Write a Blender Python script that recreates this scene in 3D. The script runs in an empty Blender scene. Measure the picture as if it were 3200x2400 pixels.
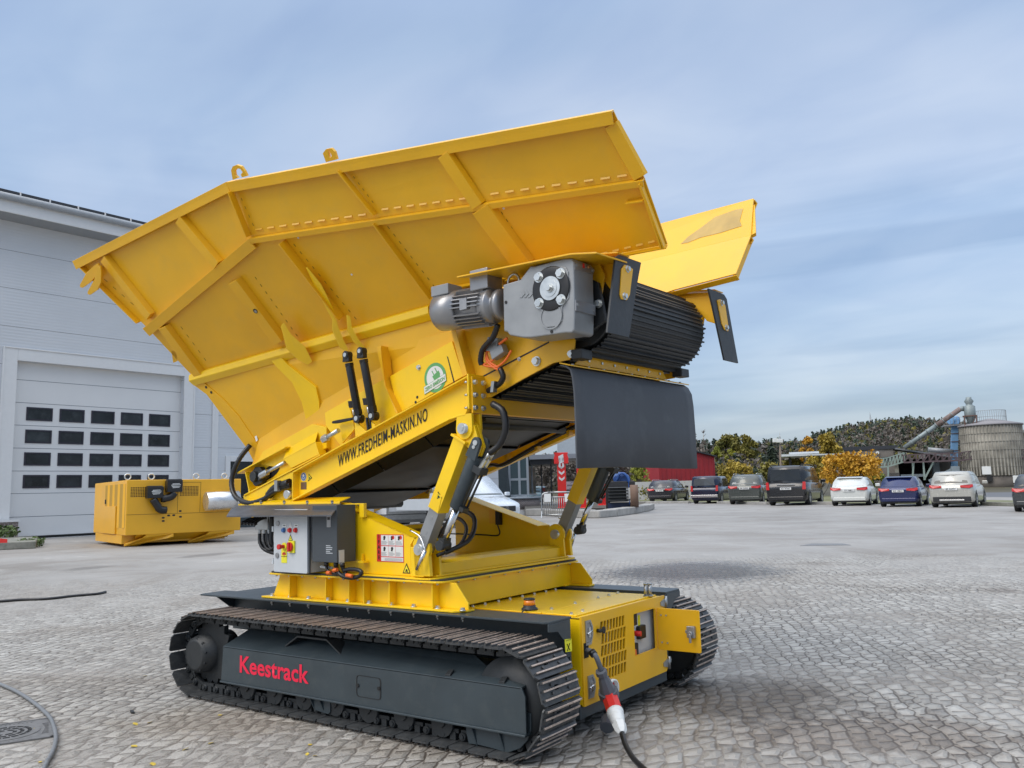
import bpy, bmesh, math, random
from mathutils import Vector, Matrix
R = math.radians
scene = bpy.context.scene
# ------------------------------------------------------------------ camera
F_PX, PITCH, ROLL, YAW, CAM_H = 2581.1, 0.13110, -0.02621, 2.19016, 1.5
cy_, sy_ = math.cos(YAW), math.sin(YAW)
f0 = Vector((cy_, sy_, 0)); r0 = Vector((sy_, -cy_, 0)); u0 = Vector((0, 0, 1))
FW = f0*math.cos(PITCH) + u0*math.sin(PITCH)
u2 = u0*math.cos(PITCH) - f0*math.sin(PITCH)
RT = r0*math.cos(ROLL) + u2*math.sin(ROLL)
UP = u2*math.cos(ROLL) - r0*math.sin(ROLL)
CAM = Vector((0, 0, CAM_H))
cam = bpy.data.cameras.new('camera'); camo = bpy.data.objects.new('camera', cam)
scene.collection.objects.link(camo)
mw = Matrix((RT, UP, -FW)).transposed().to_4x4(); mw.translation = CAM
camo.matrix_world = mw
cam.sensor_width = 36; cam.lens = F_PX/3200*36; cam.clip_start = .05; cam.clip_end = 6000
scene.camera = camo
scene.render.resolution_x = 1024; scene.render.resolution_y = 768
# ------------------------------------------------------------------ world, sun
SUN_EL, SUN_AZ = R(44), R(-112)          # direction towards the sun, azimuth from +X
world = bpy.data.worlds.new('World'); scene.world = world; world.use_nodes = True
nt = world.node_tree; nd = nt.nodes; lk = nt.links; nd.clear()
out = nd.new('ShaderNodeOutputWorld'); bg = nd.new('ShaderNodeBackground')
bg2 = nd.new('ShaderNodeBackground'); addsh = nd.new('ShaderNodeAddShader')
sky = nd.new('ShaderNodeTexSky'); sky.sky_type = 'NISHITA'; sky.sun_disc = False
sky.sun_elevation = SUN_EL; sky.sun_rotation = math.pi/2-SUN_AZ
sky.air_density = 1.2; sky.dust_density = 1.5
bg.inputs['Strength'].default_value = .05
lk.new(sky.outputs[0], bg.inputs['Color'])
tc = nd.new('ShaderNodeTexCoord')
# stretch the cloud deck so that it flattens towards the horizon
sep = nd.new('ShaderNodeSeparateXYZ'); lk.new(tc.outputs['Generated'], sep.inputs[0])
mx = nd.new('ShaderNodeMath'); mx.operation = 'MAXIMUM'; mx.inputs[1].default_value = 0.0; lk.new(sep.outputs['Z'], mx.inputs[0])
ad = nd.new('ShaderNodeMath'); ad.operation = 'ADD'; ad.inputs[1].default_value = .22; lk.new(mx.outputs[0], ad.inputs[0])
dv = nd.new('ShaderNodeVectorMath'); dv.operation = 'SCALE'
iv = nd.new('ShaderNodeMath'); iv.operation = 'DIVIDE'; iv.inputs[0].default_value = 1.0; lk.new(ad.outputs[0], iv.inputs[1])
lk.new(tc.outputs['Generated'], dv.inputs[0]); lk.new(iv.outputs[0], dv.inputs['Scale'])
def cloud(scale, loc, detail, rough, dist):
    m = nd.new('ShaderNodeMapping'); m.inputs['Location'].default_value = loc
    m.inputs['Rotation'].default_value = (0, 0, R(35)); m.inputs['Scale'].default_value = (1.0, 1.6, 1.0)
    lk.new(dv.outputs[0], m.inputs[0])
    n = nd.new('ShaderNodeTexNoise'); n.inputs['Scale'].default_value = scale; n.inputs['Detail'].default_value = detail
    n.inputs['Roughness'].default_value = rough; n.inputs['Distortion'].default_value = dist
    lk.new(m.outputs[0], n.inputs['Vector']); return n.outputs['Fac']
def ramp(fac, stops):
    r = nd.new('ShaderNodeValToRGB'); e = r.color_ramp.elements
    while len(e) < len(stops): e.new(.5)
    for k, (p, c) in enumerate(stops): e[k].position = p; e[k].color = (*c, 1)
    lk.new(fac, r.inputs[0]); return r.outputs[0]
c1 = ramp(cloud(.95, (3.1, 1.7, 0), 4, .45, .4), [(.30, (.27, .36, .55)), (.46, (.35, .45, .62)), (.60, (.44, .52, .67)), (.78, (.54, .60, .71))])
c2 = ramp(cloud(3.0, (7.3, 2.2, 1), 5, .5, .6), [(.35, (.90, .92, .95)), (.62, (1.03, 1.02, 1.0))])
mul = nd.new('ShaderNodeMixRGB'); mul.blend_type = 'MULTIPLY'; mul.inputs[0].default_value = 1
lk.new(c1, mul.inputs[1]); lk.new(c2, mul.inputs[2])
# thin level streaks low in the sky
ms = nd.new('ShaderNodeMapping'); ms.inputs['Scale'].default_value = (1.6, 1.6, 24); lk.new(tc.outputs['Generated'], ms.inputs[0])
ns = nd.new('ShaderNodeTexNoise'); ns.inputs['Scale'].default_value = 1.; ns.inputs['Detail'].default_value = 4; ns.inputs['Roughness'].default_value = .5; ns.inputs['Distortion'].default_value = .3; lk.new(ms.outputs[0], ns.inputs['Vector'])
st_ = ramp(ns.outputs['Fac'], [(.38, (.72, .77, .84)), (.56, (1., 1., 1.))])
lowf = nd.new('ShaderNodeMapRange'); lowf.interpolation_type = 'SMOOTHSTEP'; lowf.inputs['From Min'].default_value = .42; lowf.inputs['From Max'].default_value = .22; lk.new(sep.outputs['Z'], lowf.inputs['Value'])
mul2 = nd.new('ShaderNodeMixRGB'); mul2.blend_type = 'MULTIPLY'; lk.new(lowf.outputs[0], mul2.inputs[0]); lk.new(mul.outputs[0], mul2.inputs[1]); lk.new(st_, mul2.inputs[2])
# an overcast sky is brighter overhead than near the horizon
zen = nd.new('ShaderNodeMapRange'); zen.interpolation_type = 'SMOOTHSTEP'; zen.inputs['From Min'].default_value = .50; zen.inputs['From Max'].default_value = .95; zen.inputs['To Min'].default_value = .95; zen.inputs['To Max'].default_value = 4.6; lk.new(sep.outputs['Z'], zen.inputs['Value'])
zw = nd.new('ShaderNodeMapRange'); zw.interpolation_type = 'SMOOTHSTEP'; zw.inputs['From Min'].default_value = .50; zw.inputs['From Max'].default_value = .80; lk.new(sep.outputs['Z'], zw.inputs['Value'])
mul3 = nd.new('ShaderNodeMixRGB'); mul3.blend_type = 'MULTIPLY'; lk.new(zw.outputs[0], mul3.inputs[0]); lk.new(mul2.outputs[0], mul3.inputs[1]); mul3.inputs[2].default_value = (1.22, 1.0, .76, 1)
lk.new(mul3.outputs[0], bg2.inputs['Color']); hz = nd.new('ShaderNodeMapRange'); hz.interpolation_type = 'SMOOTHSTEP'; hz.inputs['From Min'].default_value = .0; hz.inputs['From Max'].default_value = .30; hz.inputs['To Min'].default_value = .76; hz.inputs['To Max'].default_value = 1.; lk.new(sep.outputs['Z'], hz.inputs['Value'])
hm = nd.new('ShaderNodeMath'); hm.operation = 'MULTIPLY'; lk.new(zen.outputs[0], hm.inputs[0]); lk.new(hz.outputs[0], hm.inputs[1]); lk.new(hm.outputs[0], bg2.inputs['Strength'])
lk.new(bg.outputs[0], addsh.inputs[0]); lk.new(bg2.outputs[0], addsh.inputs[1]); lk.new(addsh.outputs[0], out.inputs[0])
sl = bpy.data.lights.new('sun', 'SUN'); sl.energy = 1.5; sl.angle = R(40); sl.color = (1, .95, .88)
so = bpy.data.objects.new('sun', sl); scene.collection.objects.link(so)
sd = Vector((math.cos(SUN_EL)*math.cos(SUN_AZ), math.cos(SUN_EL)*math.sin(SUN_AZ), math.sin(SUN_EL)))
so.rotation_euler = sd.to_track_quat('Z', 'Y').to_euler()
scene.view_settings.view_transform = 'Standard'; scene.view_settings.look = 'None'
scene.view_settings.exposure = 0.02
# ------------------------------------------------------------------ frames: turn a photo pixel into a point ON a chosen real plane
def ray(px, py): return FW + RT*((px-1600)/F_PX) - UP*((py-1200)/F_PX)
class Frame:
    def __init__(s, O, M): s.O = Vector(O); s.M = M; s.Mi = M.transposed()
    def W(s, q): return s.O + s.M @ Vector(q)
    def L(s, w): return s.Mi @ (Vector(w)-s.O)
    def on(s, px, py, ax, val):
        c = s.L(CAM); d = s.Mi @ ray(px, py); t = (val-c[ax])/d[ax]; return c + d*t
    def plane(s, px, py, p0, n):
        c = s.L(CAM); d = s.Mi @ ray(px, py); n = Vector(n); t = n.dot(Vector(p0)-c)/n.dot(d); return c + d*t
WF = Frame((0, 0, 0), Matrix.Identity(3))
YC = 5.13                                    # the machine's centre line
YU, TU = R(-2.9), R(.55)                     # the slewed upper works
UM = (Matrix.Rotation(YU, 3, 'Z') @ Matrix.Rotation(TU, 3, 'X'))
UF = Frame(Vector((-4.4, YC, .95)) - UM @ Vector((0, 0, .95)), UM)
def W(px, py, ax, v): return WF.on(px, py, ax, v)
def U(px, py, ax, v): return UF.on(px, py, ax, v)
# ------------------------------------------------------------------ materials
MATS = {}
def mat(name, col, rough=.5, metal=0., var=.06, vscale=6., bump=0., bscale=60., coat=0., dirt=0., dcol=(.2, .17, .13), spec=.5, trans=0., emis=None):
    m = bpy.data.materials.new(name); m.use_nodes = True; n = m.node_tree.nodes; l = m.node_tree.links
    b = n['Principled BSDF']; b.inputs['Roughness'].default_value = rough; b.inputs['Metallic'].default_value = metal
    b.inputs['Specular IOR Level'].default_value = spec
    if coat: b.inputs['Coat Weight'].default_value = coat; b.inputs['Coat Roughness'].default_value = .12
    if trans: b.inputs['Transmission Weight'].default_value = trans
    t = n.new('ShaderNodeTexCoord')
    nz = n.new('ShaderNodeTexNoise'); nz.inputs['Scale'].default_value = vscale; nz.inputs['Detail'].default_value = 5
    l.new(t.outputs['Object'], nz.inputs['Vector'])
    rp = n.new('ShaderNodeValToRGB'); rp.color_ramp.elements[0].position = .3; rp.color_ramp.elements[1].position = .7
    rp.color_ramp.elements[0].color = (*[max(0, c*(1-var)) for c in col], 1); rp.color_ramp.elements[1].color = (*[min(1, c*(1+var)) for c in col], 1)
    l.new(nz.outputs['Fac'], rp.inputs[0]); cout = rp.outputs[0]
    rr = n.new('ShaderNodeMapRange'); rr.inputs['To Min'].default_value = max(.03, rough-.08); rr.inputs['To Max'].default_value = min(1, rough+.1)
    l.new(nz.outputs['Fac'], rr.inputs[0]); l.new(rr.outputs[0], b.inputs['Roughness'])
    if dirt:
        n2 = n.new('ShaderNodeTexNoise'); n2.inputs['Scale'].default_value = vscale*2.3; n2.inputs['Detail'].default_value = 8; n2.inputs['Roughness'].default_value = .7
        l.new(t.outputs['Object'], n2.inputs['Vector'])
        r2 = n.new('ShaderNodeValToRGB'); r2.color_ramp.elements[0].position = .5; r2.color_ramp.elements[1].position = .75
        r2.color_ramp.elements[0].color = (0, 0, 0, 1); r2.color_ramp.elements[1].color = (dirt, dirt, dirt, 1)
        l.new(n2.outputs['Fac'], r2.inputs[0])
        mxn = n.new('ShaderNodeMixRGB'); l.new(r2.outputs[0], mxn.inputs[0]); l.new(cout, mxn.inputs[1]); mxn.inputs[2].default_value = (*dcol, 1)
        cout = mxn.outputs[0]
    l.new(cout, b.inputs['Base Color'])
    if bump:
        n3 = n.new('ShaderNodeTexNoise'); n3.inputs['Scale'].default_value = bscale; n3.inputs['Detail'].default_value = 4
        l.new(t.outputs['Object'], n3.inputs['Vector'])
        bp = n.new('ShaderNodeBump'); bp.inputs['Strength'].default_value = bump; bp.inputs['Distance'].default_value = .01
        l.new(n3.outputs['Fac'], bp.inputs['Height']); l.new(bp.outputs[0], b.inputs['Normal'])
    if emis: b.inputs['Emission Color'].default_value = (*emis[0], 1); b.inputs['Emission Strength'].default_value = emis[1]
    MATS[name] = m; return m
M_YEL_SHD = mat('yellow_paint_shaded', (.85, .46, .007), .40, var=.07, vscale=2.2, bump=.04, bscale=90, coat=.1, dirt=.16, dcol=(.52, .36, .10))  # machine yellow with shade in its colour, for undersides and duller faces
M_YEL_LIT = mat('yellow_paint_lit', (.95, .60, .003), .38, var=.07, vscale=2.5, bump=.03, bscale=90, coat=.12, dirt=.16, dcol=(.52, .36, .10))  # same machine yellow, colour brightened for the well lit near faces
M_GRY = mat('charcoal_paint', (.036, .050, .058), .42, var=.12, vscale=4, bump=.05, bscale=70, coat=.1, dirt=.22, dcol=(.11, .12, .11))
M_BLK = mat('black_steel', (.022, .025, .027), .5, var=.2, vscale=8, bump=.1, bscale=60, dirt=.3, dcol=(.06, .06, .055))
M_SHOE = mat('track_shoe_steel', (.048, .051, .053), .45, var=.3, vscale=14, bump=.25, bscale=50, dirt=.5, dcol=(.13, .12, .10))
M_WORN = mat('worn_grouser_edge', (.50, .40, .33), .45, metal=.25, var=.35, vscale=24, bump=.2, bscale=90, dirt=.6, dcol=(.10, .085, .075))
M_RUB = mat('black_rubber', (.030, .034, .038), .5, var=.2, vscale=3, bump=.12, bscale=30, dirt=.35, dcol=(.085, .09, .095))
M_HOSE = mat('hose_rubber', (.012, .012, .013), .35, var=.2)
M_ZINC = mat('zinc_plated_steel', (.62, .64, .63), .3, metal=.85, var=.12, vscale=20)
M_CHR = mat('polished_rod_steel', (.72, .73, .74), .15, metal=1., var=.05)
M_STL = mat('brushed_steel', (.42, .43, .43), .35, metal=.9, var=.12, vscale=10)
M_ALU = mat('grey_cast_metal', (.30, .31, .315), .42, metal=.35, var=.08, vscale=7, bump=.05, bscale=60)
M_ALD = mat('motor_grey_metal', (.34, .34, .345), .35, metal=.6, var=.1, vscale=6)
M_CAB = mat('light_grey_enamel', (.55, .58, .60), .4, var=.03)
M_DRV = mat('slate_grey_plastic', (.055, .065, .075), .45, var=.06)
M_RED = mat('red_enamel', (.62, .025, .02), .4, var=.05)
M_PINK = mat('crimson_lettering_paint', (.80, .012, .055), .45, var=.02)
M_WHT = mat('white_plastic', (.74, .75, .73), .4, var=.03)
M_BLU = mat('blue_plastic', (.05, .16, .42), .4, var=.05)
M_ORG = mat('orange_cable_sheath', (.85, .16, .02), .4, var=.05)
M_AMB = mat('amber_lens', (.85, .25, .02), .15, var=.05, coat=.5)
M_INK = mat('black_print', (.012, .012, .012), .5, var=.02)
M_DKG = mat('dark_void', (.006, .006, .006), .8, var=.1)
M_STY = mat('yellow_sticker', (.86, .80, .03), .45, var=.02)
M_GRN = mat('green_sticker', (.12, .38, .13), .45, var=.03)
M_PGR = mat('plug_grey_plastic', (.12, .13, .15), .45, var=.05)
# ------------------------------------------------------------------ mesh building
def link(o): scene.collection.objects.link(o); return o
def tag(o, label=None, cat=None, group=None, kind=None):
    for k, v in (('label', label), ('category', cat), ('group', group), ('kind', kind)):
        if v: o[k] = v
    return o
def empty(name, loc, label, cat, group=None):
    o = bpy.data.objects.new(name, None); o.location = loc; o.empty_display_size = .2
    return tag(link(o), label, cat, group)
def base_of(o):
    p = Vector((0, 0, 0))
    while o is not None: p += o.location; o = o.parent
    return p
SPLIT = {'lifting_channel', 'belly_beam', 'belt_pulley', 'hex_bolt', 'pivot_pin', 'hinge_pin', 'hinge_plate', 'lug', 'conveyor_frame', 'return_roller', 'rubber_block', 'curved_arm', 'strut_lug', 'mounting_bracket', 'side_tank', 'post', 'grey_hopper', 'wall_lamp', 'hinge', 'rear_wall', 'cable_clip', 'side_wall', 'tension_spindle', 'tail_frame', 'bolt_set', 'side_cover'}
NEARFIRST = {'lifting_channel', 'conveyor_frame', 'tail_frame'}
class MB:
    """collects shapes in a frame; build() links them as ONE mesh object"""
    def __init__(s, fr=WF): s.bm = bmesh.new(); s.fr = fr; s.mats = []; s.cur = 0
    def mat(s, m):
        if m not in s.mats: s.mats.append(m)
        s.cur = s.mats.index(m); return s
    def v(s, q): return s.bm.verts.new(s.fr.W(q))
    def face(s, vs, smooth=False):
        try: f = s.bm.faces.new(vs)
        except ValueError: return None
        f.material_index = s.cur; f.smooth = smooth; return f
    def poly(s, pts): return s.face([s.v(p) for p in pts])
    def prism(s, pts, vec, caps=True):
        vec = Vector(vec); a = [s.v(p) for p in pts]; b = [s.v(Vector(p)+vec) for p in pts]; n = len(a)
        if caps: s.face(a); s.face(b[::-1])
        for i in range(n): s.face([a[(i+1) % n], a[i], b[i], b[(i+1) % n]])
        return s
    def box(s, lo, hi):
        (x0, y0, z0), (x1, y1, z1) = lo, hi
        return s.prism([(x0, y0, z0), (x1, y0, z0), (x1, y1, z0), (x0, y1, z0)], (0, 0, z1-z0))
    def obox(s, c, ax, ay, az):
        c, ax, ay, az = map(Vector, (c, ax, ay, az))
        return s.prism([c-ax-ay-az, c+ax-ay-az, c+ax+ay-az, c-ax+ay-az], az*2)
    def bar(s, a, b, w, h, up=(0, 0, 1)):
        a, b, up = Vector(a), Vector(b), Vector(up); d = (b-a).normalized(); sx = d.cross(up).normalized(); uz = sx.cross(d)
        return s.obox((a+b)/2, (b-a)/2, sx*w/2, uz*h/2)
    def cyl(s, a, b, r, n=20, r2=None, smooth=True, caps=True):
        a, b = Vector(a), Vector(b); d = (b-a).normalized(); t = Vector((0, 0, 1)) if abs(d.z) < .9 else Vector((1, 0, 0))
        e = d.cross(t).normalized(); g = d.cross(e); r2 = r if r2 is None else r2
        A = [s.v(a+(e*math.cos(2*math.pi*i/n)+g*math.sin(2*math.pi*i/n))*r) for i in range(n)]
        B = [s.v(b+(e*math.cos(2*math.pi*i/n)+g*math.sin(2*math.pi*i/n))*r2) for i in range(n)]
        for i in range(n): s.face([A[i], A[(i+1) % n], B[(i+1) % n], B[i]], smooth)
        if caps: s.face(A[::-1]); s.face(B)
        return s
    def lathe(s, o, d, prof, n=24, smooth=True):
        o, d = Vector(o), Vector(d).normalized(); t = Vector((0, 0, 1)) if abs(d.z) < .9 else Vector((1, 0, 0))
        e = d.cross(t).normalized(); g = d.cross(e); rings = []
        for h, r in prof: rings.append([s.v(o+d*h+(e*math.cos(2*math.pi*i/n)+g*math.sin(2*math.pi*i/n))*r) for i in range(n)])
        for A, B in zip(rings, rings[1:]):
            for i in range(n): s.face([A[i], A[(i+1) % n], B[(i+1) % n], B[i]], smooth)
        s.face(rings[0][::-1]); s.face(rings[-1]); return s
    def tube(s, pts, r, n=10, ribs=0, sub=6):
        P = [Vector(p) for p in pts]
        if len(P) > 2:                        # catmull-rom
            Q = []; E = [2*P[0]-P[1]]+P+[2*P[-1]-P[-2]]
            for i in range(1, len(E)-2):
                for k in range(sub):
                    t = k/sub; a, b, c, d = E[i-1:i+3]
                    Q.append(.5*((2*b)+(c-a)*t+(2*a-5*b+4*c-d)*t*t+(3*b-a-3*c+d)*t**3))
            Q.append(P[-1]); P = Q
        rings = []; up = None
        for i, p in enumerate(P):
            d = (P[min(i+1, len(P)-1)]-P[max(i-1, 0)]).normalized()
            if up is None: up = d.orthogonal().normalized()
            e = (up-d*up.dot(d)).normalized(); up = e; g = d.cross(e)
            rr = r*(1.12 if ribs and i % 2 else 1.)
            rings.append([s.v(p+(e*math.cos(2*math.pi*k/n)+g*math.sin(2*math.pi*k/n))*rr) for k in range(n)])
        for A, B in zip(rings, rings[1:]):
            for k in range(n): s.face([A[k], A[(k+1) % n], B[(k+1) % n], B[k]], True)
        s.face(rings[0][::-1]); s.face(rings[-1]); return s
    def hexbolt(s, p, d, r, h):
        p, d = Vector(p), Vector(d).normalized(); s.cyl(p, p+d*h*.25, r*1.35, 14); s.cyl(p+d*h*.25, p+d*h, r, 6, smooth=False); return s
    def holed(s, outer, holes, vec):
        """a flat plate with holes; loops are lists of points in one plane, thickness along vec"""
        vec = Vector(vec); es = []; loops = []
        for lp in [outer]+holes:
            vs = [s.v(p) for p in lp]; loops.append(vs)
            es += [s.bm.edges.new((vs[i], vs[(i+1) % len(vs)])) for i in range(len(vs))]
        r = bmesh.ops.triangle_fill(s.bm, edges=es, use_beauty=True)
        fs = [g for g in r['geom'] if isinstance(g, bmesh.types.BMFace)]
        mp = {}
        wv = s.fr.M @ vec
        for lp in loops:
            for v_ in lp: mp[v_] = s.bm.verts.new(v_.co+wv)
        for f in fs:
            f.material_index = s.cur; s.face([mp[v_] for v_ in reversed(f.verts)])
        for lp in loops:
            for i in range(len(lp)):
                a, b = lp[i], lp[(i+1) % len(lp)]; s.face([b, a, mp[a], mp[b]])
        return s
    def build(s, name, m, parent=None, bevel=0., label=None, recalc=True, smooth=None):
        if parent is not None and name in SPLIT:
            bm = s.bm; bm.verts.index_update(); seen = {}; comps = []
            for v0 in bm.verts:
                if v0 in seen: continue
                st = [v0]; seen[v0] = len(comps); cv = []
                while st:
                    v_ = st.pop(); cv.append(v_)
                    for e in v_.link_edges:
                        o_ = e.other_vert(v_)
                        if o_ not in seen: seen[o_] = len(comps); st.append(o_)
                comps.append(cv)
            bb = [[min(v_.co[k] for v_ in c) for k in range(3)]+[max(v_.co[k] for v_ in c) for k in range(3)] for c in comps]
            par = list(range(len(comps)))
            def fd(i):
                while par[i] != i: i = par[i]
                return i
            for i in range(len(comps)):
                for j in range(i):
                    if all(bb[i][k] <= bb[j][k+3]+.006 and bb[j][k] <= bb[i][k+3]+.006 for k in range(3)): par[fd(i)] = fd(j)
            grp = {}
            for i in range(len(comps)): grp.setdefault(fd(i), []).append(i)
            if len(grp) > 1:
                outs = []; keys = sorted(grp, key=lambda g: -sum(len(comps[i]) for i in grp[g]))
                for g in keys:
                    b2 = MB(s.fr); b2.mats = list(s.mats); ids = {v_: b2.bm.verts.new(v_.co) for i in grp[g] for v_ in comps[i]}
                    fs = {f for v_ in ids for f in v_.link_faces}
                    for f in fs:
                        nf = b2.bm.faces.new([ids[v_] for v_ in f.verts]); nf.material_index = f.material_index; nf.smooth = f.smooth
                    outs.append(b2.build2(name, m, parent, bevel, label, recalc))
                bm.free()
                if name in NEARFIRST: outs.sort(key=lambda o: sum((o.matrix_world @ v_.co).y for v_ in o.data.vertices)/max(1, len(o.data.vertices)))
                return outs[0]
        return s.build2(name, m, parent, bevel, label, recalc)
    def build2(s, name, m, parent=None, bevel=0., label=None, recalc=True):
        if recalc: bmesh.ops.recalc_face_normals(s.bm, faces=s.bm.faces)
        off = base_of(parent) if parent is not None else Vector((0, 0, 0))
        if parent is None and len(s.bm.verts):
            xs = [v_.co for v_ in s.bm.verts]; off = Vector(((min(q.x for q in xs)+max(q.x for q in xs))/2, (min(q.y for q in xs)+max(q.y for q in xs))/2, min(q.z for q in xs)))
        bmesh.ops.translate(s.bm, verts=s.bm.verts, vec=-off)
        me = bpy.data.meshes.new(name); s.bm.to_mesh(me); s.bm.free()
        for q in (s.mats or [m]): me.materials.append(q)
        o = bpy.data.objects.new(name, me); link(o)
        if parent is not None: o.parent = parent
        else: o.location = off
        if bevel:
            b = o.modifiers.new('bevel', 'BEVEL'); b.width = bevel; b.segments = 2; b.limit_method = 'ANGLE'; b.angle_limit = R(35)
        if label: o['label'] = label
        return o
def rrect(x0, x1, z0, z1, r, n=4):
    o = []
    for cx, cz, a in ((x1-r, z1-r, 0), (x0+r, z1-r, 90), (x0+r, z0+r, 180), (x1-r, z0+r, 270)):
        for k in range(n+1): t = R(a+90*k/n); o.append((cx+r*math.cos(t), cz+r*math.sin(t)))
    return o
def circ(cx, cz, r, n=16): return [(cx+r*math.cos(2*math.pi*k/n), cz+r*math.sin(2*math.pi*k/n)) for k in range(n)]
def text(name, body, m, parent, o, ex, ez, height, width=None, bold=.0, shear=0., extrude=.0015, align='LEFT', space=1.):
    """lettering built from the built-in font, converted to a mesh; o = base-left point, ex = reading direction, ez = up"""
    c = bpy.data.curves.new(name, 'FONT'); c.body = body; c.size = 1; c.extrude = 0.; c.offset = bold; c.shear = shear; c.align_x = align; c.space_character = space; c.resolution_u = 3
    t = bpy.data.objects.new(name+'_src', c); link(t)
    dg = bpy.context.evaluated_depsgraph_get(); me = bpy.data.meshes.new_from_object(t.evaluated_get(dg))
    bpy.data.objects.remove(t); bpy.data.curves.remove(c)
    xs = [v.co.x for v in me.vertices]; ys = [v.co.y for v in me.vertices]
    h = (max(ys)-min(min(ys), 0)) or 1; w = (max(xs)-min(xs)) or 1
    sy = height/max(ys); sx = (width/w) if width else sy
    ex = Vector(ex).normalized(); ez = Vector(ez).normalized(); nn = ex.cross(ez).normalized()
    x0 = min(xs) if align == 'LEFT' else 0
    off = base_of(parent) if parent is not None else Vector((0, 0, 0))
    for v in me.vertices:
        v.co = Vector(o) + ex*((v.co.x-x0)*sx) + ez*(v.co.y*sy) + nn*extrude - off
    me.materials.clear(); me.materials.append(m)
    ob = bpy.data.objects.new(name, me); link(ob)
    if parent is not None: ob.parent = parent
    return ob
def copyobj(o, loc=None, parent='same'):
    c = o.copy(); link(c); c.parent = o.parent if parent == 'same' else parent
    if loc is not None: c.location = loc
    return c
# ================================================================== the machine: undercarriage
MACH = empty('tracked_feeder', (-4.4, YC, 0), 'huge yellow tracked feeder with raised hopper and conveyor, charcoal tracks and red lettering', 'tracked machine')
def mirW(q): return (q[0], 2*YC-q[1], q[2])
# --- track shoes ---
XL, XR, RP, ZC = -5.865, -2.925, .298, .325
PER = 2*(XR-XL)+2*math.pi*RP; NS = 54
def on_loop(s):
    s %= PER; L = XR-XL
    if s < L: return (XL+s, ZC+RP, 0.)                      # top run, towards +X
    s -= L
    if s < math.pi*RP: a = s/RP; return (XR+RP*math.sin(a), ZC+RP*math.cos(a), a)
    s -= math.pi*RP
    if s < L: return (XR-s, ZC-RP, math.pi)
    s -= L; a = s/RP; return (XL-RP*math.sin(a), ZC-RP*math.cos(a), math.pi+a)
def shoe_mesh():
    b = MB(); hw = .1975; l = .0675
    b.mat(M_SHOE)
    pts = [(-l, -hw+.012), (-l+.012, -hw), (l-.02, -hw), (l, -hw+.02), (l, hw-.02), (l-.02, hw), (-l+.012, hw), (-l, hw-.012)]
    b.holed([(x, y, -.006) for x, y in pts], [[(-.012+x, y+c, -.006) for x, y in ((-.014, -.02), (.014, -.02), (.014, .02), (-.014, .02))] for c in (-.03, .03)][:1], (0, 0, .010))
    for gx, gh in ((-.056, .024), (-.012, .020), (.036, .020)):
        for s0, s1 in ((-hw+.012, hw-.012),):
            b.mat(M_SHOE); b.prism([(gx-.007, s0, .004), (gx+.007, s0, .004), (gx+.0045, s0, gh-.003), (gx-.0045, s0, gh-.003)], (0, s1-s0, 0))
            b.mat(M_WORN); b.prism([(gx-.0052, s0+.006, gh-.006), (gx+.0052, s0+.006, gh-.006), (gx+.004, s0+.006, gh), (gx-.004, s0+.006, gh)], (0, s1-s0-.012, 0))
    b.mat(M_SHOE)
    for y in (-.085, .085):
        for x in (-.034, .012): b.cyl((x, y, .004), (x, y, .014), .008, 8)
    bmesh.ops.recalc_face_normals(b.bm, faces=b.bm.faces)
    me = bpy.data.meshes.new('track_shoe'); b.bm.to_mesh(me); b.bm.free()
    for q in b.mats: me.materials.append(q)
    return me
SHOE = shoe_mesh()
def crawler(ycen, full, phase):
    ch = MB(); ch.mat(M_BLK)
    for k in range(NS):                                       # the chain: rails, bushes and bolt heads
        x, z, a = on_loop(k*PER/NS+phase); c, s_ = math.cos(a), math.sin(a)
        T = Vector((c, 0, -s_)); Nn = Vector((s_, 0, c)); o = Vector((x, ycen, z))
        ch.cyl(o+Vector((0, -.06, 0))-Nn*.036+T*.045, o+Vector((0, .06, 0))-Nn*.036+T*.045, .018, 8)
        for sy in (-1, 1):
            yy = Vector((0, sy, 0))
            ch.obox(o+yy*.058-Nn*.060, T*.062, yy*.011, Nn*.012)
            ch.obox(o+yy*.062-Nn*.030-T*.02, T*.022, yy*.012, Nn*.022)
            ch.cyl(o+yy*.03-Nn*.036+T*.045, o+yy*.082-Nn*.036+T*.045, .024, 10)
            ch.cyl(o+yy*.074-Nn*.036+T*.045, o+yy*.09-Nn*.036+T*.045, .014, 8)
    tr = ch.build('crawler_track', M_BLK, MACH)
    far = MB()
    for k in range(NS):
        x, z, a = on_loop(k*PER/NS+phase+random.uniform(-.0015, .0015))
        if full or a > .02 and a < 3.5 or (x > -4.4 and a < .02):
            o = bpy.data.objects.new('track_shoe', SHOE); link(o); o.parent = tr
            o.location = Vector((x, ycen, z))-MACH.location; o.rotation_euler = (0, a, 0)
        else:
            c, s_ = math.cos(a), math.sin(a); T = Vector((c, 0, -s_)); Nn = Vector((s_, 0, c)); o = Vector((x, ycen, z))
            far.mat(M_SHOE); far.obox(o, T*.067, Vector((0, .1975, 0)), Nn*.006)
            for gx in (-.056, -.012, .036): far.mat(M_WORN); far.obox(o+T*gx+Nn*.013, T*.005, Vector((0, .19, 0)), Nn*.010)
    if not full: tag(far.build('track_shoe_run', M_SHOE, tr), kind='stuff')
    else: far.bm.free()
    return tr
random.seed(3)
YN0, YN1 = 3.885, 4.28; YNC = (YN0+YN1)/2; YFC = 2*YC-YNC
crawler(YNC, True, .03); crawler(YFC, False, .075)
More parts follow.
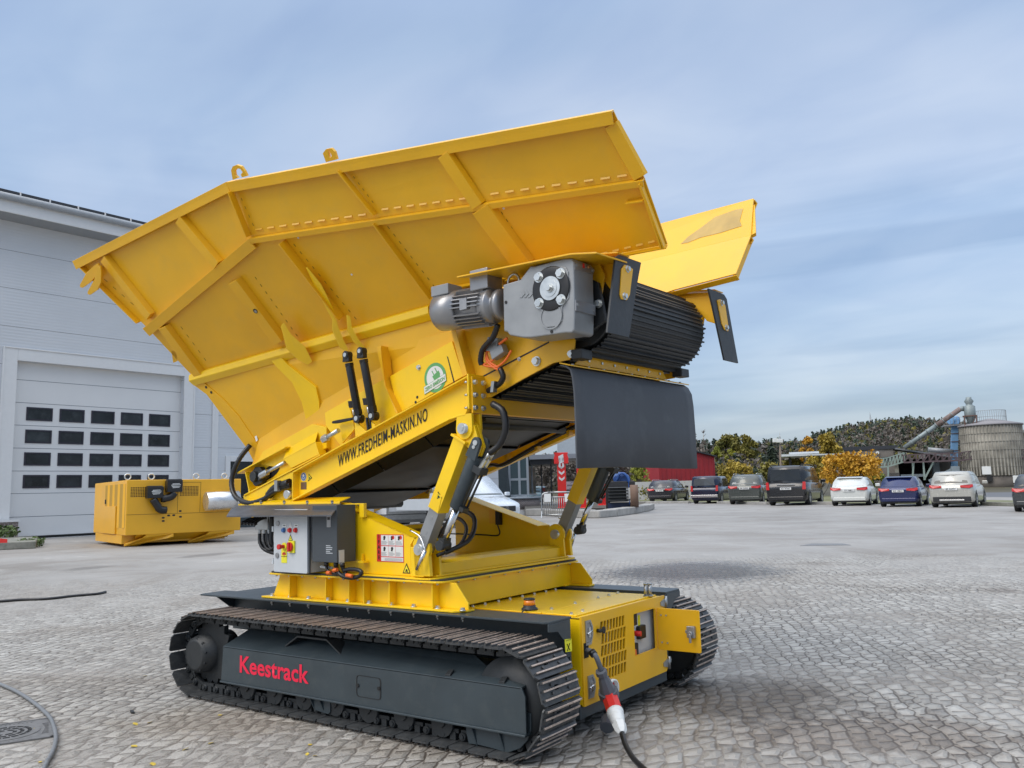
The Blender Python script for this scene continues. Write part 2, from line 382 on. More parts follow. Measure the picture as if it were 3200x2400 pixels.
# --- track frames, rollers, idler and final drive on both sides ---
def side(near):
    S = (lambda q: Vector(q)) if near else (lambda q: Vector(mirW(q)))
    sg = 1 if near else -1
    yw = 3.945
    b = MB()
    web = [W(697, 2019, 1, yw), W(1629, 2149, 1, yw), W(1641, 2181, 1, yw), W(1644, 2290, 1, yw), W(690, 2134, 1, yw)]
    web = [Vector((p.x, yw, p.z)) for p in web]
    zt = (web[0].z+web[1].z)/2; zb = (web[3].z+web[4].z)/2+.002
    web[0].z = web[1].z = zt; web[3].z = web[4].z = zb
    b.prism([S(p) for p in web], S((0, yw+.014, 0))-S((0, yw, 0)))
    sl_ = [(web[0].x, yw, zt), (web[1].x, yw, zt), (web[1].x-.01, 4.10, zt+.012), (-3.17, 4.10, zt+.062), (-3.30, 4.16, zt+.10), (web[0].x+.03, 4.16, zt+.10)]
    b.prism([S(p) for p in sl_], (0, 0, -.012))
    b.prism([S(p) for p in [(web[0].x, yw+.002, zt), (web[0].x+.01, 4.16, zt+.09), (web[0].x+.01, 4.16, zb+.05), (web[0].x, yw+.002, zb)]], (.012, 0, 0))
    b.box(*[tuple(f(a, c) for a, c in zip(S((web[4].x, yw-.012, zb-.012)), S((web[3].x, yw+.07, zb+.002)))) for f in (min, max)])
    b.box(*[tuple(f(a, c) for a, c in zip(S((-5.5, 4.03, zb+.01)), S((-3.1, 4.24, .44)))) for f in (min, max)])
    fr = b.build('track_frame', M_GRY, MACH, bevel=.004)
    # arch shaped guide, cleats and the access cover
    c = MB()
    for px, py in ((1401, 2108), (1569, 2128)):
        q = W(px, py, 1, yw+.02); c.obox(S((q.x, yw+.03, zt+.018)), (.022, 0, .004), (0, .018*1, .012), (0, 0, .008))
    c.build('lug', M_BLK, fr, bevel=.002)
    g = MB(); arch = [(-4.93, .0), (-4.80, .075), (-4.50, .075), (-4.34, -.02)]
    for (xa, za), (xb, zb2) in zip(arch, arch[1:]):
        g.prism([S((xa, 4.02, zt+.035+za)), S((xb, 4.02, zt+.035+zb2)), S((xb, 4.02, zt+.047+zb2)), S((xa, 4.02, zt+.047+za))], S((0, 4.14, 0))-S((0, 4.02, 0)))
    g.build('chain_guide', M_BLK, fr)
    # rollers + brackets
    for k in range(8):
        x = -5.33+k*.315
        if x > -3.2: continue
        rb = MB(); rb.cyl(S((x, 4.01, .125)), S((x, 4.155, .125)), .072, 20); rb.cyl(S((x, 3.995, .125)), S((x, 4.03, .125)), .084, 20)
        rb.prism([S((x-.04, 3.985, .19)), S((x+.04, 3.985, .19)), S((x+.025, 3.985, .115)), S((x, 3.985, .095)), S((x-.025, 3.985, .115))], (0, .02*sg, 0))
        rb.build('track_roller', M_BLK, MACH)
    for gx in (-4.62, -3.36):
        gb = MB()
        gb.prism([S((gx, 3.985, .175)), S((gx+.20, 3.985, .175)), S((gx+.20, 3.985, .065)), S((gx+.18, 3.985, .05)), S((gx+.05, 3.985, .06)), S((gx+.03, 3.985, .09))], (0, .012*sg, 0))
        for xx in (gx+.005, gx+.10): gb.prism([S((xx, 3.95, .175)), S((xx+.03, 3.983, .07)), S((xx, 4.0, .175))], (.01, 0, 0))
        if gx < -4: gb.build('roller_guard', M_GRY, MACH, bevel=.002)
        else: gb.bm.free()
    # idler and its guard plate
    i = MB(); i.lathe(S((XR+.005, 4.0, ZC)), (0, sg, 0), [(0, .05), (.0, .235), (.05, .235), (.05, .20), (.12, .20), (.12, .235), (.165, .235)], 40)
    i.build('idler_wheel', M_BLK, MACH)
    ig = MB(); y0 = 3.985
    pl = [W(1461, 2283, 1, 4.), W(1469, 2322, 1, 4.), W(1500, 2326, 1, 4.), W(1544, 2337, 1, 4.), W(1590, 2351, 1, 4.), W(1630, 2337, 1, 4.), W(1653, 2312, 1, 4.), W(1664, 2280, 1, 4.), W(1664, 2230, 1, 4.), W(1640, 2222, 1, 4.), W(1461, 2200, 1, 4.)]
    ig.prism([S((p.x, y0, p.z)) for p in pl], (0, .014*sg, 0))
    for xx in (-3.2, -3.0): ig.prism([S((xx, yw+.01, .17)), S((xx+.035, y0, .03)), S((xx, y0, .17))], (.01, 0, 0))
    ig.build('idler_guard', M_GRY, MACH, bevel=.003)
    # sprocket and final drive
    s = MB(); xs = -5.865; n = 17; tooth = []
    for k in range(n*2): rr = .262 if k % 2 else .215; tooth.append(S((xs+rr*math.cos(k*math.pi/n), 4.06, ZC+rr*math.sin(k*math.pi/n))))
    s.prism(tooth, (0, .04*sg, 0)); s.build('drive_sprocket', M_BLK, MACH)
    d = MB(); cx, cz = -5.95, .30
    d.lathe(S((cx+.02, 3.95, cz+.01)), (0, sg, 0), [(0, .10), (.0, .118), (.012, .122), (.012, .132), (.04, .132), (.04, .142), (.32, .150), (.32, .1)], 36)
    for k in range(10):
        a = k*math.pi/5+.2; d.cyl(S((cx+.02+.126*math.cos(a), 3.958, cz+.01+.126*math.sin(a))), S((cx+.02+.126*math.cos(a), 3.975, cz+.01+.126*math.sin(a))), .009, 8)
    d.build('final_drive', M_BLK, MACH)
    return fr, yw, zt, zb
TFN, yw, zt, zb = side(True); side(False)
# brand lettering and access cover on the near frame
q0 = W(746, 2105, 1, yw-.001); q1 = W(965, 2142, 1, yw-.001)
lo = W(750, 2105, 1, yw); hi = W(750, 2048, 1, yw)
text('lettering', 'Keestrack', M_PINK, TFN, (lo.x, yw-.001, .243), (1, 0, 0), (0, 0, 1), .118, q1.x-lo.x, bold=.022, extrude=.002)
c = MB(); cv = rrect(W(1116, 2120, 1, yw).x, W(1188, 2130, 1, yw).x, .215, .345, .022)
c.holed([(x, yw-.0025, z) for x, z in rrect(cv[0][0] if 0 else W(1115, 2120, 1, yw).x-.003, W(1190, 2130, 1, yw).x+.003, .212, .348, .024)], [[(x, yw-.0025, z) for x, z in cv]], (0, .0024, 0))
c.mat(M_ZINC)
for px, py in ((1119, 2142), (1185, 2151)): q = W(px, py, 1, yw); c.cyl((q.x, yw-.008, q.z), (q.x, yw, q.z), .012, 12)
c.mats[0:0] = []
cvo = c.build('access_cover', M_INK, TFN)
if len(cvo.data.materials) == 1: cvo.data.materials.clear(); cvo.data.materials.append(M_INK); cvo.data.materials.append(M_ZINC)
# --- chassis beams (charcoal) left and right of the yellow power unit ---
def chbeam(near):
    S = (lambda q: Vector(q)) if near else (lambda q: Vector(mirW(q))); sg = 1 if near else -1
    b = MB(); x0, x1, zt_, y0, y1 = -6.25, -2.775, .735, 4.195, 4.46
    pts = [(x0+.02, y0, 0), (x1-.03, y0, 0), (x1, y0+.02, 0), (x1, y1, 0), (x0, y1, 0), (x0, y0+.05, 0)]
    b.prism([S((p[0], p[1], zt_)) for p in pts], (0, 0, -.014))
    b.box(*[tuple(f(a, c) for a, c in zip(S((x0+.12, y1-.016, .43)), S((x1-.01, y1, zt_-.014)))) for f in (min, max)])
    b.prism([S(p) for p in [(x1-.012, y0+.01, zt_-.014), (x1-.012, y1-.016, zt_-.014), (x1-.012, y1-.016, .50), (x1-.012, 4.40, .50), (x1-.012, 4.37, .60), (x1-.012, 4.30, .665), (x1-.012, y0+.01, zt_-.06)]], (.012, 0, 0))
    b.prism([S(p) for p in [(x0+.13, y0+.06, zt_-.016), (x0+.13, y1-.016, zt_-.016), (x0+.13, y1-.016, .58)]], (.012, 0, 0))
    return b.build('chassis_beam', M_GRY, MACH, bevel=.003)
CBN = chbeam(True); chbeam(False)
b = MB(); b.box((-6.22, 4.47, .705), (-5.75, 5.79, .720)); b.box((-6.15, 4.47, .45), (-6.13, 5.79, .704)); b.build('cross_plate', M_GRY, MACH)
q = W(1775, 2017, 1, 4.30)
st = MB()
zz = [W(1764, 1998, 0, -2.772), W(1785, 1996, 0, -2.772), W(1787, 2035, 0, -2.772), W(1767, 2038, 0, -2.772)]
st.prism([(-2.772, p.y, p.z) for p in zz], (.002, 0, 0)); sto = st.build('yellow_label', M_STY, CBN)
cc_ = (zz[0]+zz[1]+zz[2]+zz[3])/4
k = MB(); k.bar((-2.769, cc_.y-.02, cc_.z-.03), (-2.769, cc_.y+.012, cc_.z+.012), .001, .008, (1, 0, 0)); k.bar((-2.769, cc_.y+.012, cc_.z-.03), (-2.769, cc_.y-.02, cc_.z+.012), .001, .008, (1, 0, 0)); k.bar((-2.769, cc_.y-.03, cc_.z+.033), (-2.769, cc_.y+.03, cc_.z+.033), .001, .006, (1, 0, 0))
k.build('hook_symbol', M_INK, CBN)
# --- power unit housing ---
HX, HY0, HY1, HZ0, HZ1 = -2.75, YC-.595, YC+.595, .185, .722
b = MB(); b.mat(M_YEL_LIT)
b.box((-3.9, HY0, HZ0), (HX-.16, HY1, HZ1-.006))
b.box((HX-.16, HY0, HZ0), (HX-.012, HY0+.012, HZ1-.006)); b.box((HX-.16, HY1-.012, HZ0), (HX-.012, HY1, HZ1-.006)); b.box((HX-.16, HY0, HZ1-.02), (HX-.012, HY1, HZ1-.006)); b.box((HX-.16, HY0, HZ0), (HX-.012, HY1, HZ0+.012))
HOU = b.build('power_unit_housing', M_YEL_SHD, MACH, bevel=.004)
b = MB(); b.box((-3.72, HY0+.04, HZ1-.005), (HX-.33, HY1-.02, HZ1+.003)); b.build('top_cover', M_YEL_LIT, HOU, bevel=.003)
b = MB(); b.box((HX-.325, HY0+.04, HZ1-.005), (HX-.06, HY1-.02, HZ1+.0035)); b.build('top_cover', M_YEL_LIT, HOU, bevel=.003)
b = MB()
for py_ in (0.06, .2, .36, .5, .66, .82, .98, 1.12):
    for xx in (-3.66, -3.10)[:2 if round(py_*100) % 3 else 1]: b.hexbolt((xx, HY0+py_, HZ1+.003), (0, 0, 1), .010, .014)
    if py_ < .3: b.hexbolt((-2.86, HY0+py_, HZ1+.003), (0, 0, 1), .010, .014)
b.build('bolt_row', M_ZINC, HOU)
# front panel with louvres and the meter opening
def FX(px, py): p = W(px, py, 0, HX); return (p.y, p.z)
out_ = [FX(1815.7, 1929.5), FX(2079, 1863), FX(2085, 1952), FX(2093, 2090), FX(2086, 2098), FX(1828, 2213)]
out_ = [(HY0, HZ1), (HY1, HZ1), (HY1, HZ0+.02), (HY1-.02, HZ0), (HY0, HZ0)]
holes = []
def lerp(a, b, t): return a+(b-a)*t
TL, TR, BL, BR = (1877, 1942), (1951, 1922), (1879, 2058), (1951, 2035)
rowsz = [(0, 1942, 1976), (1, 1978, 2016), (2, 2019, 2057), (3, 2058, 2094), (4, 2096, 2130)]
grid0 = FX(1874, 1944); gridw = FX(1951, 1924)[0]-grid0[0]
ztop = grid0[1]; zbot = FX(1898, 2128)[1]; rh = (ztop-zbot)/5
for r_ in range(5):
    for c_ in range(8):
        y_ = grid0[0]+gridw*c_/8+(.012 if r_ % 2 else 0); w_ = gridw/8*.72; z1_ = ztop-rh*r_; z0_ = z1_-rh*.86
        holes.append([(y_+.012, z1_), (y_+w_+.012, z1_), (y_+w_, z0_), (y_, z0_)])
mo = [FX(1979, 1919), FX(2046, 1901), FX(2052, 2026), FX(1986, 2049)]
my0, my1 = (mo[0][0]+mo[3][0])/2, (mo[1][0]+mo[2][0])/2; mz1, mz0 = (mo[0][1]+mo[1][1])/2, (mo[2][1]+mo[3][1])/2
holes.append([(y_, z_) for y_, z_ in rrect(my0, my1, mz0, mz1, .008, 3)])
b = MB(); b.holed([(HX-.012, y_, z_) for y_, z_ in out_], [[(HX-.012, y_, z_) for y_, z_ in h] for h in holes], (.012, 0, 0))
b.build('front_panel', M_YEL_SHD, HOU)
# inside of the openings: dark core and the grey board with the switches
b = MB(); b.mat(M_BLK); b.box((HX-.158, HY0+.03, HZ0+.03), (HX-.055, my0-.035, HZ1-.05))
for k_ in range(9): b.mat(M_ALU if k_ > 5 else M_BLK); b.cyl((HX-.05, grid0[0]-.02+k_*.028, HZ0+.03), (HX-.05, grid0[0]-.02+k_*.028, HZ1-.05), .011, 8)
b.build('radiator_core', M_BLK, HOU)
b = MB(); b.mat(M_CAB); b.box((HX-.050, my0-.03, mz0-.03), (HX-.045, my1+.06, mz1+.03)); b.mat(M_STY); b.box((HX-.045, my0+.145, mz1-.10), (HX-.044, my0+.18, mz1-.03)); b.mat(M_WHT); b.box((HX-.045, my0+.10, mz1-.11), (HX-.0435, my0+.14, mz1-.03))
brd = b.build('switch_board', M_CAB, HOU)
b = MB(); b.box((HX-.045, my0-.0, mz1-.085), (HX-.015, my0+.085, mz1+.005)); b.box((HX-.045, my0-.0, mz0-.01), (HX-.015, my0+.085, mz0+.075)); b.box((HX-.045, my0+.11, mz0+.09), (HX-.015, my0+.21, mz0+.18)); b.build('socket_box', M_INK, brd, bevel=.006)
b = MB(); b.mat(M_STY); b.cyl((HX-.045, my0+.055, mz0+.14), (HX-.035, my0+.055, mz0+.14), .024, 20); b.mat(M_RED); b.cyl((HX-.035, my0+.055, mz0+.14), (HX+.02, my0+.062, mz0+.14), .018, 20); b.build('emergency_button', M_RED, brd, bevel=.002)
b = MB()
b.prism([(HX-.015, my0+.02, mz0+.002), (HX-.015, my0+.04, mz0+.002), (HX-.015, my0+.035, mz0+.04), (HX-.015, my0+.02, mz0+.04)], (.006, 0, 0)); b.build('orange_switch', M_ORG, brd)
# the open flap and its T-handle latch
DY = my1+.018
b = MB()
fl = [W(2050, 1899, 1, DY), W(2184, 1908, 1, DY), W(2192, 2042, 1, DY), W(2057, 2030, 1, DY)]
x1_ = (fl[1].x+fl[2].x)/2; z1_ = (fl[0].z+fl[1].z)/2; z0_ = (fl[2].z+fl[3].z)/2
b.prism([(x_, DY, z_) for x_, z_ in rrect(HX+.004, x1_, z0_, z1_, .01, 3)], (0, .01, 0))
DR = b.build('access_door', M_YEL_SHD, HOU, bevel=.003)
b = MB()
for px, py in ((2066, 1922), (2082, 1923), (2070, 2007), (2087, 2009)): q = W(px, py, 1, DY); b.cyl((q.x, DY-.008, q.z), (q.x, DY, q.z), .006, 8)
b.build('screw_set', M_ZINC, DR)
q = W(2163, 1974, 1, DY); b = MB(); b.box((q.x-.03, DY-.03, q.z-.04), (q.x+.028, DY, q.z+.04)); b.box((q.x-.045, DY-.02, q.z-.012), (q.x-.03, DY-.004, q.z+.012)); b.cyl((q.x, DY-.045, q.z-.01), (q.x, DY-.03, q.z-.01), .018, 12); b.obox((q.x+.002, DY-.045, q.z-.04), (.008, 0, 0), (0, .008, 0), (0, 0, .03)); b.build('latch', M_ALD, DR, bevel=.004)
# recessed T-handles, hinges, keys
for (px, py, ph) in ((1840, 1976, .075), (1848, 2144, .068)):
    y_, z_ = FX(px, py); b = MB(); b.mat(M_STL)
    shp = [(y_-.045, z_-ph), (y_+.02, z_-ph), (y_+.045, z_-.02), (y_+.045, z_+.03), (y_+.02, z_+ph), (y_-.045, z_+ph)]
    inn = [(y_-.032, z_-ph+.014), (y_+.012, z_-ph+.014), (y_+.03, z_-.02), (y_+.03, z_+.025), (y_+.012, z_+ph-.014), (y_-.032, z_+ph-.014)]
    b.holed([(HX, *p) for p in shp], [[(HX, *p) for p in inn]], (.006, 0, 0)); b.mat(M_ALD); b.prism([(HX+.001, *p) for p in inn], (.001, 0, 0)); b.mat(M_CHR); b.cyl((HX+.008, y_-.028, z_-.008), (HX+.008, y_+.03, z_+.008), .007, 8); b.box((HX+.001, y_-.012, z_-.03), (HX+.01, y_+.012, z_+.03))
    b.build('paddle_latch', M_STL, HOU)
y_, z_ = FX(1871, 1969); b = MB(); b.cyl((HX, y_-.02, z_), (HX+.03, y_-.02, z_), .012, 10); b.cyl((HX+.022, y_+.018, z_), (HX+.03, y_+.018, z_), .022, 14); b.cyl((HX+.02, y_-.03, z_), (HX+.02, y_+.02, z_), .004, 8); b.build('key', M_INK, HOU)
for px, py in ((2072, 1884), (2082, 2073)):
    y_, z_ = FX(px, py); b = MB(); b.prism([(HX, y_-.05, z_-.012), (HX, y_-.05, z_+.012), (HX, y_+.025, z_+.032), (HX, y_+.025, z_-.032)], (.006, 0, 0)); b.cyl((HX+.006, y_+.035, z_-.045), (HX+.006, y_+.035, z_+.045), .012, 12); b.build('hinge', M_STL, HOU)
# power inlet opening, exhaust stubs, beacon
y_, z_ = FX(1832, 2032); b = MB(); b.box((HX, y_-.03, z_-.045), (HX+.003, y_+.025, z_+.045)); b.build('cable_opening', M_DKG, HOU)
for px in (2019, 2032):
    q = W(px, 1863, 2, HZ1+.003); b = MB(); b.cyl(q, q+Vector((0, 0, .085)), .014, 16); b.cyl(q, q+Vector((0, 0, .006)), .022, 16); b.cyl(q+Vector((0, 0, .085)), q+Vector((0, 0, .092)), .017, 16); b.build('filler_neck', M_STL, HOU)
q = W(1655, 1906, 2, HZ1+.003); b = MB(); b.mat(M_RUB); b.lathe(q, (0, 0, 1), [(0, .055), (.012, .055), (.02, .042), (.032, .042), (.032, .01)], 24); b.mat(M_AMB); b.lathe(q+Vector((0, 0, .032)), (0, 0, 1), [(0, .01), (0, .040), (.034, .037), (.034, .01)], 24); b.mat(M_RUB); b.lathe(q+Vector((0, 0, .066)), (0, 0, 1), [(0, .01), (0, .039), (.010, .037), (.012, .01)], 24)
b.tube([q+Vector((-.0, -.04, .006)), q+Vector((.02, -.09, .012)), q+Vector((.03, -.13, .004))], .005, 6)
b.build('warning_beacon', M_RUB, HOU)
# charcoal belly beam below, tow lugs
b = MB(); b.box((HX-1.2, HY0-.02, HZ0-.075), (HX-.02, HY1+.02, HZ0-.002)); b.box((-3.6, 4.30, .12), (-3.3, 5.95, .42)); b.box((-5.4, 4.30, .12), (-5.1, 5.95, .42))
b.build('belly_beam', M_GRY, MACH, bevel=.004)
b = MB(); yy = HY1+.05
b.prism([(HX-.10, yy, z) for z in ()] or [(HX-.06, yy-.03, .20), (HX-.06, yy+.05, .20), (HX-.06, yy+.06, .22), (HX-.06, yy+.06, .38), (HX-.06, yy+.05, .40), (HX-.06, yy-.03, .40)], (.018, 0, 0)); b.build('bolting_plate', M_GRY, MACH, bevel=.003)
b = MB(); b.hexbolt((HX-.04, yy+.01, .35), (1, 0, 0), .022, .035); b.hexbolt((HX-.04, yy+.01, .25), (1, 0, 0), .022, .035); b.build('hex_bolt', M_ZINC, MACH)
# --- yellow slewing base ---
b = MB(); ZF0, ZF1 = .737, .750; ZT0, ZT1 = .918, .931
fx0, fx1 = -5.50, -3.475; fy0 = 4.245
b.prism([(fx0, fy0, ZF0), (fx1-.07, fy0, ZF0), (fx1, fy0+.06, ZF0), (fx1, fy0+.14, ZF0), (-3.66, fy0+.14, ZF0), (-3.66, 4.46, ZF0), (fx0+.03, 4.46, ZF0)], (0, 0, ZF1-ZF0))
b.prism([mirW(p) for p in [(fx0, fy0, ZF0), (fx1-.07, fy0, ZF0), (fx1, fy0+.06, ZF0), (fx1, fy0+.14, ZF0), (-3.66, fy0+.14, ZF0), (-3.66, 4.46, ZF0), (fx0+.03, 4.46, ZF0)]], (0, 0, ZF1-ZF0))
yweb = 4.325
wp = [W(857, 1860, 1, yweb), W(877, 1800, 1, yweb), W(1424, 1822, 1, yweb), W(1464, 1884, 1, yweb)]
wp = [(wp[0].x, yweb, ZF1), (wp[0].x, yweb, ZF1+.02), (wp[1].x, yweb, ZT0), (wp[2].x, yweb, ZT0), (fx1-.005, yweb, ZF1+.04), (fx1-.005, yweb, ZF1)]
b.prism(wp, (0, .012, 0)); b.prism([mirW(p) for p in wp], (0, -.012, 0))
ribx = []
for px in (903, 1016, 1089, 1135, 1215, 1349):
    q = W(px, 1860, 1, fy0+.015); ribx.append(q.x)
    for S in (lambda p: p, mirW):
        b.prism([S((q.x, fy0+.012, ZF1)), S((q.x, fy0+.012, ZT0)), S((q.x, yweb, ZT0)), S((q.x, yweb, ZF1))], (.010, 0, 0))
b.box((-3.69, yweb+.013, ZF0+.004), (-3.675, 2*YC-yweb-.013, ZT0)); b.box((-5.40, yweb+.013, ZF0+.004), (-5.385, 2*YC-yweb-.013, ZT0))
def rplate(b, x0, x1, y0, y1, z0, z1, r=.07):
    pts = []
    for cx, cy, a in ((x1-r, y1-r, 0), (x0+r, y1-r, 90), (x0+r, y0+r, 180), (x1-r, y0+r, 270)):
        for k in range(6): t = R(a+90*k/5); pts.append((cx+r*math.cos(t), cy+r*math.sin(t), z0))
    b.prism(pts, (0, 0, z1-z0))
tx0, tx1, ty0 = -5.44, -3.635, 4.235
rplate(b, tx0, tx1, ty0, 2*YC-ty0, ZT0, ZT1)
BASE = b.build('slewing_base', M_YEL_LIT, MACH, bevel=.003)
b = MB(); rplate(b, tx0+.012, tx1-.010, ty0+.012, 2*YC-ty0-.012, ZT1, ZT1+.010); b.build('gasket', M_RUB, BASE)
b = MB()
for k_ in range(10):
    x_ = fx0+.09+k_*.213
    b.hexbolt((x_, fy0+.035, ZF1), (0, 0, 1), .016, .020); b.cyl((x_, fy0+.035, ZF0-.045), (x_, fy0+.035, ZF0-.014), .013, 8); b.cyl((x_, fy0+.035, ZF0-.058), (x_, fy0+.035, ZF0-.045), .006, 8)
for k_ in range(12): x_ = tx0+.1+k_*.15; b.cyl((x_, ty0+.03, ZT0-.012), (x_, ty0+.03, ZT0), .010, 8)
for k_ in range(9): y_ = ty0+.2+k_*.18; b.cyl((tx1-.02, y_, ZT0-.012), (tx1-.02, y_, ZT0), .010, 8)
b.build('bolt_row', M_ZINC, BASE)
# ================================================================== the machine: slewed upper works (frame UF; y<0 is the near side)
def V(*a): return Vector(a)
def m3(q): return Vector((q[0], -q[1], q[2]))
SIDES = (('near', lambda q: Vector(q)), ('far', m3))
CH_M, CH_B, CH_T = .302, 1.724, 1.952
# --- upper base frame -------------------------------------------------
b = MB(UF); b.mat(M_YEL_LIT)
ZB_ = .958
YS = -.80
tw = [U(862, 1789, 1, YS), U(1320, 1812, 1, YS)]
side_pts = [V(-1.06, YS, ZB_), V(.63, YS, ZB_), V(.635, YS, 1.09), V(.50, YS, 1.22), V(-.337, YS, 1.468), V(-.56, YS, 1.468), V(-.56, YS, 1.0), V(-1.06, YS, 1.0)]
for nm, S in SIDES:
    b.prism([S(p) for p in side_pts], S((0, .012, 0)))
    for a, c in ((side_pts[3], side_pts[4]), (side_pts[4], side_pts[5])):      # edge flanges
        d = (c-a); nn = V(-d.z, 0, d.x).normalized()*(.008 if nm else 0)
        b.prism([S(a), S(c), S(c+V(0, .16, 0)), S(a+V(0, .16, 0))], nn)
    if nm == 'near':
        b.box((-.02, YS-.03, 1.36), (.03, YS-.002, 1.462)); b.box((-.64, YS-.03, 1.452), (-.021, YS-.002, 1.462))
    b.prism([S((.50, YS-.0, 1.215)), S((.50, YS-.035, 1.18)), S((.50, YS-.035, ZB_+.02)), S((.50, YS, ZB_+.02))], (.010, 0, 0))
    lug = [V(.56, -.845, ZB_+.01)]+[V(.616+.085*math.cos(R(a_)), -.845, 1.146+.085*math.sin(R(a_))) for a_ in range(150, -31, -15)]+[V(.70, -.845, ZB_+.01)]
    b.prism([S(p) for p in lug], S((0, .03, 0))); b.prism([S(p+V(0, .10, 0)) for p in lug], S((0, .02, 0)))
    b.box(*[tuple(f(a_, c_) for a_, c_ in zip(S((.52, -.845, ZB_+.005)), S((.64, -.80, 1.16)))) for f in (min, max)])
# cross beam with a stepped front
b.prism([V(.66, -.74, ZB_), V(.66, -.74, 1.04), V(.60, -.74, 1.055), V(.44, -.74, 1.055), V(.44, -.74, ZB_)], (0, 1.48, 0))
b.prism([V(.70, -.78, ZB_), V(.70, -.78, ZB_+.012), V(.40, -.78, ZB_+.012), V(.40, -.78, ZB_)], (0, 1.56, 0))
b.box((-1.0, -.78, ZB_), (.42, .78, ZB_+.010)); 
UPF = b.build('upper_frame', M_YEL_LIT, MACH, bevel=.003)
b = MB(UF); rp = []
x0, x1, y0, y1, r_ = -1.05, .745, -.86, .86, .08
for cx, cy, a in ((x1-r_, y1-r_, 0), (x0+r_, y1-r_, 90), (x0+r_, y0+r_, 180), (x1-r_, y0+r_, 270)):
    for k in range(6): t = R(a+90*k/5); rp.append((cx+r_*math.cos(t), cy+r_*math.sin(t), .9445))
b.prism(rp, (0, 0, .012)); b.build('turntable_plate', M_YEL_LIT, MACH, bevel=.002)
# pins
b = MB(UF)
for nm, S in SIDES: b.cyl(S((.616, -.875, 1.146)), S((.616, -.70, 1.146)), .038, 20); b.cyl(S((.616, -.877, 1.146)), S((.616, -.874, 1.146)), .018, 12)
b.build('pivot_pin', M_ZINC, UPF)
# white marker lamp on the inner side of the far plate
q = U(1566, 1614, 1, .785); b = MB(UF); b.mat(M_YEL_SHD); b.box((q.x-.13, .775, q.z-.06), (q.x, .79, q.z+.06)); b.mat(M_INK); b.box((q.x-.03, .74, q.z-.07), (q.x+.02, .775, q.z+.05)); b.mat(M_WHT); b.box((q.x-.03, .74, q.z+.05), (q.x+.02, .775, q.z+.06)); b.mat(M_INK)
b.tube([(q.x-.03, .77, q.z-.07), (q.x-.03, .78, q.z-.16), (q.x-.25, .78, q.z-.16), (q.x-.9, .78, q.z-.15)], .006, 6); b.build('limit_switch', M_INK, UPF)
# rear towers carrying the channel hinge (lower plate)
b = MB(UF)
tp = [U(757, 1550, 1, -.80), U(905, 1474, 1, -.80), U(915, 1480, 1, -.80), U(912, 1520, 1, -.80), U(905, 1578, 1, -.80), U(760, 1582, 1, -.80)]
for nm, S in SIDES: b.prism([S((p.x, -.79, p.z)) for p in tp], S((0, .014, 0)))
b.build('hinge_plate', M_YEL_LIT, UPF, bevel=.002)
b = MB(UF); q = U(902, 1545, 1, -.81)
for nm, S in SIDES: b.cyl(S((q.x, -.835, q.z)), S((q.x, -.76, q.z)), .034, 20)
b.build('hinge_pin', M_ZINC, UPF)
# --- tilting channels with the web address ---------------------------------
b = MB(UF); b.mat(M_YEL_LIT); xr, xf = -.775, 1.085
zb_ = lambda x: CH_B+CH_M*x
zt_ = lambda x: CH_T+CH_M*x
zkn = 2.0                                                     # lower edge levels off near the front
web = [V(xr, 0, zb_(xr)), V(.92, 0, zb_(.92)), V(1.0, 0, zkn+.015), V(1.06, 0, zkn+.02), V(xf, 0, zkn+.06), V(xf, 0, zt_(xf)), V(xr, 0, zt_(xr))]
for nm, S in SIDES:
    b.prism([S(p+V(0, -.805, 0)) for p in web], S((0, .012, 0)))
    for a, c, th in ((web[6], web[5], -.012), (web[0], web[1], .012), (web[1], web[2], .012), (web[2], web[3], .012), (web[3], web[4], .012)):
        b.prism([S((a.x, -.86, a.z)), S((c.x, -.86, c.z)), S((c.x, -.80, c.z)), S((a.x, -.80, a.z))], (0, 0, th))
    b.prism([S((xr, -.86, zb_(xr))), S((xr, -.80, zb_(xr))), S((xr, -.80, zt_(xr))), S((xr, -.86, zt_(xr)))], (.012, 0, 0))
    b.prism([S((xf, -.86, zkn+.06)), S((xf, -.68, zkn+.06)), S((xf, -.68, zt_(xf)+.012)), S((xf, -.86, zt_(xf)+.012))], (.014, 0, 0))
    # upper lug for the lifting leg
    for yo in (-.858, -.775):
        lg = [V(.985, yo, zkn+.03), V(1.115, yo, zkn+.03)]+[V(1.047+.072*math.cos(R(a_)), yo, 1.934+.072*math.sin(R(a_))) for a_ in range(0, -181, -20)]
        b.prism([S(p) for p in lg], S((0, .022, 0)))
CHN = b.build('lifting_channel', M_YEL_LIT, MACH, bevel=.003)
# crossbeam at the front, bolted to both channels
b = MB(UF); xb = xf+.015
def CX(px, py): p = U(px, py, 0, xb+.012); return p
pts = [CX(1475, 1176), CX(1507, 1181), CX(1512, 1195), CX(1519, 1220), CX(1532, 1240), CX(1546, 1246), CX(1792, 1270)]
low = [CX(1475, 1289), CX(1508, 1292), CX(1792, 1314)]
zc1 = (pts[5].z+pts[6].z)/2; zl = (low[0].z+low[2].z)/2
L_ = [(p.y, p.z) for p in pts[:5]]+[(pts[5].y, zc1)]
poly = [(-.84, zl)]+[(-.84, L_[0][1])]+L_[1:]
full = poly+[(-y_, z_) for y_, z_ in reversed(poly)]
b.prism([V(xb, y_, z_) for y_, z_ in full], (.014, 0, 0))
b.box((xb-.10, -.78, zl), (xb, .78, zl+.014)); b.box((xb-.10, -.60, zc1-.014), (xb, .60, zc1))
CRB = b.build('crossbeam', M_YEL_SHD, MACH, bevel=.003)
b = MB(UF)
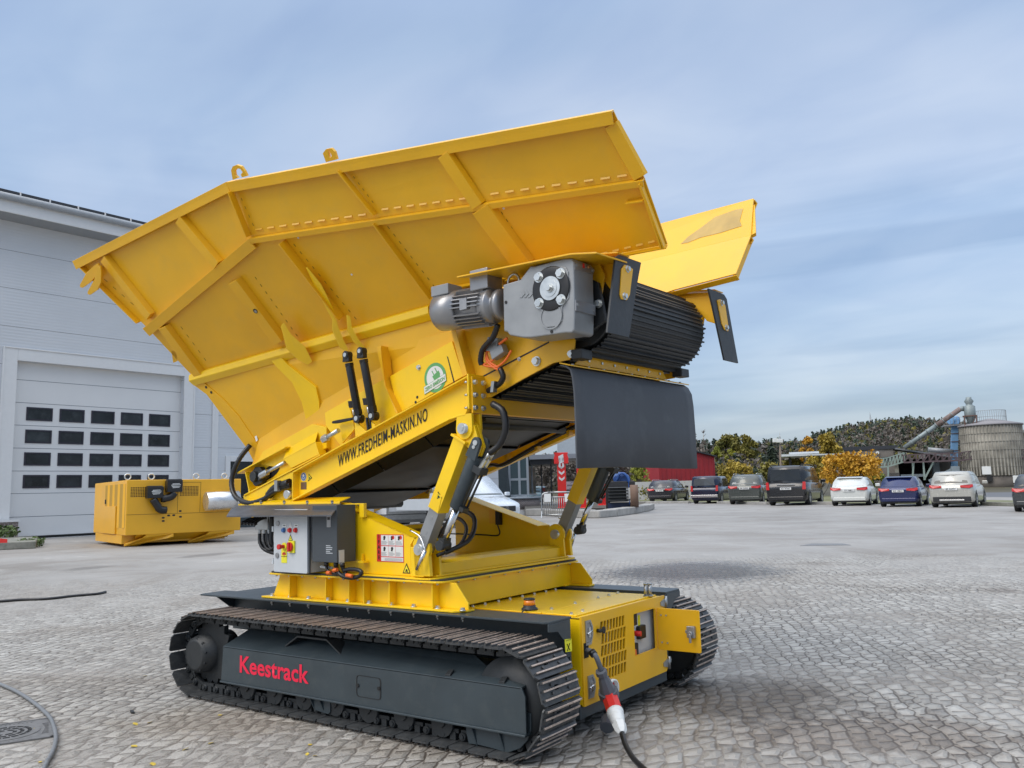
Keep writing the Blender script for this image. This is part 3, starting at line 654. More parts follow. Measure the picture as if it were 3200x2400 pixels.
for px, py in ((1482, 1194), (1508, 1197), (1483, 1234), (1508, 1237), (1483, 1274), (1508, 1276)):
    p = CX(px, py); b.hexbolt((xb+.014, p.y, p.z), (1, 0, 0), .014, .020); b.hexbolt((xb+.014, -p.y, p.z), (1, 0, 0), .014, .020); b.cyl((xf-.02, p.y-.04, p.z), (xf, p.y-.04, p.z), .008, 8)
b.build('bolt_set', M_ZINC, CRB)
# web address lettering
dirc = V(1, 0, CH_M).normalized()
def txU(name, body, m, parent, px0, py0, px1, hgt, y, ex, ez, bold=0, shear=0, width=None, py1=None):
    a = U(px0, py0, 1, y); o = UF.W(a); 
    if width is None:
        c = UF.plane(px1, py1 if py1 else py0, (0, y, 0), (0, 1, 0)); width = abs((c-a).dot(ex.normalized()))
    return text(name, body, m, parent, o, UM @ ex, UM @ ez, hgt, width, bold=bold, shear=shear, extrude=.002, space=1.12)
e0 = U(1049, 1453, 1, -.806); e1 = U(1330, 1322, 1, -.806)
txU('lettering', 'WWW.FREDHEIM-MASKIN.NO', M_INK, CHN, 1057, 1460, 1333, .088, -.807, V(1, 0, CH_M), V(0, 0, 1), bold=.012, width=(e1-e0).length, py1=1322)
def disc_label(parent, px, py, y, r, m, name, dx=0):
    p = U(px, py, 1, y); b = MB(UF); b.mat(M_WHT); b.cyl(p+V(0, -.0015, 0), p, r*1.12, 24); b.mat(m); b.cyl(p+V(0, -.0025, 0), p+V(0, -.0015, 0), r, 24)
    b.mat(M_WHT); b.cyl(p+V(0, -.0035, r*.3), p+V(0, -.0025, r*.3), r*.42, 16); b.prism([p+V(-r*.55, -.0035, -r*.1), p+V(-r*.3, -.0035, -r*.6), p+V(r*.3, -.0035, -r*.6), p+V(r*.55, -.0035, -r*.1)], (0, .001, 0)); b.mat(m); b.prism([p+V(-r*.28, -.0042, r*.02), p+V(-r*.2, -.0042, -r*.5), p+V(r*.2, -.0042, -r*.5), p+V(r*.28, -.0042, r*.02)], (0, .0006, 0))
    return b.build(name, m, parent)
def tri_label(fr, parent, p, ex, ez, nn, s, name='warning_label', bolt=False):
    ex, ez, nn, p = map(Vector, (ex, ez, nn, p)); b = MB(fr); b.mat(M_INK); b.prism([p-ex*s, p+ex*s, p+ez*s*1.75], nn*.0012); b.mat(M_STY)
    b.prism([p-ex*s*.70+ez*s*.17+nn*.0012, p+ex*s*.70+ez*s*.17+nn*.0012, p+ez*s*1.38+nn*.0012], nn*.0008); b.mat(M_INK); c = p+ez*s*.5+nn*.002
    if bolt: b.prism([c+ex*s*.12+ez*s*.55, c-ex*s*.16-ez*s*.02, c+ex*s*.03-ez*s*.02, c-ex*s*.05-ez*s*.3, c+ex*s*.2+ez*s*.12, c+ez*s*.1], nn*.0006)
    else: b.prism([c-ex*s*.25-ez*s*.1, c+ex*s*.3-ez*s*.15, c+ex*s*.22+ez*s*.2, c-ex*s*.1+ez*s*.3], nn*.0006); b.prism([c-ex*s*.42-ez*s*.22, c+ex*s*.42-ez*s*.3, c+ex*s*.42-ez*s*.2, c-ex*s*.42-ez*s*.12], nn*.0006)
    return b.build(name, M_INK, parent)
disc_label(CHN, 949, 1490, -.806, .030, M_BLU, 'helmet_label')
ex_, ez_ = V(1, 0, .12), V(0, 0, 1)
tri_label(UF, CHN, U(969, 1499, 1, -.806), V(1, 0, .5).normalized(), V(-.35, 0, 1).normalized(), (0, -1, 0), .028)
b = MB(UF); p = U(949, 1518, 1, -.806); b.box((p.x-.035, -.8075, p.z-.028), (p.x+.035, -.806, p.z+.028)); b.build('type_plate', mat('bronze_plate', (.20, .13, .09), .35, metal=.5), CHN)
# --- lifting legs and big cylinders ----------------------------------------
P1, P2 = V(1.047, -.815, 1.934), V(.616, -.815, 1.146)
dl = (P1-P2).normalized(); nl = V(dl.z, 0, -dl.x)               # towards +x / down
for nm, S in SIDES:
    lb = MB(UF); lb.mat(M_YEL_LIT)
    A_, B_ = P1-dl*.085, P2+dl*.30
    w2, h2 = .052, .050
    hd = [A_-nl*.055, A_+nl*.075, A_-dl*.03+nl*.09, P1+nl*.05+dl*.02, P1-dl*.0-nl*.05]
    def tube4(b_, a, c, w, h): b_.prism([S(a-nl*w+V(0, -h, 0)), S(a+nl*w+V(0, -h, 0)), S(a+nl*w+V(0, h, 0)), S(a-nl*w+V(0, h, 0))], (c-a))
    tube4(lb, B_, A_, w2, h2)
    lb.prism([S(A_-nl*.075+V(0, -.06, 0)), S(A_+nl*.065+V(0, -.06, 0)), S(A_+nl*.065+V(0, .06, 0)), S(A_-nl*.075+V(0, .06, 0))], dl*.016)
    for yo in (-.028, .006): 
        hp = [P1+V(0, yo, 0)-nl*.05-dl*.08, P1+V(0, yo, 0)+nl*.17-dl*.12, P1+V(0, yo, 0)+nl*.17-dl*.05, P1+V(0, yo, 0)+nl*.06+dl*.05, P1+V(0, yo, 0)+dl*.06, P1+V(0, yo, 0)-nl*.05+dl*.02]
        lb.prism([S(p) for p in hp], S((0, .022, 0)))
    lb.prism([S(B_-nl*w2+V(0, -h2-.004, 0)), S(B_+nl*w2+V(0, -h2-.004, 0)), S(B_+nl*(w2-.02)+dl*.12+V(0, -h2-.004, 0)), S(B_-nl*(w2-.03)+dl*.12+V(0, -h2-.004, 0))], S((0, .004, 0)))
    leg = lb.build('lifting_leg', M_YEL_LIT, MACH, bevel=.003)
    g = MB(UF); tube4(g, P2-dl*.03, B_+dl*.1, .046, .040)
    g.mat(M_INK)
    for t_ in (.13, .24): g.cyl(S(P2+dl*t_+V(0, -.0415, 0)), S(P2+dl*t_+V(0, -.0395, 0)), .014, 14)
    g.mats.insert(0, M_ALU) if M_ALU not in g.mats else None
    gi = g.build('inner_leg', M_ALU, leg, bevel=.002)
    if nm == 'near': tri_label(UF, leg, U(1372, 1560, 1, -.867), V(.95, 0, .25).normalized(), V(-.15, 0, 1).normalized(), (0, -1, 0), .030)
    pin = MB(UF); pin.cyl(S((P1.x, -.885, P1.z)), S((P1.x, -.74, P1.z)), .036, 20); pin.cyl(S((P1.x, -.888, P1.z)), S((P1.x, -.884, P1.z)), .018, 12); pin.build('pivot_pin', M_ZINC, leg)
    lp = MB(UF); lp.cyl(S(P2+nl*.02+V(0, -.085, -.12)), S(P2+nl*.095+V(0, -.07, .045)), .014, 12); lp.tube([S(P2+nl*.095+V(0, -.07, .045)), S(P2+nl*.03+V(0, -.06, .10)), S(P2-nl*.08+V(0, -.055, .09))], .006, 8); lp.build('locking_pin', M_CHR, leg)
    cb = MB(UF); C1, C2 = V(1.150, -.815, 1.835), V(.80, -.815, 1.185); dc = (C1-C2).normalized(); nc = V(dc.z, 0, -dc.x)
    cb.mat(M_GRY); cb.cyl(S(C1-dc*.09), S(C1-dc*.47), .050, 28)
    cb.prism([S(C1+V(0, -.05, 0)+nc*.038*math.cos(a_)+dc*.038*math.sin(a_)) for a_ in [math.pi*k/8 for k in range(9)]]+[S(C1+V(0, -.05, 0)-nc*.045-dc*.11), S(C1+V(0, -.05, 0)+nc*.045-dc*.11)], S((0, .022, 0)))
    cb.prism([S(C1+V(0, .03, 0)+nc*.038*math.cos(a_)+dc*.038*math.sin(a_)) for a_ in [math.pi*k/8 for k in range(9)]]+[S(C1+V(0, .03, 0)-nc*.045-dc*.11), S(C1+V(0, .03, 0)+nc*.045-dc*.11)], S((0, .022, 0)))
    cb.mat(M_BLK); o_ = S(C1-dc*.16+nc*.075); cb.obox(o_, nc*.035, V(0, .04, 0), dc*.022)
    cyl_ = cb.build('hydraulic_cylinder', M_GRY, MACH, bevel=.002)
    r_ = MB(UF); r_.cyl(S(C1-dc*.47), S(C2), .024, 20); r_.build('piston_rod', M_CHR, cyl_)
    e = MB(UF); e.cyl(S(C2+V(0, -.045, -.01)), S(C2+V(0, .045, -.01)), .034, 18); e.prism([S(C2+V(-.022, -.035, -.02)), S(C2+V(.03, -.035, -.02)), S(C2+V(.04, -.035, .035)), S(C2+V(-.010, -.035, .04))], S((0, .07, 0))); e.build('rod_eye', M_BLK, cyl_)
    e = MB(UF); e.cyl(S(C1+V(0, -.057, 0)), S(C1+V(0, -.045, 0)), .018, 14); e.cyl(S(C1-dc*.03+V(0, -.057, 0)), S(C1-dc*.03+V(0, -.045, 0)), .012, 12); e.build('eye_bolt', M_ZINC, cyl_)
    pp = MB(UF); pp.cyl(S(C1-dc*.17+nc*.09+V(0, -.02, 0)), S(C1-dc*.42+nc*.065+V(0, -.02, 0)), .008, 8); pp.cyl(S(C1-dc*.17+nc*.09+V(0, .02, 0)), S(C1-dc*.46+nc*.065+V(0, .02, 0)), .008, 8); pp.obox(S(C1-dc*.45+nc*.062), nc*.018, V(0, .03, 0), dc*.014); pp.build('hydraulic_pipe', M_BLK, cyl_)
    ft = MB(UF)
    for yy in (-.02, .02): ft.cyl(S(C1-dc*.14+nc*.085+V(0, yy, 0)), S(C1-dc*.07+nc*.10+V(0, yy, 0)), .014, 6, smooth=False); ft.cyl(S(C1-dc*.07+nc*.10+V(0, yy, 0)), S(C1-dc*.02+nc*.112+V(0, yy, 0)), .011, 8)
    ft.build('hose_fitting', M_ZINC, cyl_)
    hs = MB(UF); hs.tube([S(C1-dc*.02+nc*.112+V(0, -.02, 0)), S(C1+dc*.06+nc*.15), S(C1+dc*.17+nc*.15), S(C1+dc*.26+nc*.08), S(C1+dc*.27-nc*.02)], .022, 10, ribs=1); hs.tube([S(C1-dc*.02+nc*.112+V(0, .02, 0)), S(C1+dc*.04+nc*.14+V(0, .02, 0)), S(C1+dc*.1+nc*.15+V(0, .02, 0))], .014, 8); hs.build('hose', M_HOSE, cyl_)
b = MB(UF); b.tube([(.78, -.78, 1.12), (.86, -.62, 1.20), (.80, -.5, 1.34), (.6, -.45, 1.38), (.4, -.45, 1.2)], .016, 8, ribs=1); b.tube([(.70, -.78, 1.10), (.80, -.66, 1.16), (.78, -.56, 1.28), (.6, -.5, 1.33), (.4, -.5, 1.1)], .013, 8); b.build('hose', M_HOSE, UPF)
# --- conveyor ----------------------------------------------------------------
DC, DR_ = V(1.83, 0, 2.635), .262
TCt, TR_ = V(-1.36, 0, 1.585), .165
# belt as a ridged loop
prof = []
ang0 = math.atan2(TCt.z-DC.z, TCt.x-DC.x)
d_ = (DC-TCt); Ld = math.hypot(d_.x, d_.z); ux, uz = d_.x/Ld, d_.z/Ld; th = math.acos((DR_-TR_)/Ld)
base = math.atan2(uz, ux)
aT, aB = base+th, base-th          # tangent directions measured at the centres
path = []
n1 = 26
for k in range(n1+1): a = aT+(aB-aT)*k/n1; path.append((DC.x+DR_*math.cos(a), DC.z+DR_*math.sin(a), math.cos(a), math.sin(a)))
nB = 70
for k in range(1, nB): 
    t = k/nB; a = aB; path.append((DC.x+(TCt.x-DC.x)*t+(DR_+(TR_-DR_)*t)*math.cos(a), DC.z+(TCt.z-DC.z)*t+(DR_+(TR_-DR_)*t)*math.sin(a), math.cos(a), math.sin(a)))
for k in range(0, 13): a = aB-(2*math.pi-2*th)*k/12*1.0; path.append((TCt.x+TR_*math.cos(a), TCt.z+TR_*math.sin(a), math.cos(a), math.sin(a)))
for k in range(1, nB): 
    t = 1-k/nB; a = aT; path.append((DC.x+(TCt.x-DC.x)*t+(DR_+(TR_-DR_)*t)*math.cos(a), DC.z+(TCt.z-DC.z)*t+(DR_+(TR_-DR_)*t)*math.sin(a), math.cos(a), math.sin(a)))
b = MB(UF); BW = .60; pr2 = []
for i in range(len(path)):
    x, z, nx, nz = path[i]; x2, z2, nx2, nz2 = path[(i+1) % len(path)]
    pr2.append((x, z)); 
    h = .010 if i % 3 else .020
    for t, hh in ((.45, 0), (.55, h), (.85, h), (.95, 0)):
        xx, zz = x+(x2-x)*t, z+(z2-z)*t; pr2.append((xx+nx*hh, zz+nz*hh))
A = [b.v((x, -BW, z)) for x, z in pr2]; Bv = [b.v((x, BW, z)) for x, z in pr2]
for i in range(len(A)): b.face([A[i], A[(i+1) % len(A)], Bv[(i+1) % len(A)], Bv[i]])
I1 = [b.v((x-nx*.02, -BW, z-nz*.02)) for x, z, nx, nz in path]; I2 = [b.v((x-nx*.02, BW, z-nz*.02)) for x, z, nx, nz in path]
for i in range(len(I1)): b.face([I2[i], I2[(i+1) % len(I1)], I1[(i+1) % len(I1)], I1[i]])
b.build('conveyor_belt', M_RUB, MACH, recalc=False)
b = MB(UF); b.cyl((DC.x, -.62, DC.z), (DC.x, .62, DC.z), DR_-.022, 40); b.cyl((TCt.x, -.62, TCt.z), (TCt.x, .62, TCt.z), TR_-.022, 30); b.build('belt_pulley', M_BLK, MACH)
# conveyor side plates
def L2(pxs, y): return [U(px, py, 1, y) for px, py in pxs]
YP = -.70
lo_e = lambda x: 1.862+CH_M*x
SP = [V(-1.55, YP, 1.34), V(.95, YP, 2.13)]+L2([(1535, 1240), (1640, 1181), (1728, 1134), (1778, 1124), (1794, 1103), (1797, 1050), (1780, 1010), (1830, 985), (1880, 920), (1890, 860), (1872, 822), (1830, 818), (1640, 870), (1500, 1010)], YP)+[V(.4, YP, 2.62), V(-1.45, YP, 2.02), V(-1.55, YP, 1.80)]
b = MB(UF)
for nm, S in SIDES: b.prism([S(p) for p in SP], S((0, .012, 0)))
CVF = b.build('conveyor_frame', M_YEL_SHD, MACH, bevel=.002)
# black seam line and studs on the near plate
b = MB(UF); s0, s1 = U(1508, 1177, 1, YP-.001), U(1716, 1069, 1, YP-.001); b.bar(s0, s1, .002, .010, (0, 0, 1)); b.build('seam_strip', M_INK, CVF)
b = MB(UF); p = U(1678, 1129, 1, YP); b.hexbolt(p, (0, -1, 0), .024, .03); p = U(1785, 1106, 1, YP); b.hexbolt(p, (0, -1, 0), .018, .022); p = U(1623, 1122, 1, YP); b.hexbolt(p, (0, -1, 0), .010, .012); b.build('hex_bolt', M_ZINC, CVF)
b = MB(UF)
for nm, S in SIDES:
    p = U(1798, 1108, 1, YP); b.box(*[tuple(f(a_, c_) for a_, c_ in zip(S((p.x-.02, YP-.02, p.z-.03)), S((p.x+.06, YP+.10, p.z+.03)))) for f in (min, max)])
b.build('rubber_block', M_RUB, CVF, bevel=.005)
b = MB(UF); b.cyl((DC.x, -.70, DC.z), (DC.x, -.62, DC.z), .20, 32); b.prism([V(DC.x+.17, -.735, DC.z-.16), V(DC.x+.26, -.735, DC.z-.12), V(DC.x+.22, -.735, DC.z+.12), V(DC.x+.02, -.735, DC.z+.24), V(DC.x-.2, -.735, DC.z)], (0, .03, 0)); b.build('bearing_plate', M_BLK, CVF, bevel=.003)
b = MB(UF); p = U(1871, 949, 1, -.74); b.hexbolt(p, (0, -1, 0), .020, .025); b.build('hex_bolt', M_ZINC, CVF)
# roller guards with the black rubber scrapers
def flap(S):
    b = MB(UF); x = 2.195
    pts = [(-.755, 2.885), (-.735, 2.90), (-.72, 2.905), (-.485, 2.885), (-.49, 2.80), (-.675, 2.395), (-.905, 2.40)]
    pts = [U(1926-8, 738+70, 0, x)]
    pp = [(1918, 806), (1929, 797), (1998, 822), (1987, 880), (1960, 1056), (1892, 1040)]
    loop = [U(px, py, 0, x) for px, py in pp]
    loop = [S((x, p.y, p.z)) for p in loop]
    b.prism(loop, (.014, 0, 0)); o = b.build('rubber_scraper', M_RUB, CVF, bevel=.002)
    b = MB(UF); cc = [U(px, py, 0, x+.016) for px, py in ((1941, 841), (1950, 828), (1963, 831), (1976, 842), (1966, 922), (1957, 938), (1940, 935), (1936, 922))]
    b.prism([S((x+.015, p.y, p.z)) for p in cc], (.006, 0, 0)); b.build('clamp_plate', M_YEL_SHD, o)
    b = MB(UF)
    for px, py in ((1960, 841), (1950.5, 926)): p = U(px, py, 0, x+.02); b.hexbolt(S((x+.02, p.y, p.z)), (1, 0, 0), .016, .018)
    b.build('bolt_set', M_ZINC, o)
    b = MB(UF)                                              # cover plate behind the scraper
    b.prism([S((1.86, -.66, 2.945)), S((2.19, -.66, 2.90)), S((2.19, -.66, 2.66)), S((2.10, -.66, 2.70)), S((2.0, -.66, 2.85)), S((1.86, -.66, 2.91))], S((0, .010, 0)))
    b.prism([S((1.86, -.74, 2.952)), S((2.20, -.74, 2.905)), S((2.20, -.60, 2.905)), S((1.86, -.60, 2.952))], (0, 0, .008)); b.build('roller_guard', M_YEL_SHD, CVF, bevel=.002)
flap(SIDES[0][1]); flap(m3)
# yellow strip and the hanging rubber curtain
b = MB(UF)
b.prism([V(1.80, -.56, 2.355), V(1.80, .475, 2.36), V(1.80, .55, 2.29), V(1.80, -.66, 2.29)], (.006, 0, 0))
b.prism([V(1.78, -.79, 2.285), V(1.78, .79, 2.285), V(1.86, .79, 2.262), V(1.86, -.79, 2.262)], (0, 0, .008)); b.build('clamping_strip', M_YEL_SHD, CVF, bevel=.002)
b = MB(UF)
for k in range(7): b.cyl((1.806, -.5+k*.155, 2.325), (1.814, -.5+k*.155, 2.325), .009, 8)
for k in range(9): b.cyl((1.83, -.72+k*.178, 2.276), (1.83, -.72+k*.178, 2.284), .010, 8)
b.build('bolt_row', M_ZINC, CVF)
b = MB(UF); cp = [(1.79, 2.276), (1.83, 2.266), (1.865, 2.24), (1.885, 2.19), (1.893, 2.10), (1.895, 1.9), (1.892, 1.645)]
ny = 14; top = []
for (x, z) in cp:
    row = []
    for k in range(ny+1):
        t = k/ny; y = -.80+1.575*t; wav = .006*math.sin(t*9+z*3)
        if z > 2.2: y = y*(.985)
        row.append((x+wav*(2.3-z), y, z+(.006*math.sin(t*5) if z < 1.7 else 0)))
    top.append(row)
F_ = [[b.v(p) for p in r] for r in top]; Bk = [[b.v((p[0]-.010, p[1], p[2]-.004)) for p in r] for r in top]
for i in range(len(F_)-1):
    for k in range(ny): b.face([F_[i][k], F_[i][k+1], F_[i+1][k+1], F_[i+1][k]], True); b.face([Bk[i+1][k], Bk[i+1][k+1], Bk[i][k+1], Bk[i][k]], True)
    b.face([F_[i][0], F_[i+1][0], Bk[i+1][0], Bk[i][0]]); b.face([F_[i][ny], Bk[i][ny], Bk[i+1][ny], F_[i+1][ny]])
for k in range(ny): b.face([F_[-1][k], F_[-1][k+1], Bk[-1][k+1], Bk[-1][k]])
b.build('rubber_curtain', mat('matt_grey_rubber', (.060, .067, .078), .6, var=.18, vscale=1.8, bump=.08, bscale=25, dirt=.45, dcol=(.12, .13, .14)), CVF)
# black rollers, pan and cross tubes underneath
b = MB(UF)
for x in (.80, -1.1): z = 1.76+CH_M*x; b.cyl((x, -.62, z), (x, .62, z), .04, 14)
b.build('return_roller', M_BLK, CVF)
b = MB(UF); pz_ = lambda x: U(1213, 1588, 1, .5).z+CH_M*(x-U(1213, 1588, 1, .5).x)
pp_ = [V(x, 0, pz_(x)) for x in (U(1213, 1588, 1, .5).x, .4, .95)]
pq_ = [U(px, py, 1, -.5) for px, py in ((1062, 1560), (1180, 1590), (1290, 1574), (1450, 1478), (1560, 1420))]
x0p, x1p = pp_[0].x, pp_[2].x
for k in range(4):
    xa, xb_ = x0p+(x1p-x0p)*k/4, x0p+(x1p-x0p)*(k+1)/4-.012; dz = .018*(k % 2)
    b.prism([V(xa, -.50, pz_(xa)+dz), V(xb_, -.50, pz_(xb_)+dz), V(xb_, .50, pz_(xb_)+dz), V(xa, .50, pz_(xa)+dz)], (0, 0, .006))
    b.prism([V(xa, .50, pz_(xa)), V(xb_, .50, pz_(xb_)), V(xb_, .62, lo_e(xb_)-.03), V(xa, .62, lo_e(xa)-.03)], (0, .006, 0)); b.prism([V(xa, -.50, pz_(xa)), V(xb_, -.50, pz_(xb_)), V(xb_, -.62, lo_e(xb_)-.03), V(xa, -.62, lo_e(xa)-.03)], (0, .006, 0))
b.prism([V(x0p, -.50, pz_(x0p)), V(x0p, .50, pz_(x0p)), V(x0p-.25, .50, pz_(x0p)+.02), V(x0p-.25, -.50, pz_(x0p)+.02)], (0, 0, .006)); b.prism([V(x0p-.25, -.50, pz_(x0p)+.02), V(x0p-.25, .50, pz_(x0p)+.02), V(x0p-.55, .60, pz_(x0p)+.10), V(x0p-.55, -.60, pz_(x0p)+.10)], (0, 0, .006))

b.build('dirt_pan', mat('dark_gloss_steel', (.012, .013, .014), .42, var=.3, vscale=3, dirt=.3, dcol=(.04, .04, .04), spec=.3), CVF)
b = MB(UF); b.box((.99, -.7, 2.03), (1.06, .55, 2.09)); b.build('cross_tube', M_BLK, CVF)
b = MB(UF)
for dy in (.0, .03): b.tube([UFp for UFp in [V(-.7, .74-dy, 1.56), V(-.1, .74-dy, 1.735), V(.1, .72-dy, 1.74), V(.5, .74-dy, 1.90), V(1.05, .74-dy, 2.08), V(1.6, .74-dy, 2.22)]], .015, 8)
b.build('cable_run', M_HOSE, CVF)
b = MB(UF)
for x in (.12, .45, .78, 1.02): z = 1.768+CH_M*x; b.box((x, .70, z-.05), (x+.03, .76, z+.06))
b.build('cable_clip', M_YEL_SHD, CVF)
# near side skirt boxes, struts, tensioners
def pl(name, pxs, y, d, m=M_YEL_SHD, parent=None, bev=.002, sides=False):
    b = MB(UF); P = [U(px, py, 1, y) for px, py in pxs]
    for nm, S in (SIDES if sides else SIDES[:1]): b.prism([S(p) for p in P], S((0, d, 0)))
    return b.build(name, m, parent or CVF, bevel=bev)
pl('skirt_panel', [(1015, 1290), (1217, 1174), (1245, 1290), (1235, 1330), (1075, 1408), (1018, 1330)], -.735, .03, M_YEL_LIT)
SK = pl('skirt_panel', [(1218, 1176), (1412, 1066), (1447, 1176), (1245, 1292)], -.745, .04, M_YEL_LIT)
pl('skirt_panel', [(822, 1410), (975, 1325), (1020, 1335), (1020, 1400), (865, 1460), (800, 1450)], -.74, .04, M_YEL_LIT)
pl('frame_post', [(1408, 1030), (1422, 1026), (1460, 1170), (1446, 1178)], -.79, .09, M_YEL_SHD)
pl('frame_post', [(1175, 1085), (1190, 1080), (1200, 1200), (1243, 1290), (1236, 1290), (1205, 1210)], -.80, .09, M_YEL_SHD)
pl('inspection_slot', [(1396, 1112), (1400, 1116), (1421, 1195), (1417, 1195)], -.7465, .001, M_INK, bev=0)
# decal: green ring, white band, plug symbol
p = U(1360, 1180, 1, -.746)
b = MB(UF); b.mat(M_GRN); b.cyl(p+V(0, -.001, 0), p, .105, 32); b.mat(M_WHT); b.cyl(p+V(0, -.002, 0), p+V(0, -.001, 0), .082, 32)
b.mat(M_GRN); ex_ = V(1, 0, .62).normalized(); ez_ = V(-.62, 0, 1).normalized(); c_ = p+V(.01, -.0028, .02)
b.prism([c_-ex_*.035-ez_*.02, c_+ex_*.035-ez_*.02, c_+ex_*.035+ez_*.01, c_-ex_*.035+ez_*.01], (0, .0008, 0)); b.prism([c_-ex_*.02-ez_*.04, c_+ex_*.02-ez_*.04, c_+ex_*.032-ez_*.02, c_-ex_*.032-ez_*.02], (0, .0008, 0))
for s_ in (-1, 1): b.prism([c_+ex_*(.017*s_-.004)+ez_*.01, c_+ex_*(.017*s_+.004)+ez_*.01, c_+ex_*(.017*s_+.004)+ez_*.045, c_+ex_*(.017*s_-.004)+ez_*.045], (0, .0008, 0))
b.tube([c_-ez_*.04, c_-ez_*.055-ex_*.01, c_-ez_*.06-ex_*.03], .004, 6)
e1_ = V(1, 0, .36).normalized(); e2_ = V(-.1, 0, 1).normalized(); q_ = p+V(0, -.004, -.045)
b.mat(M_GRN); b.prism([q_-e1_*.113-e2_*.028, q_+e1_*.113-e2_*.028, q_+e1_*.113+e2_*.028, q_-e1_*.113+e2_*.028], (0, .0015, 0)); b.mat(M_WHT); b.prism([q_-e1_*.110-e2_*.025+V(0, -.001, 0), q_+e1_*.110-e2_*.025+V(0, -.001, 0), q_+e1_*.110+e2_*.025+V(0, -.001, 0), q_-e1_*.110+e2_*.025+V(0, -.001, 0)], (0, .001, 0))
dec = b.build('round_decal', M_GRN, CVF)
text('lettering', 'ZERO EMISSION', M_GRN, CVF, UF.W(q_-e1_*.100-e2_*.013+V(0, -.0012, 0)), UM @ e1_, UM @ e2_, .026, .20, bold=.02)
b = MB(UF)
for px, py in ((1304, 1241), (1299, 1257)): q = U(px, py, 1, -.746); b.cyl(q, q+V(0, -.002, 0), .010, 12)
q = U(1174, 1269, 1, -.736); b.cyl(q, q+V(0, -.002, 0), .009, 12)
b.build('bolt_hole', M_INK, CVF)
b = MB(UF); q = U(1309, 1148, 1, -.746); b.hexbolt(q, (0, -1, 0), .014, .016); b.build('hex_bolt', M_ZINC, CVF)
# tail end: C-shaped frame with slot and bearing
b = MB(UF); b.mat(M_YEL_LIT)
tl = [U(745, 1480, 1, -.72), U(985, 1348, 1, -.72), U(995, 1425, 1, -.72), U(778, 1535, 1, -.72)]
yb = -.72
dz_t = 0
for a, c in ((U(740, 1481, 1, -.80), U(890, 1400, 1, -.80)), (U(762, 1550, 1, -.80), U(1000, 1424, 1, -.80))):
    for nm, S in SIDES: b.prism([S(a), S(c), S(c+V(0, .09, 0)), S(a+V(0, .09, 0))], (0, 0, .012))
for nm, S in SIDES:
    b.prism([S((p.x, yb, p.z)) for p in (U(765, 1475, 1, yb), U(900, 1398, 1, yb), U(1000, 1340, 1, yb), U(1005, 1425, 1, yb), U(778, 1540, 1, yb))], S((0, .012, 0)))
    q = U(765, 1475, 1, -.79); q2 = U(778, 1538, 1, -.79); b.prism([S(q), S(q2), S(q2+V(0, .07, 0)), S(q+V(0, .07, 0))], (.010, 0, 0))
TAIL = b.build('tail_frame', M_YEL_LIT, MACH, bevel=.002)
b = MB(UF); b.mat(M_YEL_LIT)
bx = [U(890, 1400, 1, -.80), U(982, 1352, 1, -.80), U(997, 1352+72, 1, -.80), U(912, 1462, 1, -.80), U(885, 1433, 1, -.80)]
bx = [U(885, 1434, 1, -.80), U(985, 1380, 1, -.80), U(997, 1420, 1, -.80), U(910, 1463, 1, -.80)]
b.prism(bx, (0, .08, 0)); tp_ = [U(890, 1402, 1, -.76), U(984, 1350, 1, -.76)]
b.prism([bx[0], bx[1], V(tp_[1].x, -.72, tp_[1].z+.03), V(tp_[0].x, -.72, tp_[0].z+.03)], (0, 0, -.012)); b.build('spindle_cover', M_YEL_LIT, TAIL, bevel=.003)
b = MB(UF); sc = U(845, 1475, 1, -.722); sl2 = [sc+V(.13*math.cos(a)*(1 if math.cos(a) > 0 else 1.0), 0, .30*.13*math.cos(a)+.055*math.sin(a)) for a in [2*math.pi*k/20 for k in range(20)]]
b.prism([V(p.x, -.7225, p.z) for p in sl2], (0, .001, 0)); b.build('slot_opening', M_DKG, TAIL)
b = MB(UF); c_ = U(806, 1490, 1, -.76)
c_ = U(803, 1489, 1, -.77)
oct_ = [c_+V(.085*math.cos(R(a))*1.0, 0, .085*math.sin(R(a))) for a in (70, 110, 150, 190, 230, 255, 320, 350, 30)]
b.prism([V(p.x, -.77, p.z) for p in oct_], (0, .05, 0)); b.cyl((c_.x-.02, -.80, c_.z), (c_.x-.02, -.77, c_.z), .045, 20); b.prism([V(c_.x+.04, -.79, c_.z-.04), V(c_.x+.13, -.79, c_.z-.01), V(c_.x+.13, -.79, c_.z+.05), V(c_.x+.04, -.79, c_.z+.04)], (0, .06, 0)); b.build('tail_bearing', M_BLK, TAIL, bevel=.004)
b = MB(UF); r0_, r1_ = U(824, 1482, 1, -.80), U(890, 1445, 1, -.80); b.cyl(r0_, r1_, .015, 14); b.cyl(r0_, r0_+(r1_-r0_)*.18, .026, 6, smooth=False); b.cyl(r0_-(r1_-r0_)*.15, r0_, .026, 6, smooth=False)
b.build('tension_spindle', M_ZINC, TAIL)
b = MB(UF); r0_, r1_ = U(1010, 1374, 1, -.86), U(1058, 1345, 1, -.86); b.cyl(r0_, r1_, .018, 14); b.cyl(r0_, r0_+(r1_-r0_)*.3, .030, 6, smooth=False); b.build('tension_spindle', M_ZINC, TAIL)
b = MB(UF); b.box((-1.6, -.70, 1.42), (-1.56, .70, 1.78)); b.prism([V(-1.58, -.60, 1.80), V(-1.45, -.60, 1.93), V(-1.35, -.60, 1.95), V(-1.35, -.60, 1.93), V(-1.44, -.60, 1.915), V(-1.57, -.60, 1.79)], (0, 1.2, 0)); b.build('tail_plate', M_YEL_LIT, TAIL)
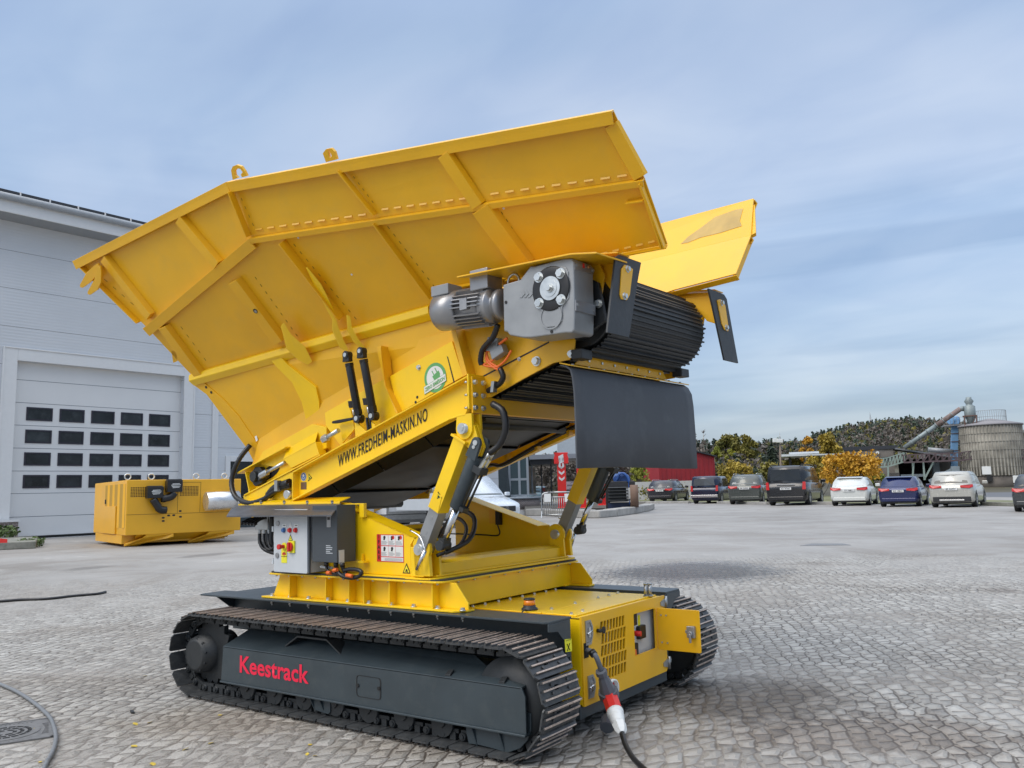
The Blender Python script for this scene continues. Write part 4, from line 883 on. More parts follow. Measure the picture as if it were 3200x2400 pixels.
# big hose loop at the tail
b = MB(UF); hp = [U(px, py, 1, y_) for px, py, y_ in ((782, 1390, -.72), (745, 1440, -.80), (724, 1500, -.84), (735, 1550, -.86), (775, 1572, -.86), (820, 1562, -.84), (860, 1535, -.83), (908, 1515, -.82))]
b.tube(hp, .020, 12, ribs=1, sub=10); b.build('corrugated_hose', M_HOSE, TAIL)
b = MB(UF); hp = [U(px, py, 1, -.82) for px, py in ((840, 1548), (862, 1525), (905, 1508))]; b.tube(hp, .034, 10); b.build('hose_sleeve', M_HOSE, TAIL)
b = MB(UF); q = U(868, 1519, 1, -.85); b.box((q.x-.02, -.87, q.z-.04), (q.x+.02, -.83, q.z+.045)); b.build('hose_clip', M_STL, TAIL)
# mud flap on the control side: rubber sheet under a yellow strip
b = MB(UF); mf = [U(744, 1578, 1, -.86), U(1066, 1572, 1, -.86), U(1036, 1609, 1, -1.10), U(800, 1611, 1, -1.12), U(708, 1612, 1, -1.12), U(722, 1590, 1, -.98)]
b.prism(mf, (0, 0, -.010)); b.build('rubber_apron', mat('worn_grey_rubber', (.085, .088, .098), .42, var=.25, vscale=6, bump=.15, bscale=18, dirt=.4, dcol=(.05, .05, .05)), TAIL)
b = MB(UF); a_, c_ = U(748, 1575, 1, -.87), U(1062, 1570, 1, -.87); b.prism([a_, c_, c_+V(0, .10, .03), a_+V(0, .10, .03)], (0, 0, .008)); b.prism([a_+V(-.01, -.004, 0), c_+V(0, -.004, 0), c_+V(0, -.004, -.020), a_+V(-.01, -.004, -.020)], (0, .006, 0)); b.build('apron_strip', M_YEL_LIT, TAIL)
b = MB(UF)
for px in (753, 820, 893, 965, 1043): q = U(px, 1573, 1, -.86); b.hexbolt(q+V(0, -.01, .004), (0, -.5, 1), .010, .02)
b.build('bolt_set', M_ZINC, TAIL)

b = MB(UF); b.box((-.66, -.35, ZB_+.012), (-.50, .55, 1.25)); b.mat(M_YEL_LIT)
bx_ = b.build('battery_box', M_BLK, UPF)
b = MB(UF)
for k in range(4): b.box((-.499, -.25, 1.03+k*.055), (-.495, .45, 1.05+k*.055))
b.build('louvre_set', mat('dark_yellow_paint', (.25, .16, .01), .6), UPF)
# ================================================================== hopper (frame UF)
HA, HB = V(2.427, -.782, 3.298), V(2.409, -.506, 2.964)
HC = V(-.511, -1.421, 3.444)
nM = (HC-HA).cross(HB-HA).normalized()
if nM.y > 0: nM = -nM
def HM(px, py, off=0.): return UF.plane(px, py, HA+nM*off, nM)
HD, HE = V(2.376, -1.013, 3.649), V(-.483, -1.617, 3.814)
HG, HH = HM(455, 1020), HM(606, 1180)
nL = (HC-HE).cross(HG-HE).normalized()
if nL.y > 0: nL = -nL
def HL(px, py, off=0.): return UF.plane(px, py, HE+nL*off, nL)
nU = (HC-HA).cross(HD-HA).normalized()
if nU.y > 0: nU = -nU
def HU(px, py, off=0.): return UF.plane(px, py, HA+nU*off, nU)
HI = HL(240, 812)
R2 = HM(1352, 968); HK = HM(1835, 812)
LB = U(800, 1440, 1, -.64); LB2 = U(1430, 1066, 1, -.66)
nB = (R2-HH).cross(LB-HH).normalized()
if nB.y > 0: nB = -nB
def HB_(px, py, off=0.): return UF.plane(px, py, HH+nB*off, nB)
TH = .010
parts = {}
def wall(S, sfx):
    b = MB(UF)
    b.prism([S(p) for p in (HA, HC, HG, HH, R2, HK, HB)], (S(-nM)-S(V(0, 0, 0)))*TH)
    w = b.build('hopper_wall', M_YEL_SHD, MACH, bevel=.002)
    b = MB(UF); b.prism([S(p) for p in (HA, HD, HE, HC)], (S(-nU))*TH); ur = b.build('extension_wall', M_YEL_SHD, MACH, bevel=.002)
    b = MB(UF); b.prism([S(p) for p in (HC, HE, HI, HG)], (S(-nL))*TH); ul = b.build('extension_wall', M_YEL_SHD, MACH, bevel=.002)
    b = MB(UF); b.prism([S(p) for p in (HH, R2, LB2, LB)], (S(-nB))*TH); lw = b.build('lower_wall', M_YEL_SHD, MACH, bevel=.002)
    # rim channel
    for nm, P, Q, n_, par in (('rim', HD, HE, nU, ur), ('rim', HE, HI, nL, ul)):
        d = (Q-P).normalized(); dn = n_.cross(d); dn = dn if dn.z < 0 else -dn
        if nm == 'rim' and n_ is nU: P = P-d*.005
        b = MB(UF); o = n_*.002
        b.prism([S(P+o), S(P+n_*.045+o), S(P+n_*.045+dn*.030+o), S(P+n_*.050+dn*.075), S(P+n_*.040+dn*.075), S(P+n_*.035+dn*.012+o), S(P+dn*.012+o)], S(Q-P)); b.build('rim_channel', M_YEL_SHD, par, bevel=.002)
    # fold angle between the lower and the upper walls
    for P, Q, n1_, wd in ((HA, HC, nM, .040), (HC, HG, nM, .085)):
        d = (Q-P).normalized(); dn = n1_.cross(d); dn = dn if dn.z < 0 else -dn
        b = MB(UF); b.prism([S(P+n1_*.002), S(P+n1_*.040), S(P+n1_*.040+dn*wd), S(P+n1_*.030+dn*wd), S(P+n1_*.030+dn*.010), S(P+dn*.010+n1_*.002)], S(Q-P))
        b.build('fold_angle', M_YEL_SHD, w, bevel=.002)
    # shelf rib between the main and the lower wall
    d = (R2-HH).normalized(); dn = nM.cross(d); dn = dn if dn.z < 0 else -dn
    b = MB(UF); P, Q = HH, HM(1352, 968)
    b.prism([S(P-dn*.045+nM*.002), S(P-dn*.045+nM*.03), S(P-dn*.01+nM*.065), S(P+nM*.065), S(P+dn*.055+nM*.05), S(P+dn*.055+nM*.04), S(P+dn*.002+nM*.052), S(P+dn*.002+nM*.002)], S(Q-P)); b.build('shelf_rib', M_YEL_LIT, w, bevel=.002)
    # lower edge flange right of the gearbox with its weld run
    d = (HB-HK).normalized(); dn = nM.cross(d); dn = dn if dn.z < 0 else -dn
    b = MB(UF); b.prism([S(HK-d*1.1+nM*.002), S(HK-d*1.1+nM*.045), S(HK-d*1.1+nM*.045+dn*.008), S(HK-d*1.1+nM*.002+dn*.008)], S(HB-HK+d*1.1)); b.build('edge_flange', M_YEL_SHD, w)
    return w, ur, ul, lw
WN = wall(SIDES[0][1], ''); WFr = wall(m3, '')
def rib(par, fn, n_, a, c, w, h, kind='box', S=SIDES[0][1], m=M_YEL_SHD, both=True):
    """a stiffener lying on a wall between two points, w across, h proud of the plate"""
    P, Q = fn(*a), fn(*c); d = (Q-P).normalized(); s_ = n_.cross(d)
    for k, (nm, S2) in enumerate(SIDES if both else SIDES[:1]):
        b = MB(UF)
        if kind == 'box': sec = [P-s_*w/2+n_*.001, P-s_*w*.38+n_*h, P+s_*w*.38+n_*h, P+s_*w/2+n_*.001]
        else: sec = [P-s_*.005+n_*.001, P-s_*.005+n_*h, P+s_*.005+n_*h, P+s_*.005+n_*.001]
        b.prism([S2(p) for p in sec], S2(Q-P)); b.build('stiffener', m, par[k], bevel=.002)
def welds(par, fn, n_, a, c, n=12, side=1, off=.02, gap=.45):
    """stitch welds: short raised beads along a joint"""
    P, Q = fn(*a), fn(*c); d = (Q-P); L = d.length; d.normalize(); s_ = n_.cross(d)*side
    b = MB(UF)
    for k in range(n):
        t0 = L*k/n; t1 = t0+L/n*(1-gap); o = P+s_*off
        b.prism([o+d*t0+n_*.001, o+d*t0+s_*.010+n_*.001, o+d*t0+n_*.009], d*(t1-t0))
    b.build('stitch_weld', M_YEL_SHD, par)
def seams(par, fn, n_, a, c, n=12, fr_=.35, w=.004):
    """the open joint between stitch welds, seen as short dark dashes"""
    P, Q = fn(*a), fn(*c); d = (Q-P); L = d.length; d.normalize(); s_ = n_.cross(d); b = MB(UF)
    for k in range(n): t0 = L*(k+.3)/n; o = P+n_*.001; b.prism([o+d*t0-s_*w/2, o+d*(t0+L/n*fr_)-s_*w/2, o+d*(t0+L/n*fr_)+s_*w/2, o+d*t0+s_*w/2], n_*.0012)
    b.build('open_joint', mat_j, par)
mat_j = mat('joint_shadow_gap', (.16, .10, .012), .8)
w_ = (WN[0], WFr[0]); u_ = (WN[1], WFr[1]); l_ = (WN[2], WFr[2]); b_ = (WN[3], WFr[3])
# main wall
rib(w_, HM, nM, (517, 1015), (628, 1165), .125, .05)
rib(w_, HM, nM, (738, 872), (880, 1062), .135, .055)
rib(w_, HM, nM, (891, 748), (1075, 985), 0, .085, 'plate')
rib(w_, HM, nM, (1177, 690), (1352, 925), 0, .060, 'plate')
rib(w_, HM, nM, (1508, 645), (1640, 825), .17, .05)
rib(w_, HM, nM, (2003, 566), (2072, 765), 0, .055, 'plate')
rib(w_, HM, nM, (1960, 628), (2015, 619), 0, .05, 'plate', both=False)
# upper walls
rib(u_, HU, nU, (1066, 530), (1178, 668), 0, .055, 'plate')
rib(u_, HU, nU, (728, 595), (785, 735), 0, .06, 'plate')
rib(u_, HU, nU, (1392, 480), (1500, 640), .105, .045)
rib(u_, HU, nU, (1912, 388), (2002, 552), .10, .03)
rib(l_, HL, nL, (335, 805), (478, 985), .11, .05)
rib(l_, HL, nL, (570, 682), (690, 825), .11, .05)
rib(l_, HL, nL, (262, 830), (440, 1005), 0, .05, 'plate')
for a, c, fn, n_, p_, n in (((455, 0), (0, 0), None, None, None, 0),):
    pass
welds(WN[1], HU, nU, (800, 722), (1165, 672), 9, -1 if nU.cross(HU(1165, 672)-HU(800, 722)).z < 0 else 1, .008)
welds(WN[1], HU, nU, (1195, 660), (1480, 622), 7, -1 if nU.cross(HU(1480, 622)-HU(1195, 660)).z < 0 else 1, .008)
welds(WN[1], HU, nU, (1535, 612), (1985, 550), 9, -1 if nU.cross(HU(1985, 550)-HU(1535, 612)).z < 0 else 1, .008)
welds(WN[0], HM, nM, (1845, 805), (2065, 752), 6, -1 if nM.cross(HM(2065, 752)-HM(1845, 805)).z < 0 else 1, .004)
for a, c, n in (((560, 1013), (650, 1135), 5), ((792, 858), (935, 1058), 9), ((912, 755), (1120, 1005), 11), ((1206, 700), (1365, 905), 9), ((1562, 655), (1667, 812), 7)):
    seams(WN[0], HM, nM, a, c, n)
for a, c, n in (((1100, 545), (1172, 640), 5), ((750, 610), (797, 715), 4)): seams(WN[1], HU, nU, a, c, n)
seams(WN[2], HL, nL, (318, 865), (455, 985), 5)
seams(WN[3], HB_, nB, (680, 1225), (850, 1385), 8)
seams(WN[3], HB_, nB, (950, 1165), (1030, 1245), 4)
# lifting eye, slotted tab, hooks
def flat(par, name, loops, fn, n_, th, m=M_YEL_SHD):
    b = MB(UF); b.holed([fn(*p) for p in loops[0]], [[fn(*p) for p in l] for l in loops[1:]], n_*th); return b.build(name, m, par, bevel=.001)
flat(WN[1], 'lifting_eye', [[(733, 560), (728, 530), (733, 518), (745, 513), (760, 518), (770, 532), (778, 548), (762, 552), (758, 543), (764, 536), (757, 526), (746, 524), (739, 532), (741, 545), (750, 554)]], HU, nU, .022)
flat(WN[1], 'slotted_tab', [[(1024, 505), (1014, 477), (1024, 464), (1030, 463), (1034, 487), (1038, 491), (1042, 486), (1033, 462), (1041, 461), (1052, 472), (1059, 496)]], HU, nU, .022)
for dx, dy in ((0, 0), (24, 22)):
    hk = [(310+dx*.3, 822+dy*.3), (302+dx*.3, 826+dy*.3), (275+dx, 850+dy), (254+dx, 888+dy), (254+dx, 896+dy), (262+dx, 898+dy), (285+dx, 882+dy), (305+dx*.6, 860+dy*.9), (318+dx*.1, 838+dy*.5)]
    flat(WN[2], 'hook', [hk], lambda x, y, o_=.05+dx*.002: HL(x, y, o_), nL, .014)
# gussets at the shelf rib
def gus(pts, y_off, par=None, d=V(.016, 0, 0)):
    b = MB(UF); b.prism([HM(px, py, y_off) for px, py in pts], d); return b.build('gusset', M_YEL_LIT, par or WN[0], bevel=.002)
gus([(877, 1020), (884, 1010), (905, 1045), (950, 1085), (972, 1130), (960, 1140), (930, 1125), (895, 1090)], .10)
gus([(1038, 995), (1046, 1000), (1052, 1020), (1068, 1060), (1084, 1092), (1078, 1098), (1060, 1085), (1045, 1050), (1037, 1030)], .10)
gus([(1082, 985), (1090, 990), (1096, 1025), (1115, 1060), (1135, 1085), (1127, 1088), (1105, 1070), (1086, 1035)], .10)
gus([(955, 835), (1000, 890), (1046, 985), (1056, 1030), (1046, 1035), (1038, 1000), (985, 900)], .06)
# curved arms on the lower wall
def arm(pts, off, th, name='curved_arm', m=M_YEL_LIT):
    for k, (nm, S) in enumerate(SIDES):
        b = MB(UF); P = [HB_(px, py, off) for px, py in pts]; b.prism([S(p) for p in P], S(nB)*th); b.build(name, m, b_[k], bevel=.002)
arm([(853, 1112), (860, 1102), (888, 1108), (912, 1135), (950, 1165), (1000, 1205), (1010, 1250), (1012, 1330), (1000, 1400), (985, 1425), (975, 1330), (955, 1250), (925, 1190), (875, 1140)], .0, .05)
arm([(604, 1182), (640, 1195), (700, 1245), (750, 1300), (800, 1375), (815, 1400), (795, 1440), (755, 1360), (715, 1290), (660, 1240), (612, 1205)], .0, .012, m=M_YEL_SHD)
b = MB(UF); p = HB_(866, 1111, .052); b.cyl(p, p+nB*.002, .016, 14)
for px, py in ((628, 1195), (644, 1210), (660, 1226)): p = HB_(px, py, .014); b.cyl(p, p+nB*.002, .012, 12)
p = HM(798, 972, .057); b.cyl(p, p+nM*.002, .020, 16); b.build('bolt_hole', M_INK, WN[0])
b = MB(UF)
p = HM(799, 973, .059); b.cyl(p, p+nM*.002, .012, 14)
b.build('plug', M_STL, WN[0])
# white spots painted as daylight showing through small holes
b = MB(UF)
for px, py in ((932, 743), (1099, 858), (1574, 651)): p = HM(px, py, .001); b.cyl(p, p+nM*.001, .008, 10)
p = HB_(801, 1370, .013); b.obox(p, V(.012, 0, .006), nB*.001, V(-.010, 0, .022)); b.build('daylight_spot', M_WHT, WN[0])
# light end plate with holes at the front edge
b = MB(UF)
fr_p = [HM(2003, 566, .0), HM(2014, 575, .0), HM(2072, 765, .0)]
P, Q = HM(2006, 572), HM(2078, 768); d = (Q-P); b.prism([P+nM*.004, P+nM*.055, P+nM*.055+V(.010, 0, 0), P+nM*.004+V(.010, 0, 0)], d); b.build('end_plate', M_YEL_SHD, WN[0], bevel=.001)
# rear wall and floor chutes so that the hopper is closed from behind
b = MB(UF)
b.prism([HI+V(.03, .02, -.02), HG+V(.03, .02, 0), m3(HG)+V(.03, -.02, 0), m3(HI)+V(.03, -.02, -.02)], (.010, 0, 0)); b.prism([HG+V(.03, .02, 0), HH+V(.03, .02, 0), m3(HH)+V(.03, -.02, 0), m3(HG)+V(.03, -.02, 0)], (.010, 0, 0)); b.prism([HH+V(.03, .02, 0), LB+V(.03, .02, 0), m3(LB)+V(.03, -.02, 0), m3(HH)+V(.03, -.02, 0)], (.010, 0, 0))
b.build('rear_wall', M_YEL_SHD, MACH, bevel=.002)
# small bracket left of the lower edge
b = MB(UF); P = [HM(px, py, -.02) for px, py in ((540, 1092), (556, 1096), (558, 1125), (546, 1130))]; b.prism(P, nM*.02); b.build('bracket', M_YEL_SHD, WN[0])
# --- two slim hydraulic struts --------------------------------------------------
for (a, c, ya, yc, k) in (((1086, 1110), (1122, 1308), -.90, -.82, 0), ((1131, 1098), (1168, 1300), -.90, -.82, 1)):
    A_, B_ = U(*a, 1, ya), U(*c, 1, yc); d = (B_-A_); L = d.length; d.normalize()
    b = MB(UF); b.mat(M_HOSE); b.cyl(A_+d*.08, B_-d*.06, .030, 20); b.cyl(A_+d*.06, A_+d*.085, .034, 6, smooth=False); b.cyl(B_-d*.07, B_-d*.03, .034, 6, smooth=False)
    b.cyl(A_+V(0, -.025, 0), A_+V(0, .025, 0), .030, 16); b.prism([A_+V(-.035, -.02, -.05), A_+V(.035, -.02, -.05), A_+V(.03, -.02, 0), A_+V(-.03, -.02, 0)], (0, .04, 0)); b.cyl(B_+V(0, -.028, 0), B_+V(0, .028, 0), .034, 16)
    b.obox(B_-d*.11+V(-.045, 0, 0), (.022, 0, 0), (0, .02, 0), d*.025)
    s_ = b.build('hydraulic_strut', M_HOSE, MACH, bevel=.001)
    b = MB(UF); b.cyl(A_+V(0, -.03, 0), A_+V(0, -.024, 0), .016, 12); b.cyl(B_+V(0, -.034, 0), B_+V(0, -.027, 0), .018, 12); b.cyl(B_-d*.075+V(-.045, 0, 0), B_-d*.02+V(-.045, 0, 0), .010, 8); b.build('pin', M_ZINC, s_)
b = MB(UF); b.tube([U(*p, 1, -.84) for p in ((1130, 1303), (1095, 1309), (1055, 1316), (1040, 1320), (1060, 1319), (1100, 1310))], .009, 8); b.tube([U(*p, 1, -.84) for p in ((1146, 1305), (1148, 1322), (1152, 1345))], .010, 8); b.tube([U(*p, 1, -.83) for p in ((1156, 1310), (1158, 1325), (1160, 1345))], .009, 8); b.build('hose', M_HOSE, CVF)
b = MB(UF)
for pts, y_ in (([(1062, 1330), (1068, 1315), (1086, 1265), (1096, 1285), (1108, 1340), (1070, 1385)], -.80), ([(1108, 1320), (1104, 1300), (1112, 1310), (1122, 1328), (1145, 1350), (1110, 1365)], -.83), ([(1148, 1302), (1155, 1298), (1160, 1318), (1172, 1328), (1170, 1340), (1150, 1345)], -.83)):
    b.prism([U(px, py, 1, y_) for px, py in pts], (0, .014, 0))
b.build('strut_lug', M_YEL_LIT, CVF, bevel=.002)
# --- gearbox and motor -------------------------------------------------------------
GY0, GY1 = -.985, -.775
def gq(x, y): return (1300+x/2.212, 700+y/2.212)
b = MB(UF); go = [gq(*p) for p in ((600, 420), (665, 400), (720, 385), (790, 290), (820, 292), (850, 283), (1015, 240), (1075, 236), (1088, 262), (1096, 590), (1092, 735), (1075, 752), (1030, 752), (800, 785), (740, 785), (645, 768), (630, 745), (607, 742))]
G3 = [U(*p, 1, GY0) for p in go]; b.prism(G3, (0, GY1-GY0, 0))
GB = b.build('gearbox', M_ALU, MACH, bevel=.008)
b = MB(UF)
for lp in (((810, 362), (860, 335), (1005, 290), (1035, 300), (1052, 330), (1056, 510), (1012, 572), (1008, 672), (965, 708), (890, 716), (866, 690), (864, 605), (818, 570)),):
    b.prism([U(*gq(*p), 1, GY0-.006) for p in lp], (0, .007, 0))
b.build('bearing_cover', M_ALU, GB, bevel=.003)
SC = U(*gq(933, 446), 1, GY0-.006)
b = MB(UF); b.mat(M_HOSE); b.lathe(SC, (0, -1, 0), [(0, .09), (0, .134), (.004, .134), (.006, .128), (.006, .09), (.006, .02)], 36); b.mat(M_ZINC); b.cyl(SC+V(0, -.006, 0), SC+V(0, -.014, 0), .072, 36); b.cyl(SC+V(0, -.014, 0), SC+V(0, -.017, 0), .052, 30); b.hexbolt(SC+V(0, -.017, 0), (0, -1, 0), .020, .022); b.build('output_shaft', M_RUB, GB)
b = MB(UF); c_ = U(*gq(935, 638), 1, GY0-.006); ring = 28
b.holed([c_+V(.078*math.cos(2*math.pi*k/ring), -.001, .078*math.sin(2*math.pi*k/ring)) for k in range(ring)], [[c_+V(.071*math.cos(2*math.pi*k/ring), -.001, .071*math.sin(2*math.pi*k/ring)) for k in range(ring)]], (0, -.003, 0)); b.build('cover_ring', M_ALU, GB)
b = MB(UF)
for p in ((852, 370), (1002, 342), (856, 549), (1006, 524)): b.hexbolt(U(*gq(*p), 1, GY0-.006), (0, -1, 0), .024, .026)
b.build('bolt_set', M_ZINC, GB)
b = MB(UF)
for p in ((622, 541), (938, 743), (967, 328), (985, 325)): q = U(*gq(*p), 1, GY0-.001); b.cyl(q, q+V(0, -.003, 0), .010 if p[0] < 950 else .004, 12)
b.build('bolt_hole', M_INK, GB)
b = MB(UF)                                                   # cast chevrons
for k in range(3):
    x_ = 718+k*27; P = [(x_, 458), (x_+14, 458), (x_+34, 482), (x_+12, 508), (x_-1, 508), (x_+20, 482)]
    b.prism([U(*gq(*p), 1, GY0-.004) for p in P], (0, .005, 0))
b.build('cast_chevrons', M_ALU, GB)
b = MB(UF)
xr_ = G3[9].x+.001
def GX(px, py): p = U(*gq(px, py), 0, xr_); return V(xr_, p.y, p.z)
b.prism([GX(1088, 262), GX(1215, 300), GX(1222, 350), GX(1092, 318)], (.006, 0, 0)); b.prism([GX(1100, 525), GX(1235, 560), GX(1238, 635), GX(1100, 600)], (.006, 0, 0)); b.build('side_cover', M_ALD, GB, bevel=.002)
b = MB(UF)
for p in ((1105, 285), (1216, 322), (1112, 560), (1224, 598)): q = GX(*p); b.cyl(q, q+V(.010, 0, 0), .012, 10)
b.build('cover_screw', M_ALU, GB)
b = MB(UF); q = GX(1152, 290); b.box((q.x+.006, q.y-.010, q.z-.014), (q.x+.0075, q.y+.010, q.z+.014)); b.build('red_tag', M_RED, GB)
b = MB(UF); q = GX(1180, 300); b.cyl(q, q+V(.02, 0, 0), .009, 8); b.build('vent_plug', mat('brass', (.45, .25, .12), .3, metal=.9), GB)
# motor: flange, finned body, fan cowl, terminal boxes
MY = (GY0+GY1)/2+.0
m0 = U(*gq(600, 560), 1, MY); m1 = U(*gq(120, 622), 1, MY)
ax = (m1-m0); ML = ax.length; ax.normalize()
m0 = U(*gq(598, 555), 1, MY); 
b = MB(UF); rM = .128
b.lathe(m0, ax, [(-.02, .05), (-.02, .10), (.02, .10), (.02, .075), (.06, .075), (.06, .115), (.075, .115), (.12, rM*.85), (.14, rM*.85)], 28); 
MOT = b.build('electric_motor', M_ALD, MACH)
side_v = ax.cross(V(0, 1, 0)).normalized()
b = MB(UF); b.cyl(m0+ax*.10, m0+ax*.345, rM*.80, 28)
for k in range(30):
    a = 2*math.pi*k/30; e = side_v*math.cos(a)+V(0, 1, 0)*math.sin(a); t = side_v*(-math.sin(a))+V(0, 1, 0)*math.cos(a)
    if k % 5 == 4: continue
    b.obox(m0+ax*.22+e*rM*.90, ax*.115, e*rM*.13, t*.0035)
b.box(*[tuple(f(a_, c_) for a_, c_ in zip(m0+ax*.19+V(0, -rM-.004, -.03), m0+ax*.25+V(0, -rM+.02, .04))) for f in (max, min)])
b.build('cooling_fins', M_ALD, MOT)
b = MB(UF); b.lathe(m0+ax*.33, ax, [(0, .10), (0, rM+.002), (.19, rM+.002), (.205, rM-.012), (.208, rM-.03), (.208, .05)], 36); b.build('fan_cowl', M_STL if False else M_ALD, MOT)
b = MB(UF); c_ = m0+ax*.16; q1_ = U(*gq(445, 395), 1, MY); b.box((q1_.x-.02, MY-.085, q1_.z-.08), (q1_.x+.13, MY+.07, q1_.z+.055)); b.build('terminal_box', M_ALD, MOT, bevel=.006)
b = MB(UF); q1_ = U(*gq(195, 470), 1, MY-.05); b.box((q1_.x-.075, MY-.10, q1_.z-.03), (q1_.x+.08, MY+.04, q1_.z+.04)); b.build('brake_terminal_box', M_ALU, MOT, bevel=.005)
b = MB(UF); q1_ = U(*gq(675, 395), 1, MY); b.tube([q1_+V(.045*math.cos(a), 0, .045*math.sin(a)) for a in [math.pi*k/6-.2 for k in range(9)]], .008, 8, sub=2); b.build('lifting_eye', M_ZINC, MOT)
# cover plate above
b = MB(UF); cp_ = [(1427, 868), (1465, 862), (1782, 794), (1851, 820)]
A0 = U(1427, 868, 1, -1.03); A1 = U(1782, 796, 1, -1.03)
b.prism([A0, A1, V(A1.x+.16, -1.0, A1.z-.02), V(A1.x+.16, -.66, A1.z-.01), V(A1.x, -.62, A1.z+.02), V(A0.x+.12, -.70, A0.z+.01), V(A0.x+.26, -.75, A0.z)], (0, 0, .010))
b.build('cover_plate', M_YEL_SHD, MACH, bevel=.002)
# cables under the motor
b = MB(UF); b.tube([U(*p, 1, y_) for p, y_ in (((1556, 1015), -.86), ((1540, 1055), -.84), ((1510, 1090), -.80), ((1502, 1125), -.78), ((1506, 1140), -.77))], .018, 10, ribs=1, sub=8); b.tube([U(*p, 1, y_) for p, y_ in (((1562, 1150), -.76), ((1572, 1175), -.76), ((1565, 1195), -.75), ((1545, 1210), -.74), ((1525, 1222), -.72))], .018, 10, ribs=1, sub=8); b.build('corrugated_hose', M_HOSE, CVF)
b = MB(UF); b.tube([U(*p, 1, -.77) for p in ((1506, 1138), (1525, 1145), (1555, 1145), (1580, 1125), (1598, 1095))], .008, 8); b.tube([U(*p, 1, -.77) for p in ((1510, 1140), (1545, 1120), (1525, 1095), (1520, 1125), (1545, 1150), (1565, 1155))], .008, 8); b.tube([U(*p, 1, -.77) for p in ((1560, 1150), (1530, 1130), (1520, 1100), (1530, 1090))], .008, 8); b.tube([U(*p, 1, -.80) for p in ((1560, 1075), (1572, 1066), (1585, 1057))], .009, 8); b.build('orange_cable', M_ORG, CVF)
b = MB(UF); q = U(1545, 1078, 1, -.76); b.obox(q, (.045, 0, -.01), (0, .03, 0), (.012, 0, .045)); q = U(1560, 1100, 1, -.76); b.obox(q, (.05, 0, .02), (0, .03, 0), (-.01, 0, .03)); b.build('junction_block', M_ALU, CVF, bevel=.005)
b = MB(UF); q = U(1544, 1209, 1, -.76); b.obox(q, (.012, 0, 0), (0, .02, 0), (.006, 0, .035)); b.build('hose_clip', M_STL, CVF)
b = MB(UF); A0, A1, A2, A3 = [U(*p, 1, -.76) for p in ((1478, 1045), (1490, 1020), (1640, 1020), (1640, 1050))]
b.build('shaft_guard', M_YEL_SHD, CVF) if False else b.bm.free()
# --- control cabinet, drive unit, valve block ----------------------------------------
CY0 = -1.0
c0, c1 = U(856, 1612, 1, CY0), U(961, 1792, 1, CY0)
cx0, cx1, cz0, cz1 = -.812, -.400, .960, 1.430
b = MB(UF); b.box((cx0, CY0+.022, cz0+.004), (cx1, -.815, cz1)); CAB = b.build('control_cabinet', M_CAB, MACH, bevel=.004)
b = MB(UF); b.prism([V(x, CY0, z) for x, z in rrect(cx0, cx1-.004, cz0, cz1, .012, 3)], (0, .020, 0)); b.build('cabinet_door', M_CAB, CAB, bevel=.002)
b = MB(UF); b.box((cx1+.001, CY0+.008, cz0+.004), (cx1+.012, CY0+.02, cz1)); b.build('door_seal', M_DRV, CAB)
def CQ(x, y): p = U(700+x/2.765, 1400+y/2.765, 1, CY0-.001); return p
for (x, y, m_) in ((519, 710, M_BLU), (572, 710, M_RED), (622, 710, M_RED)):
    q = CQ(x, y); b = MB(UF); b.cyl(q, q+V(0, -.008, 0), .019, 20); b.cyl(q+V(0, -.008, 0), q+V(0, -.018, 0), .014, 20); b.build('push_button', m_, CAB, bevel=.001)
    q = CQ(x+3, y-40); b = MB(UF)
    if x == 572: b.mat(M_WHT); b.prism([q+V(-.022, 0, -.02), q+V(.022, 0, -.02), q+V(0, 0, .03)], (0, -.002, 0))
    else: b.mat(M_WHT); b.box((q.x-.026, q.y-.002, q.z-.012), (q.x+.026, q.y, q.z+.012)); b.mat(M_INK); b.box((q.x-.015, q.y-.0026, q.z-.002), (q.x+.015, q.y-.002, q.z+.003))
    b.build('button_label', M_WHT, CAB)
tri_label(UF, CAB, CQ(575, 800), (1, 0, 0), (0, 0, 1), (0, -1, 0), .027, bolt=True)
q = CQ(525, 850); b = MB(UF); b.mat(M_STY); b.cyl(q, q+V(0, -.010, 0), .029, 24); b.mat(M_RED); b.cyl(q+V(0, -.010, 0), q+V(0, -.04, 0), .014, 20); b.cyl(q+V(0, -.04, 0), q+V(0, -.06, 0), .020, 24); b.build('emergency_button', M_RED, CAB, bevel=.002)
q = CQ(590, 853); b = MB(UF); b.mat(M_STY); b.box((q.x-.036, q.y-.012, q.z-.045), (q.x+.036, q.y, q.z+.045)); b.mat(M_RED); b.cyl(q+V(-.004, -.012, 0), q+V(-.006, -.024, 0), .034, 24); b.obox(q+V(-.006, -.03, 0), (.010, 0, 0), (0, .008, 0), (0, 0, .034)); b.build('main_switch', M_RED, CAB, bevel=.002)
q = CQ(520, 932); b = MB(UF); b.mat(M_STY); b.box((q.x-.034, q.y-.0015, q.z-.052), (q.x+.034, q.y, q.z+.052)); b.mat(M_INK); b.box((q.x-.036, q.y-.002, q.z-.006), (q.x+.036, q.y-.0015, q.z-.002)); b.mat(M_RED)
b.prism([q+V(.024*math.cos(a), -.0015, .008+.020*math.sin(a)) for a in [math.pi*k/8 for k in range(9)]], (0, -.001, 0)); b.box((q.x-.003, q.y-.0025, q.z-.012), (q.x+.003, q.y-.0015, q.z+.01)); b.build('yellow_label', M_STY, CAB)
for (x, y) in ((466, 652), (461, 928)): q = CQ(x, y); b = MB(UF); b.cyl(q, q+V(0, -.006, 0), .020, 18); b.build('quarter_turn_lock', M_ALD, CAB)
b = MB(UF)
